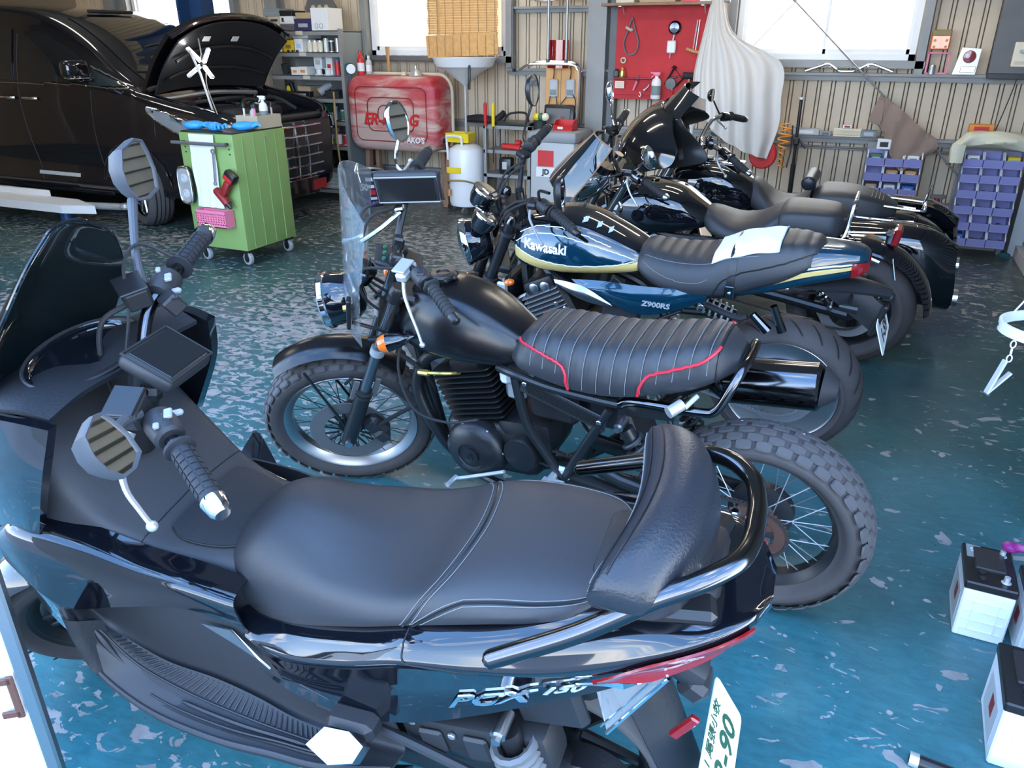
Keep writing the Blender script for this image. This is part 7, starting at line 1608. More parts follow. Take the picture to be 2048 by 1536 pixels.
def rrect(w_, h_, r_, n=6): 
    out = []
    for sx, sz, a0 in ((1, 1, 0), (-1, 1, pi/2), (-1, -1, pi), (1, -1, 3*pi/2)):
        for k in range(n+1): a = a0+pi/2*k/n; out.append((sx*(w_-r_)+r_*cos(a), sz*(h_-r_)+r_*sin(a)))
    return out
def ring_at(w_, h_, r_, y): return [(a, y, .895+c) for a, c in rrect(w_, h_, r_)]
MB().rings([ring_at(.42, .27, .10, -.20), ring_at(.485, .325, .13, -.185), ring_at(.51, .345, .14, -.15), ring_at(.512, .348, .14, .12), ring_at(.50, .34, .14, .17)]).build('shell', 'faded_red', tk, ang=50)
for w_, h_, y in ((.40, .25, -.203), (.26, .155, -.206), (.14, .085, -.208)): MB().tube(ring_at(w_, h_, .07, y), .005, closed=True, seg=6).build('pressed_groove', 'red_dark', tk)
MB().tube(ring_at(.525, .36, .15, .10), .016, closed=True, seg=8).build('band', 'beige', tk)
for x_, z0 in ((-.44, .575), (.50, .60)): MB().box((x_, .02, z0/2), (.05, .07, z0), (0, .06 if x_ < 0 else .10, 0), bev=.004).build('leg', 'old_wood', tk)
for x_ in (-.38, .40): MB().box((x_, .12, .28), (.045, .06, .56), bev=.004).build('leg', 'old_wood', tk)
MB().box((0, .02, .555), (1.06, .06, .02), bev=.003).build('cradle', 'beige', tk)
MB().lathe([(.07, 0), (.06, .02), (.02, .05), (.012, .06), (.012, .085), (.002, .09)], (.20, -.02, 1.245), (0, 0, 1), 18).build('filler_cone', 'silver', tk); MB().lathe([(.03, 0), (.03, .03), (.002, .035)], (.05, 0, 1.245), (0, 0, 1), 14).build('bung', 'beige', tk)
MB().cyl((.515, -.08, .66), (.56, -.08, .66), .022, 10).cyl((.55, -.08, .69), (.55, -.08, .62), .012, 8).build('drain_valve', 'satin_black', tk)
text('ER-HOLG', .15, .0008, shear=.25, bold=.005, sx=.98).build('tank_lettering', 'red', tk, frame((.0, -.211, .845), (1, 0, 0), (0, 0, 1)), ang=0)
text("WAKO'S", .075, .0008, shear=.15, bold=.003, sx=.95).build('brand_sticker', 'white', tk, frame((.235, -.212, .665), (1, 0, 0), (0, 0, 1)), ang=0)
o = thing('wooden_stick', 'brown wooden paddle standing behind the red tank', 'tool', (-4.52, 7.12, 1.0)); MB().tube([(0, 0, 0), (0, -.01, .42)], .016, seg=8, sq=(1, .6)).tube([(0, -.01, .40), (0, -.012, .50)], [.02, .026], seg=8, sq=(1, .4)).build('paddle', 'wood', o)
# oil drainer: pan, rod and pressure tank
od = thing('oil_drainer', 'white oil drain tank with funnel pan on a tall rod', 'drain tank', (-3.53, 6.85, 0))
MB().lathe([(.10, .06), (.165, .075), (.175, .10), (.175, .56), (.16, .61), (.10, .645), (.03, .655)], seg=30).build('tank', 'white_gloss', od)
for a in (.8, 2.9, 5.0): MB().lathe([(.035, -.012), (.035, .012)], (.17*cos(a), .17*sin(a), .036), (cos(a+1), sin(a+1), 0), 14).cyl((.17*cos(a), .17*sin(a), .05), (.14*cos(a), .14*sin(a), .09), .01, 8).build('caster', 'steel_dark', od)
MB().tube([(-.17, -.06, .50), (-.175, -.07, .68), (-.16, -.08, .72), (-.02, -.10, .72), (.0, -.10, .68), (.0, -.10, .52)], .012, n=40, seg=8).build('handle', 'white_gloss', od)
b_ = MB().box((-.06, .0, .67), (.24, .16, .008)).box((-.06, -.08, .71), (.24, .006, .08), (.15, 0, 0)).box((-.06, .08, .71), (.24, .006, .08), (-.15, 0, 0)).box((-.18, 0, .71), (.006, .16, .08)).box((.06, 0, .71), (.006, .16, .08)); b_.build('tool_tray', 'yellow', od, ang=0)
MB().box((-.05, -.178, .42), (.15, .006, .055), bev=.002).build('warning_label', 'yellow', od, ang=0)
MB().tube([(.0, .0, .65), (.0, .0, 1.19)], .012, seg=10).tube([(0, 0, .9), (.0, 0, 1.19)], .008, seg=8).build('rod', 'pale_metal', od)
MB().lathe([(.012, 1.17), (.03, 1.19), (.20, 1.32), (.26, 1.345), (.29, 1.41), (.296, 1.412), (.262, 1.335), (.19, 1.305), (.02, 1.18)], seg=36).build('funnel_pan', 'white', od)
MB().tube([(.15, -.20, 1.40), (.16, -.22, 1.28), (.155, -.22, 1.15)], .012, n=8, seg=8).build('pan_handle', 'satin_black', od)
MB().tube([(-.17, -.07, .28), (-.10, -.19, .32), (.06, -.19, .33), (.14, -.12, .30)], .008, n=20, seg=8).tube([(-.17, -.05, .5), (-.20, -.08, .3), (-.165, -.10, .08)], .006, n=16, seg=6).build('drain_hose', 'hose_brown', od); MB().cyl((-.10, -.185, .18), (-.10, -.185, .24), .014, 8).build('hose_end', 'wood', od)
pl = thing('oil_pail', 'navy and white printed oil pail under the red tank', 'pail', (-4.60, 6.75, 0)); MB().lathe([(.10, 0), (.13, 0), (.14, .02), (.148, .34), (.10, .345), (.01, .345)], seg=30).build('pail_body', 'navy', pl); MB().lathe([(.149, .33), (.156, .34), (.156, .355), (.14, .36), (.13, .345)], seg=30).build('lid_rim', 'silver', pl)
for i, (z_, h_, mt) in enumerate(((.28, .035, 'white'), (.21, .03, 'white'), (.15, .045, 'red'), (.09, .025, 'white'), (.045, .02, 'white'))): MB().lathe([(.142+.02*z_, z_-h_/2), (.143+.02*(z_), z_+h_/2)], (0, 0, 0), (0, 0, 1), 24, (.3+.1*i, 3.0)).build('print_band', mt, pl)
text('50', .09, .001, bold=.004).build('print_number', 'white', pl, frame((.03, -.149, .20), (1, .1, 0), (0, 0, 1)), ang=0)
# slim steel shelf with pliers, tools and charger
s2 = thing('utility_shelf', 'narrow grey steel shelf left of the parts washer', 'shelf', (-3.05, 6.95, 0))
for x_ in (-.25, .20):
    for y_ in (-.15, .15): MB().box((x_, y_, .42), (.03, .03, .84)).build('post', 'steel_grey', s2, ang=0)
for z_ in (.82, .60, .38, .14): MB().box((-.025, 0, z_), (.48, .33, .03)).build('board', 'steel_grey', s2, ang=0)
for x_, mt, lb in ((-3.28, 'red', 'long red handled tool standing on the utility shelf'), (-3.20, 'yellow', 'long yellow handled tool standing on the utility shelf')):
    o = thing('long_tool', lb, 'tool', (x_, 6.76, .50)); MB().tube([(0, 0, .33), (0, 0, .52)], [.014, .017], seg=10).ball((0, 0, .52), .017, 10).build('handle', mt, o); MB().tube([(0, 0, 0), (0, 0, .33)], .006, seg=8).build('shaft', 'satin_black' if mt == 'yellow' else 'steel', o)
o = thing('inspection_mat', 'black cable coil and tray on top of the utility shelf', 'tray', (-3.03, 6.93, .836)); MB().box((0, 0, .015), (.36, .26, .03), bev=.006).build('tray', 'satin_black', o); MB().tube([(-.12, -.05, .03), (-.10, .05, .09), (.05, .06, .10), (.12, -.02, .04)], .010, n=20, seg=8).build('coil', 'rubber', o)
o = thing('red_tool', 'red clamp tool on the second utility shelf', 'tool', (-3.05, 6.84, .617)); MB().box((0, 0, .03), (.20, .05, .05), (0, .05, 0), bev=.012).build('body', 'red', o); MB().box((.07, 0, .07), (.06, .05, .04), bev=.01).build('grip', 'red', o)
o = thing('air_gun', 'black box-shaped tool on the third utility shelf', 'tool', (-3.10, 6.84, .397)); MB().box((0, 0, .075), (.13, .10, .15), bev=.02, seg=2).build('case', 'satin_black', o); MB().box((0, -.052, .08), (.05, .006, .07), bev=.003).build('face', 'silver', o)
o = thing('black_rag', 'black rags hanging over the wall girt behind the rod', 'rag', (-3.45, 7.12, .80)); MB().tube([(-.22, 0, .05), (-.05, -.02, .06), (.10, 0, .05), (.20, 0, .12)], [.03, .04, .035, .03], n=14, seg=10).build('rag_roll', 'rubber', o)
# parts washer cabinet
pw = thing('parts_washer', 'grey parts washer cabinet with red and white stickers', 'cabinet', (-2.585, 6.90, 0))
MB().box((0, 0, .38), (.42, .42, .70), bev=.02, seg=2).build('cabinet', 'grey_light', pw); MB().box((0, 0, .765), (.46, .46, .10), bev=.03, seg=2).build('lid', 'grey_plastic', pw); MB().box((0, -.01, .02), (.40, .40, .04)).build('plinth', 'steel_dark', pw, ang=0)
MB().box((-.06, -.213, .58), (.15, .004, .14)).build('red_sticker', 'red', pw, ang=0); MB().box((-.06, -.215, .46), (.18, .003, .085)).build('white_sticker', 'white', pw, ang=0); text('JD', .065, .0006, bold=.003).build('sticker_text', 'ink_black', pw, frame((-.055, -.218, .46), (1, 0, 0), (0, 0, 1)), ang=0)
MB().tube([(.20, -.10, .66), (.42, -.14, .66)], [.05, .055], seg=18).build('duct', 'tan', pw); MB().tube([(.20, -.05, .74), (.26, -.08, .72), (.24, -.10, .66)], .02, n=8).build('elbow', 'steel_dark', pw)
o = thing('tool_case', 'open black tool case on top of the parts washer', 'case', (-2.66, 7.05, .816)); MB().box((0, 0, .10), (.30, .05, .20), (-.15, 0, 0), bev=.02, seg=2).build('case_lid', 'satin_black', o); MB().box((-.0, -.032, .10), (.24, .01, .14), (-.15, 0, 0), bev=.004).build('case_insert', 'steel_dark', o); MB().box((.05, -.04, .09), (.04, .006, .02), (-.15, 0, 0)).build('case_label', 'red_dark', o, ang=0)
o = thing('parts_bin', 'small red hopper bin on top of the parts washer', 'bin', (-2.52, 6.84, .816)); 
def hopper(w_, d, h_, t_=.004):
    b_ = MB().box((0, 0, t_/2), (w_, d, t_)).box((0, d/2, h_/2), (w_, t_, h_)).box((0, -d/2, h_*.28), (w_, t_, h_*.56), (.25, 0, 0))
    for sx in (-1, 1): b_.add([(sx*w_/2, d/2, 0), (sx*w_/2, d/2, h_), (sx*w_/2, -d*.15, h_), (sx*w_/2, -d/2, h_*.5), (sx*w_/2, -d/2, 0), (sx*(w_/2-t_), d/2, 0), (sx*(w_/2-t_), d/2, h_), (sx*(w_/2-t_), -d*.15, h_), (sx*(w_/2-t_), -d/2, h_*.5), (sx*(w_/2-t_), -d/2, 0)], [(0, 1, 2, 3, 4), (9, 8, 7, 6, 5), (0, 5, 6, 1), (1, 6, 7, 2), (2, 7, 8, 3), (3, 8, 9, 4), (4, 9, 5, 0)])
    return b_
hopper(.18, .14, .085).build('bin_shell', 'red', o, ang=0); MB().box((-.02, -.078, .025), (.05, .003, .02)).build('bin_label', 'white', o, ang=0)
o = thing('glove_jar', 'plastic tub of yellow and green gloves on the parts washer', 'tub', (-2.79, 6.90, .816)); MB().lathe([(.05, 0), (.06, .07), (.063, .07), (.055, .005)], seg=18).build('tub', 'glass', o)
for q, mt in enumerate(('yellow', 'green_dark', 'cream')): MB().ball((-.03+.04*q, 0, .10), .04, 10, (1, .8, .9)).build('glove_bundle', mt, o)
# plywood board with chargers, lamp and pipes above
pb = thing('plywood_board', 'orange plywood board fixed to the wall left of the column', 'board', (-2.68, 7.19, .84)); MB().box((0, 0, .25), (.34, .015, .50), bev=.002).build('panel', 'plywood', pb); MB().box((-.02, -.009, .25), (.004, .003, .49)).build('board_joint', 'old_wood', pb, ang=0); MB().box((.165, -.003, .25), (.012, .02, .50)).build('edge_strip', 'old_wood', pb, ang=0)
for i, (x_, lb) in enumerate(((-2.765, 'left grey battery tester hanging on the plywood board'), (-2.60, 'right grey battery tester hanging on the plywood board'))):
    o = thing('battery_tester', lb, 'tester', (x_, 7.165, 1.08)); MB().box((0, 0, .07), (.085, .025, .16), bev=.008).build('case', 'grey_light', o); MB().box((0, -.014, .035), (.06, .004, .05)).build('screen', 'slate', o, ang=0); MB().tube([(0, -.01, .15), (.01, -.02, .21), (0, -.01, .26)], .005, n=10, seg=6).build('hook_strap', 'satin_black', o)
    MB().tube([(-.03, -.012, .0), (-.04, -.015, -.10), (0, -.02, -.13), (.04, -.015, -.08), (.03, -.012, .0)] if i == 0 else [(-.03, -.012, 0), (-.10, -.015, -.10), (-.05, -.02, -.20), (.03, -.02, -.22), (.06, -.015, -.05), (.03, -.012, .02)], .0045, n=30, seg=6).build('lead', 'satin_black', o)
o = thing('power_plug', 'black wall socket at the foot of the plywood board', 'socket', (-2.57, 7.165, .915)); MB().box((0, 0, 0), (.055, .03, .055), bev=.006).build('socket_body', 'satin_black', o); MB().lathe([(.015, 0), (.012, .004), (.002, .004)], (0, -.015, 0), (0, -1, 0), 12).build('socket_face', 'plastic_dark', o)
o = thing('red_lamp', 'red translucent tail lamp cover on the wall rail', 'lamp cover', (-2.71, 7.12, 1.325)); g = [[(a*.10, -.05*(1-abs(a)**2.5)-.005, z_) for a in (-1, -.8, -.5, -.2, .2, .5, .8, 1)] for z_ in (0, .06, .15, .22, .235)]; MB().grid(g, .006).build('lens', 'red_lens', o); MB().box((0, .0, .11), (.19, .01, .22), bev=.003).build('backing', 'red_dark', o)
for x_, nm in ((-2.775, 'left'), (-2.60, 'right')):
    o = thing('steel_pipe', nm+' upright steel pipe in front of the red lamp cover', 'pipe', (x_, 7.03, 1.37)); MB().tube([(0, 0, 0), (0, 0, 1.2)], .013, seg=12).build('pipe', 'steel', o); MB().tube([(0, 0, .0), (0, 0, .03)], .018, seg=12).build('collar', 'steel_dark', o)
o = thing('chrome_bars', 'bundle of chrome handlebars resting on the wall rail by the red lamp', 'handlebar', (-2.72, 6.99, 1.355)); MB().tube([(-.32, 0, -.05), (-.20, 0, .0), (.18, 0, .005), (.25, 0, -.04)], .012, n=30, seg=10).build('bar', 'chrome', o); MB().tube([(-.25, .05, -.03), (-.15, .05, .02), (.2, .05, .015), (.27, .05, -.06)], .011, n=30, seg=10).build('second_bar', 'chrome', o); MB().tube([(.25, 0, -.04), (.26, -.01, -.2), (.25, 0, -.45)], .008, n=10).build('chain_tail', 'steel', o)
# blind, sticker, pipe beside the first window
bl = thing('bamboo_blind', 'bamboo blind pulled half down over the window with cream shade', 'blind', (-3.69, 7.13, 1.40))
for i in range(26):
    z_ = .22+.0215*i; MB().box((0, .0, z_), (.74-.01*sin(i), .006, .019), bev=.002).build('slat', 'bamboo', bl, ang=0)
MB().box((0, -.02, .115), (.76, .012, .20), (.06, -.05, 0), bev=.004).build('folded_hem', 'bamboo', bl)
for i in range(9): MB().tube([(-.35+.087*i, -.008, .20), (-.35+.087*i, -.006, .78)], .0022, seg=5).build('cord', 'old_wood', bl); MB().tube([(-.35+.087*i, -.030, .02), (-.35+.087*i, -.030, .21)], .0022, seg=5).build('cord', 'old_wood', bl)
o = thing('conduit', 'thin dark conduit running down beside the blind window', 'pipe', (-3.20, 7.20, 1.30)); MB().tube([(0, 0, .55), (0, 0, .05), (.02, -.01, .0)], .010, n=0, seg=8).build('tube', 'steel_dark', o); MB().box((.02, -.01, 0), (.03, .03, .03), bev=.005).build('outlet', 'satin_black', o)
o = thing('sill_plank', 'dark wooden plank on the sill under the blind window', 'plank', (-4.35, 7.16, 1.395)); MB().box((0, 0, .0), (.88, .05, .045), bev=.004).build('plank', 'steel_dark', o); MB().box((.443, 0, 0), (.006, .045, .04)).build('end_grain', 'old_wood', o, ang=0)
o = thing('metal_grid', 'crumpled silver foil bundle on the upper wall rail', 'foil', (-2.75, 7.12, 1.845)); random.seed(3)
MB().grid([[(-.25+.05*j, .03*random.random(), .04+.05*i*random.random()) for j in range(11)] for i in range(4)], .004).build('foil_sheet', 'chrome', o, ang=10); MB().tube([(-.2, .0, .04), (.2, 0, .05)], .012, seg=6).build('roll', 'chrome', o)
# ---------------------------------------------------------------- red tool board
rb = thing('tool_board', 'large red plywood tool board on the wall beside the column', 'board', (-1.78, 7.165, 1.075)); MB().box((0, 0, .375), (.80, .018, .75), bev=.002).build('panel', 'red_board', rb); MB().box((-.22, -.03, .175), (.36, .05, .012), bev=.002).build('ledge', 'red_dark', rb); MB().box((-.22, -.012, .10), (.37, .008, .13), bev=.002).build('lower_strip', 'red_board', rb)
ws_ = thing('wall_shelf', 'wooden wall shelf on two brackets above the red tool board', 'shelf', (-1.80, 7.10, 1.835)); MB().box((0, 0, .0), (.96, .22, .022), bev=.002).build('board', 'old_wood', ws_)
for x_ in (-.32, .38): MB().box((x_, .09, -.10), (.025, .006, .20)).box((x_, .0, -.015), (.025, .18, .006)).build('bracket', 'pale_metal', ws_, ang=0); MB().tube([(x_, .09, -.10), (x_, .0, -.018)], .006, seg=6).build('brace', 'pale_metal', ws_)
carton('carton', 'cream carton at the left of the wall shelf', -2.08, 1.846, .16, .10, 'beige', y=7.1, d=.15); carton('wooden_crate', 'brown crate in the middle of the wall shelf', -1.80, 1.846, .30, .10, 'cardboard', y=7.1, d=.16, mark='satin_black'); carton('red_box', 'red box near the right of the wall shelf', -1.52, 1.846, .14, .10, 'red', y=7.1, d=.15, mark='pink'); carton('book_pile', 'stack of paper pads at the right of the wall shelf', -1.40, 1.846, .10, .05, 'paper', y=7.1, d=.15)
def hang(name, label, cat_, x, z): return thing(name, label, cat_, (x, 7.14, z))
o = hang('caliper', 'steel spring caliper hanging on the red board', 'caliper', -2.04, 1.44); MB().tube([(0, 0, .30), (-.035, 0, .19), (-.065, 0, .10), (-.045, 0, .02), (0, 0, 0), (.045, 0, .02), (.065, 0, .10), (.035, 0, .19), (0, 0, .30)], .007, n=50, seg=6).build('legs', 'steel_dark', o); MB().cyl((0, -.012, .20), (0, .01, .20), .012, 10).tube([(-.05, -.005, .22), (0, -.01, .195)], .012, seg=8).build('spring_pivot', 'beige', o)
o = hang('work_bulb', 'hanging round chrome mirror with a clip on the red board', 'lamp', -1.665, 1.46); MB().lathe([(.055, -.01), (.055, .0), (.04, .015), (.002, .02)], (0, 0, .195), (0, -1, 0), 20).build('disc', 'dark_chrome', o); MB().tube([(0, 0, .14), (-.01, -.005, .08)], .007, seg=8).build('neck', 'pale_metal', o); MB().box((-.015, -.005, .045), (.075, .03, .10), bev=.008).build('packet', 'white', o); MB().tube([(-.02, -.005, -.0), (-.022, -.005, -.045)], .006, seg=6).build('tail', 'pink', o)
o = hang('t_handle_tool', 'steel rod tool with wooden cross handle on the red board', 'tool', -1.485, 1.455); MB().tube([(-.065, 0, .035), (0, -.005, .015), (.07, 0, .0)], .014, n=10, seg=10).build('cross_handle', 'wood', o); MB().tube([(-.01, 0, .02), (.01, 0, .26)], .006, seg=8).tube([(.012, 0, .02), (.028, 0, .26)], .004, seg=6).build('rods', 'pale_metal', o)
o = hang('tape_ring', 'small white ring hanging on the red board', 'ring', -2.10, 1.375); MB().lathe([(.014, -.008), (.026, -.008), (.026, .008), (.014, .008), (.014, -.008)], (0, 0, .02), (0, 1, 0), 20).build('ring', 'tan', o); MB().cyl((0, -.01, .035), (0, .02, .035), .004, 6).build('nail', 'steel', o)
o = hang('brass_jar', 'small brass bottle on the ledge of the red board', 'jar', -2.10, 1.257); place(o, (-2.10, 7.128, 1.257)); MB().lathe([(.005, 0), (.028, 0), (.032, .02), (.024, .055), (.012, .062), (.012, .078), (.018, .08), (.002, .09)], seg=18).build('jar', 'brass', o); MB().lathe([(.013, .064), (.013, .076)], seg=12).build('collar', 'wood', o)
o = hang('ink_bottle', 'black square bottle on the ledge of the red board', 'bottle', -2.15, 1.257); place(o, (-2.155, 7.128, 1.257)); MB().box((0, 0, .028), (.045, .035, .056), bev=.005).build('bottle', 'satin_black', o); MB().cyl((0, 0, .056), (0, 0, .07), .012, 10).build('cap', 'ink_black', o)
o = hang('note_card', 'cream note card pinned on the lower red board', 'card', -2.12, 1.165); MB().box((0, -.012, .03), (.085, .002, .06)).build('card', 'cream', o, ang=0)
for q in range(3): MB().box((0, -.0135, .015+.015*q), (.06, .001, .003)).build('print_line', 'tan', o, ang=0)
o = hang('scraper', 'red handled knife leaning on the ledge of the red board', 'knife', -1.97, 1.15); MB().tube([(-.02, -.02, 0), (.01, -.02, .075)], [.009, .010], seg=8).build('handle', 'pink', o); MB().tube([(.01, -.02, .075), (.025, -.02, .13)], [.008, .004], seg=6).build('blade', 'satin_black', o)
o = hang('pocket_clip', 'small silver clip hanging on the lower red board', 'clip', -1.88, 1.15); MB().tube([(-.015, -.02, 0), (.02, -.02, .03), (.03, -.02, .05)], .006, n=8, seg=6).build('clip_wire', 'steel', o); MB().ball((-.01, -.02, .005), .009, 8).build('knob', 'white', o)
o = hang('key_hook', 'small white hook under the ledge of the red board', 'hook', -1.93, 1.10); MB().tube([(0, -.015, .03), (.012, -.02, .015), (.005, -.02, 0), (-.008, -.02, .008)], .004, n=14, seg=6).build('hook', 'white', o); MB().ball((0, -.012, .033), .007, 8).build('screw', 'white', o)
o = bottle('spray_bottle', 'white spray bottle with pink trigger hung on the red board', -1.775, 7.08, 1.085, .042, .22, 'white', 'pink', spray=True)
o = hang('sanding_frame', 'black wire brush frame hanging on the red board', 'brush', -1.64, 1.19); MB().tube([(-.07, -.01, .02), (0, -.01, .15), (.08, -.01, .06), (.02, -.01, 0), (-.07, -.01, .02)], .010, seg=8).tube([(-.04, -.01, .06), (.03, -.01, .08)], .008, seg=6).build('frame', 'satin_black', o); MB().lathe([(.045, -.012), (.045, .012), (.02, .014)], (-.02, -.012, .02), (0, -1, 0), 16).build('dial', 'steel_dark', o); MB().tube([(0, -.01, .15), (0, -.01, .17)], [.03, .004], seg=8).build('hook', 'satin_black', o)
o = hang('rubber_mallet', 'black rubber mallet with wooden handle on the red board', 'mallet', -1.50, 1.09); MB().tube([(-.055, -.02, .19), (-.05, -.02, .19), (.05, -.02, .185), (.055, -.02, .185)], [.024, .028, .028, .024], seg=14).build('head', 'rubber', o); MB().tube([(0, -.02, .17), (-.01, -.02, 0)], [.010, .013], seg=10).build('handle', 'wood', o)
o = hang('feeler_gauge', 'small red handled tool below the wire brush', 'tool', -1.645, 1.09); MB().tube([(0, -.01, 0), (0, -.01, .07)], .009, seg=8).build('handle', 'red', o); MB().tube([(0, -.01, .07), (0, -.01, .10)], .005, seg=6).build('shank', 'steel', o)
# ---------------------------------------------------------------- cloths, hose, stands
def cloth(name, label, rows, mt, nx, nz, amp, waves, th=.004, ph=0, rnd=0):
    cs = [curve(r_, nx) for r_ in rows]; g = []
    for i in range(nx+1):
        col = curve([c[i] for c in cs], nz); g.append([p+V((0, amp*sin(waves*i/nx*2*pi+ph+1.2*sin(j/nz*3))*(.25+.75*min(1, j/nz*1.5)), 0)) for j, p in enumerate(col)])
    return tag(MB().grid(g, th).build(name, mt, ang=80), label, 'cloth')
wc = thing('dust_sheet', 'white dust sheet draped from the shelf end over the touring motorcycle', 'cloth', (-1.1, 6.85, .65))
rows = [[(-1.345, 7.0, 1.86), (-1.325, 6.98, 1.865), (-1.30, 6.97, 1.865), (-1.27, 6.98, 1.865), (-1.25, 7.0, 1.86)],
        [(-1.385, 6.95, 1.60), (-1.33, 6.92, 1.62), (-1.26, 6.90, 1.63), (-1.19, 6.92, 1.62), (-1.13, 6.96, 1.60)],
        [(-1.425, 6.90, 1.30), (-1.33, 6.85, 1.36), (-1.18, 6.84, 1.40), (-.98, 6.86, 1.39), (-.74, 6.92, 1.395)],
        [(-1.405, 6.86, 1.05), (-1.30, 6.78, 1.10), (-1.12, 6.77, 1.12), (-.92, 6.80, 1.10), (-.70, 6.90, 1.12)],
        [(-1.40, 6.84, .86), (-1.28, 6.74, .98), (-1.12, 6.74, .96), (-.92, 6.78, .82), (-.69, 6.88, .92)],
        [(-1.39, 6.83, .80), (-1.30, 6.73, .98), (-1.14, 6.73, .84), (-.92, 6.77, .72), (-.75, 6.86, .66)]]
cs = [curve(r_, 48) for r_ in rows]; g = []
for i in range(49):
    col = curve([c[i] for c in cs], 40); g.append([p-V((1.1, 6.85, .65))*0+V((0, .022*sin(i*.85+1.5*sin(j*.09))*(.3+.7*min(1, j/18)), 0)) for j, p in enumerate(col)])
MB().grid(g, .004).build('sheet', 'cloth_white', wc, Mx.Translation((1.1, -6.85, -.65)), ang=80); MB().tube([q[-1] for q in g], .006, seg=6).build('hem', 'cloth_white', wc, Mx.Translation((1.1, -6.85, -.65)))
MB().tube([(-1.35, 7.0, 1.845), (-1.20, 7.0, 1.845)], .012, seg=8).build('clip_bar', 'steel', wc, Mx.Translation((1.1, -6.85, -.65)))
bc = thing('brown_towel', 'brown towel hung over the diagonal wall brace', 'towel', (.15, 7.05, .63))
rows = [[(.03, 7.16, 1.16), (.10, 7.12, 1.12), (.22, 7.08, 1.04), (.36, 7.06, .93), (.47, 7.07, .86)], [(-.02, 7.12, 1.0), (.08, 7.06, .98), (.20, 7.03, .92), (.36, 7.02, .85), (.50, 7.03, .80)], [(.05, 7.08, .93), (.12, 7.03, .88), (.22, 7.0, .82), (.36, 7.0, .76), (.46, 7.03, .74)], [(.08, 7.06, .90), (.15, 7.02, .80), (.23, 6.98, .70), (.30, 6.98, .66), (.42, 7.02, .72)], [(.10, 7.06, .88), (.16, 7.0, .76), (.24, 6.97, .635), (.29, 6.97, .62), (.38, 7.02, .70)]]
cs = [curve(r_, 26) for r_ in rows]; MB().grid([[p+V((0, .012*sin(i*.9+j*.25), .0)) for j, p in enumerate(curve([c[i] for c in cs], 22))] for i in range(27)], .008).build('towel', 'cloth_brown', bc, Mx.Translation((-.15, -7.05, -.63)), ang=80)
MB().tube(curve(rows[-1], 26), .006, seg=6).build('hem', 'cloth_brown', bc, Mx.Translation((-.15, -7.05, -.63))); MB().grid([[(-.03, 7.12, .97), (.0, 7.11, 1.06), (.02, 7.14, 1.14)], [(.0, 7.08, .95), (.03, 7.08, 1.02), (.04, 7.12, 1.12)], [(.06, 7.06, .94), (.07, 7.06, .99), (.06, 7.12, 1.12)]], .008).build('towel_corner', 'cloth_brown', bc, Mx.Translation((-.15, -7.05, -.63)), ang=80)
cc = thing('cream_cloth', 'cream cloth bundled over the top of the corner bin rack', 'cloth', (.86, 6.98, .78))
g = []
for i in range(25):
    t = i/24; x_ = lerp(-.27, .22, t); zc = .06+.035*sin(t*3)-.16*max(0, .18-t)/.18*(.5); row = []
    for k in range(16):
        a = 2*pi*k/16; row.append((x_, .10*cos(a)*(1+.2*sin(t*9+k)), zc+.055*sin(a)*(1+.25*sin(t*7+k*2))))
    g.append(row)
MB().rings(g).build('bundle', 'cloth_cream', cc, ang=80); MB().grid([[(-.27+.02*j, -.11-.01*sin(j), .06-.045*i) for j in range(5)] for i in range(4)], .008).build('hanging_end', 'cloth_cream', cc, ang=80)
for i, (P, lb) in enumerate((([( .47, 7.14, .83), (.03, 7.14, 1.17), (-.74, 7.14, 1.86), (-1.2, 7.14, 2.3)], 'diagonal steel brace wire running up left from the brown towel'), ([(-1.10, 7.12, 1.40), (-.69, 7.12, 1.86), (-.3, 7.12, 2.3)], 'diagonal steel brace wire rising right across the white window'), ([(.47, 7.15, .80), (.60, 7.15, .66), (.70, 7.15, .57)], 'lower steel brace rod between the two bin racks'))):
    o = thing('brace_wire', lb, 'brace', P[0], group='wall cross bracing'); MB().tube([V(q)-V(P[0]) for q in P], .007 if i != 1 else .004, seg=8).build('rod', 'steel', o); q = V(P[-2])-V(P[0]); MB().tube([q*.98, q*1.02], .011, seg=8).build('turnbuckle', 'steel_grey', o)
o = thing('coil_hose', 'orange spiral air hose hanging by the white dust sheet', 'hose', (-.63, 6.86, .60)); MB().tube([(.035*cos(a)*(1+.5*sin(a*.13)), .035*sin(a), .35-.35*a/(2*pi*7)) for a in [k*.3 for k in range(147)]], .006, seg=6).build('coil', 'orange', o); MB().tube([(.05, 0, .33), (.06, .01, .15), (.045, 0, .0)], .006, n=12, seg=6).build('tail', 'satin_black', o)
o = thing('hose_reel', 'red hose reel mounted behind the white dust sheet', 'hose reel', (-.79, 6.95, .68)); MB().lathe([(.10, -.05), (.11, -.04), (.11, .04), (.10, .05), (.03, .055)], (0, 0, 0), (0, 1, 0), 24).build('drum', 'red', o); MB().lathe([(.04, -.07), (.04, .07)], (0, 0, 0), (0, 1, 0), 14).build('hub', 'red_dark', o); MB().box((0, .14, 0), (.08, .16, .05), bev=.006).build('wall_mount', 'steel_grey', o)
o = thing('grey_cover', 'grey fabric cover bundled on the floor behind the tourer', 'cover', (-.86, 6.22, 0)); random.seed(11)
g = []
for j in range(11):
    t = j/10; rr = .30*(1-.35*t)*(cos(t*1.35)**.6); g.append([(rr*cos(2*pi*k/24)*(1+.10*sin(k*1.7+j)), rr*.85*sin(2*pi*k/24)*(1+.12*sin(k*2.3+j*.7)), .68*t+.008*sin(k*2+j)) for k in range(24)])
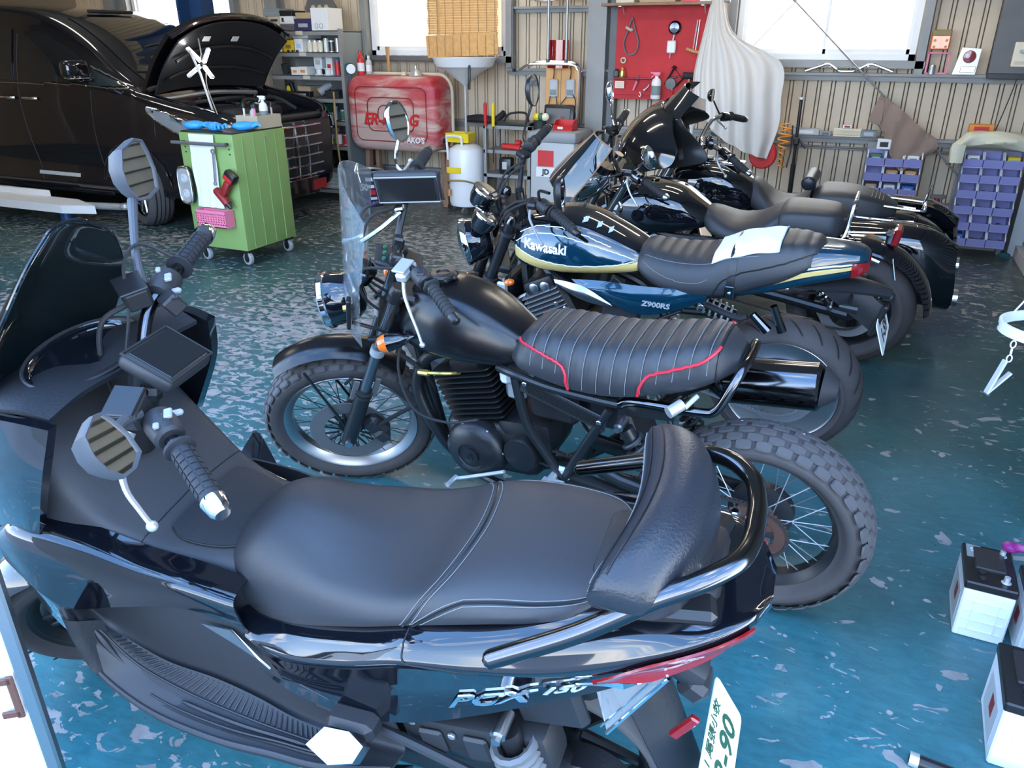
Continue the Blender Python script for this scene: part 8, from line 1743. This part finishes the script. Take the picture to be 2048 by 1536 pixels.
MB().rings(g).build('cover_body', 'cloth_grey', o, ang=80); MB().tube([(.30*cos(a), .26*sin(a), .012) for a in [2*pi*k/20 for k in range(20)]], .012, closed=True, seg=6).build('elastic_hem', 'cloth_grey', o)
o = thing('teal_cap', 'dark teal cap hanging on the wall behind the fairing', 'cap', (-1.16, 7.13, .93)); MB().ball((0, 0, 0), .11, 16, (.85, .45, 1.1)).build('crown', 'teal_cloth', o); MB().grid([[(-.09+.03*j, -.05-.05*i, -.08-.02*i) for j in range(7)] for i in range(3)], .006).build('brim', 'teal_cloth', o)
o = thing('work_glove', 'dark green work glove on the rail behind the cruiser mirror', 'glove', (-1.94, 7.12, .835)); MB().ball((0, 0, .03), .05, 12, (1.2, .6, .6)).build('palm', 'teal_cloth', o)
for q in range(4): MB().tube([(.03, -.02+.012*q, .035), (.09, -.03+.02*q, .06-.014*q)], [.013, .010], seg=8).build('finger', 'teal_cloth', o)
o = thing('red_box', 'small red box on the rail behind the fairing', 'box', (-1.84, 7.10, .835)); MB().box((0, 0, .04), (.11, .08, .08), bev=.008).build('case', 'red', o); MB().box((0, 0, .083), (.112, .082, .012), bev=.003).build('lid', 'pink', o)
o = thing('hand_truck', 'black tube frame hand truck behind the tourer', 'hand truck', (-1.86, 6.70, 0)); MB().tube([(-.12, 0, .1), (-.12, 0, .72), (-.08, 0, .80), (.08, 0, .80), (.12, 0, .72), (.12, 0, .1)], .014, n=50, seg=8).build('frame', 'satin_black', o); MB().box((0, -.09, .02), (.30, .20, .012)).build('toe_plate', 'steel_dark', o, ang=0)
for sx in (-1, 1): MB().lathe([(.03, -.02), (.09, -.02), (.09, .02), (.03, .02)], (sx*.15, .06, .09), (1, 0, 0), 18).build('wheel', 'rubber', o)
st_ = thing('light_stand', 'tall black telescopic stand against the right wall panels', 'stand', (-.53, 6.95, 0)); MB().tube([(0, 0, .05), (-.01, 0, .62)], .020, seg=12).build('lower_tube', 'satin_black', st_); MB().tube([(-.01, 0, .60), (-.02, 0, 1.12)], .013, seg=12).build('upper_tube', 'satin_black', st_); MB().box((-.012, 0, .80), (.05, .05, .06), bev=.01).tube([(0, 0, .82), (.07, -.02, .75)], .010, seg=8).build('clamp', 'satin_black', st_); MB().lathe([(.012, 0), (.03, .005), (.03, .015), (.01, .02)], (-.02, 0, 1.12), (0, 0, 1), 14).build('head_plate', 'silver', st_)
for a in (.5, 2.6, 4.7): MB().tube([(0, 0, .35), (.2*cos(a), .2*sin(a), .015)], .010, seg=8).build('leg', 'satin_black', st_)
# rail stock right of the sheet
o = thing('spare_handlebar', 'chrome motorcycle handlebar lying on the wall rail under the window', 'handlebar', (-.27, 7.19, 1.318)); MB().tube([(-.30, 0, .01), (-.20, 0, .045), (-.13, 0, .065), (-.07, 0, .03), (-.04, -.01, .012), (.06, -.01, .012), (.10, 0, .03), (.18, 0, .065), (.26, 0, .045), (.35, 0, .012)], .011, n=70, seg=10).build('tube', 'chrome', o); MB().tube([(-.15, .01, .04), (.20, .01, .045)], .006, seg=8).build('cross_bar', 'chrome', o)
def rail_box(name, label, x, z, w_, h_, mt, mark=None, y=7.19, cat_='box'):
    o = thing(name, label, cat_, (x, y, z)); MB().box((0, 0, h_/2), (w_, .07, h_), bev=.004).build('shell', mt, o)
    if mark: MB().box((0, -.037, h_/2), (w_*.6, .003, h_*.5)).build('front_mark', mark, o, ang=0)
    return o
zr = .832
o = thing('slotted_basket', 'cream slotted plastic basket on the lower wall rail', 'basket', (-.175, 7.19, zr)); MB().box((0, .03, .03), (.21, .004, .06)).box((0, 0, .003), (.21, .07, .006)).box((0, -.034, .055), (.21, .004, .012)).box((0, -.034, .008), (.21, .004, .014)).build('shell', 'cream', o, ang=0)
for i in range(14): MB().box((-.098+.015*i, -.034, .03), (.007, .004, .04)).build('slat', 'cream', o, ang=0)
rail_box('white_tray', 'long pale tray at the left of the lower wall rail', -.50, zr, .22, .05, 'grey_light', 'white'); rail_box('small_dish', 'grey dish between the pale tray and the basket', -.34, zr, .09, .035, 'grey_plastic', 'steel_dark'); rail_box('card_box', 'grey card box with print right of the slotted basket', -.01, zr, .12, .055, 'slate', 'grey_light'); rail_box('small_carton', 'tiny red and white carton on the slotted basket', -.18, zr+.062, .07, .03, 'white', 'red_dark', 7.2)
o = rail_box('camera_box', 'white box with black square mark below the brown towel', .115, .765, .10, .075, 'white', 'ink_black', 7.02)
o = rail_box('orange_box', 'flat orange box on the rail above the cream cloth', .78, zr+.07, .17, .06, 'orange', 'red', 7.2)
zr = 1.317
o = thing('amber_lamp', 'amber truck marker lamp fixed above the pink frame', 'lamp', (.375, 7.20, 1.49)); MB().box((0, 0, .07), (.13, .04, .14), bev=.008).build('lens', 'amber_lens', o); MB().box((0, -.0, .115), (.132, .042, .05), bev=.006).build('hood', 'hose_brown', o)
for a in (-.04, .04):
    for c in (.02, .065): MB().cyl((a, -.021, c), (a, -.026, c), .010, 10).build('screw', 'wood', o)
o = thing('pink_frame', 'pink square picture frame standing on the upper rail', 'frame', (.385, 7.21, zr)); 
for p, d in (((0, 0, .005), (.15, .02, .012)), ((0, 0, .15), (.15, .02, .012)), ((-.072, 0, .078), (.012, .02, .16)), ((.072, 0, .078), (.012, .02, .16))): MB().box(p, d, bev=.002).build('bar', 'pink', o)
o = thing('steel_cup', 'steel cup standing in the pink frame', 'cup', (.355, 7.19, zr)); MB().lathe([(.002, 0), (.026, 0), (.022, .06), (.019, .065), (.016, .06), (.02, .01), (.002, .008)], seg=18).build('cup', 'steel', o); MB().lathe([(.0225, .058), (.0225, .064)], seg=18).build('cup_rim', 'chrome', o)
o = thing('tail_lamp', 'silver and red rear lamp unit standing on the upper rail', 'lamp', (.575, 7.19, zr)); MB().add_m(MB().prism([(-.08, 0), (.075, 0), (.085, .18), (-.045, .19)], .05), frame((0, 0, 0), (1, 0, 0), (0, 0, 1))).build('housing', 'silver', o, ang=0); MB().lathe([(.045, 0), (.04, .014), (.002, .018)], (.015, -.026, .125), (0, -1, 0), 22).build('red_lens', 'red_lens', o); MB().lathe([(.018, 0), (.014, .01), (.002, .012)], (.0, -.042, .13), (0, -1, 0), 14).build('bulb', 'white', o); MB().box((.02, -.028, .035), (.10, .01, .045), bev=.004).build('clear_section', 'chrome', o)
eb = thing('control_panel', 'dark metal control board with cream switch on the wall', 'panel', (.86, 7.16, 1.29)); MB().box((0, 0, .42), (.26, .05, .84), bev=.004).build('board', 'steel_dark', eb); MB().box((0, -.03, .02), (.26, .015, .04), bev=.003).build('lower_trim', 'satin_black', eb); MB().box((.06, -.035, .17), (.11, .03, .17), bev=.006).build('switch_plate', 'cream', eb); MB().cyl((.055, -.05, .19), (.055, -.07, .19), .016, 12).box((.06, -.068, .185), (.05, .012, .012), (0, .5, 0), bev=.003).build('switch_knob', 'steel', eb); MB().box((.06, -.052, .115), (.08, .006, .02), bev=.002).build('switch_label', 'beige', eb); MB().tube([(.07, -.02, .08), (.065, -.01, -.05), (.03, .02, -.30), (.0, .05, -.46)], .004, n=16, seg=6).build('wire', 'satin_black', eb)
# ---------------------------------------------------------------- bin racks
RW = ['top', 'second', 'third', 'fourth', 'fifth', 'bottom']; CL = ['left', 'middle', 'right']
binm = None
def rack(ox, nm, fill, rowz, lean=.02):
    global binm
    for r in range(6):
        for c in range(3):
            x_ = ox+.134*c; y_ = 6.99+.016*r*-1+.05; z_ = rowz[r]
            o = thing('parts_bin', 'purple parts bin, %s column, %s row of the %s' % (CL[c], RW[r], nm), 'bin', (x_, y_, z_), group='purple parts bins in the %s' % nm)
            if binm is None:
                a = hopper(.128, .17, .112).build('bin_shell', 'bin_purple', o, ang=0); e_ = MB().tube([(-.062, -.086, .062), (-.062, -.03, .112)], .005, seg=6).build('side_rim', 'white', o); e2 = MB().tube([(.062, -.086, .062), (.062, -.03, .112)], .005, seg=6).build('side_rim', 'white', o); binm = (a.data, e_.data, e2.data)
                MB().box((0, -.095, .006), (.128, .03, .012)).build('front_foot', 'bin_purple', o, ang=0)
            else:
                for q, nm2 in zip(binm, ('bin_shell', 'side_rim', 'side_rim')): k = bpy.data.objects.new(nm2, q); COL.objects.link(k); k.parent = o
            f_ = fill.get((r, c))
            if f_ and f_ == 'screws':
                random.seed(r*7+c); m = MB()
                for q in range(46): a_ = random.random()*pi; p = V((random.uniform(-.05, .05), random.uniform(-.07, .05), .012+.035*random.random())); d = V((cos(a_), sin(a_), random.uniform(-.4, .4)))*.012; m.tube([p-d, p+d], .0035, seg=5)
                k = m.build('loose_screws', 'scrap', o, ang=0); k['kind'] = 'stuff'
            elif f_:
                MB().box((0, -.005, .048), (.085, .11, .075), bev=.006).build('inner_box', f_, o); MB().box((0, -.063, .05), (.05, .004, .035)).build('box_front', 'grey_light' if f_ != 'white' else 'slate', o, ang=0)
RZ = [.755, .632, .506, .380, .255, .130]
S_ = 'screws'
rack(.755, 'corner rack', {(0, 0): 'white', (0, 1): S_, (0, 2): 'yellow', (2, 0): S_, (2, 1): S_, (3, 0): S_, (3, 1): S_, (3, 2): S_, (4, 2): S_, (5, 0): 'blue', (5, 1): S_, (5, 2): S_}, [z_-.095 for z_ in [.762, .650, .535, .418, .298, .178]])
rack(.075, 'rack under the brown towel', {(0, 0): 'green_dark', (0, 2): 'white', (1, 1): 'wood', (1, 2): 'wood', (2, 0): 'cardboard', (2, 1): 'white', (2, 2): 'blue', (3, 0): S_, (4, 1): S_}, [z_-.095 for z_ in [.735, .622, .508, .392, .276, .160]])
for ox, nm in ((.755, 'corner bin rack'), (.075, 'bin rack under the brown towel')):
    o = thing('rack_frame', 'steel louvre stand holding the '+nm, 'rack', (ox+.134, 7.165, 0)); MB().box((0, .0, .40), (.42, .012, .80), bev=.002).build('louvre_panel', 'steel_grey', o, ang=0)
    for sx in (-1, 1): MB().box((sx*.195, -.03, .03), (.03, .16, .06)).build('foot', 'steel_grey', o, ang=0)
    for r in range(6): MB().box((0, -.012, .12+.115*r), (.40, .016, .006)).build('louvre', 'steel_grey', o, ang=0)
js = thing('jack_stand', 'red steel jack stand standing by the bin rack', 'jack stand', (.57, 6.98, 0)); MB().tube([(0, 0, .08), (0, 0, .33)], [.045, .035], seg=14).build('tube', 'red_dark', js); MB().tube([(0, 0, .30), (0, 0, .42)], .022, seg=12).build('post', 'red_dark', js); MB().box((0, 0, .43), (.11, .05, .025), bev=.005).build('saddle', 'steel_dark', js)
for a in (.4, 2.0, 3.6, 5.2): MB().tube([(0, 0, .26), (.06*cos(a), .06*sin(a), .18), (.12*cos(a), .12*sin(a), .012)], .011, n=10, seg=8).build('leg', 'red_dark', js)
o = thing('green_cloth', 'small green rag on the floor in the corner', 'rag', (1.11, 6.93, 0)); MB().ball((0, 0, .025), .045, 12, (1, .7, .55)).build('rag_ball', 'teal_cloth', o); MB().tube([(-.03, -.01, .012), (.04, -.02, .014)], .012, seg=8).build('rag_fold', 'teal_cloth', o)
# ---------------------------------------------------------------- foreground right: batteries, tube, peg hanger
def battery(label, x, y, rz, sz=(.125, .20, .20), z=0, lab=True, handle=False):
    o = thing('car_battery', label, 'battery', (x, y, z), (0, 0, rz), 'car batteries by the right wall'); w_, d, h_ = sz
    MB().box((0, 0, h_*.40), (w_, d, h_*.80), bev=.004).build('case', 'white_gloss', o); MB().box((0, 0, h_*.865), (w_+.004, d+.004, h_*.13), bev=.004).build('cover', 'satin_black', o); MB().box((0, d*.12, h_*.94), (w_*.62, d*.55, .012), bev=.003).build('top_step', 'plastic_black', o)
    for sy in (-1, 1): t_ = MB().lathe([(.013, 0), (.0085, .003), (.0075, .018), (.001, .019)], (w_*.28, sy*d*.33, h_*.935), (0, 0, 1), 14).build('terminal', 'pale_metal', o)
    for i in range(6): MB().lathe([(.009, 0), (.009, .004), (.001, .004)], (-w_*.18, -d*.36+d*.145*i, h_*.935), (0, 0, 1), 10).build('vent_plug', 'plastic_black', o)
    for q in range(4): MB().box((0, -d/2-.0012, h_*(.15+.16*q)), (w_*.80, .0025, .003)).build('case_rib', 'white_gloss', o, ang=0)
    for q in (-.25, .25): MB().box((w_*q, -d/2-.0012, h_*.40), (.003, .0025, h_*.52)).build('case_rib', 'white_gloss', o, ang=0)
    MB().box((-w_/2-.001, 0, h_*.38), (.0015, d*.7, h_*.5)).build('side_label', 'grey_light', o, ang=0); MB().box((-w_/2-.002, -d*.05, h_*.44), (.0015, d*.18, h_*.22)).build('label_mark', 'red_dark', o, ang=0)
    if lab: MB().box((-w_*.30, d*.30, h_*.937), (w_*.30, d*.32, .002)).build('top_sticker', 'slate', o, ang=0); text('60', .022, .0005).build('sticker_print', 'white', o, Mx.Translation((-w_*.30, d*.32, h_*.945)) @ Mx.Rotation(pi/2, 4, 'Z'), ang=0)
    return o
battery('white car battery with a sticker on its black top, furthest of the batteries', .515, 2.185, -.03)
battery('white car battery with plain black top, nearest of the batteries', .565, 1.735, -.04, (.135, .215, .205), lab=False)
battery('white car battery behind the sticker battery by the wall', .665, 2.14, .0, (.13, .20, .195), lab=False)
battery('white car battery half hidden at the right edge between two others', .69, 1.90, .05, (.13, .20, .195), lab=False)
o = thing('purple_handle', 'purple plastic strap lying across the rear batteries', 'strap', (.63, 2.26, .198)); MB().tube([(-.07, .0, .01), (-.04, -.02, .035), (.05, -.02, .03), (.10, .0, .01)], .012, n=14, seg=8, sq=(1, .6)).build('strap', 'purple', o); MB().ball((-.06, 0, .02), .022, 10, (1.2, 1, .7)).build('clip', 'purple', o)
o = thing('door_panel', 'pale blue glass panel in white frame leaning on the right wall', 'panel', (.78, 2.58, 0), (0, 0, .2)); MB().box((0, 0, .22), (.02, .40, .40), bev=.003).build('glass', 'label_blue', o); 
for p, d in (((0, 0, .012), (.03, .44, .024)), ((0, 0, .43), (.03, .44, .024)), ((0, -.21, .22), (.03, .024, .44)), ((0, .21, .22), (.03, .024, .44))): MB().box(p, d, bev=.003).build('frame_bar', 'white_gloss', o)
o = thing('steel_tube', 'black tube with a steel end lying on the floor near the batteries', 'tube', (.43, 1.545, .017), (0, 0, -.10)); MB().tube([(-.09, 0, 0), (.35, 0, 0)], .016, seg=14).build('tube', 'satin_black', o); MB().tube([(-.105, 0, 0), (-.085, 0, 0)], .017, seg=14).build('end_cap', 'pale_metal', o); MB().lathe([(.012, 0), (.002, .0005)], (-.106, 0, 0), (-1, 0, 0), 12).build('bore', 'ink_black', o)
ph = thing('peg_hanger', 'white oval clothes peg hanger hanging at the right edge', 'hanger', (.635, 2.32, .855))
ov = [(.235*cos(2*pi*k/48), .16*sin(2*pi*k/48)) for k in range(48)]
for rr, nm in ((1, 'ring'), (.62, 'inner_ring')): MB().rings([[(a*rr, c*rr, -.014) for a, c in ov], [(a*rr, c*rr, .014) for a, c in ov], [(a*rr*.965, c*rr*.965, .014) for a, c in ov], [(a*rr*.965, c*rr*.965, -.014) for a, c in ov]], closed=True).build(nm, 'white_gloss', ph, ang=30)
for k in range(0, 48, 8): MB().cyl((ov[k][0]*1.001, ov[k][1]*1.001, 0), (ov[k][0]*1.012, ov[k][1]*1.012, 0), .005, 8).build('peg_hole', 'ink_black', ph)
for a in (.4, 2.5, 4.4): MB().tube([(.235*cos(a), .16*sin(a), .012), (0, 0, .45)], .0025, seg=5).build('cord', 'white', ph)
MB().tube([(0, 0, .45), (0, 0, 2.62)], .003, seg=5).build('hang_line', 'white', ph)
for k in (28, 40, 10):
    px, py = ov[k]; cpt = V((px*1.0, py*1.0, -.014)); c1 = MB()
    for q in range(3): c1.tube([cpt+V((.006*cos(a), 0, -.012-.020*q+.010*sin(a))) if q % 2 == 0 else cpt+V((0, .006*cos(a), -.012-.020*q+.010*sin(a))) for a in [2*pi*j/10 for j in range(10)]], .0018, closed=True, seg=5)
    cl_ = c1.build('chain', 'white', ph); M = Mx.Translation(cpt+V((0, 0, -.065))) @ Mx.Rotation(R(24), 4, 'Z') @ Mx.Rotation(R(22), 4, 'Y')
    MB().box((-.006, 0, -.045), (.006, .020, .10), (0, -.10, 0), bev=.002).box((.012, 0, -.055), (.005, .018, .075), (0, .32, 0), bev=.002).build('peg', 'grey_light', cl_, M)
# ---------------------------------------------------------------- foreground left: white board in an aluminium frame
wbd = thing('sign_board', 'white board in an aluminium frame at the left edge', 'board', (-1.13, .555, 0), (0, 0, R(38)))
MB().box((0, 0, .46), (.024, .022, .92), bev=.004).build('frame_post', 'alloy', wbd); MB().box((-.30, .0, .46), (.575, .010, .88), bev=.002).build('panel', 'white_board', wbd); MB().box((-.30, 0, .91), (.60, .024, .022), bev=.003).build('frame_rail', 'alloy', wbd); MB().box((-.30, 0, .02), (.60, .024, .022), bev=.003).build('frame_rail', 'alloy', wbd)
MB().box((-.018, -.013, .56), (.012, .006, .09), bev=.002).box((-.03, -.013, .595), (.03, .006, .014), bev=.002).box((-.03, -.013, .525), (.03, .006, .014), bev=.002).build('latch', 'rust', wbd)
for x_ in (-.05, -.55): MB().box((x_, 0, .006), (.03, .30, .012), bev=.003).build('foot', 'alloy', wbd)
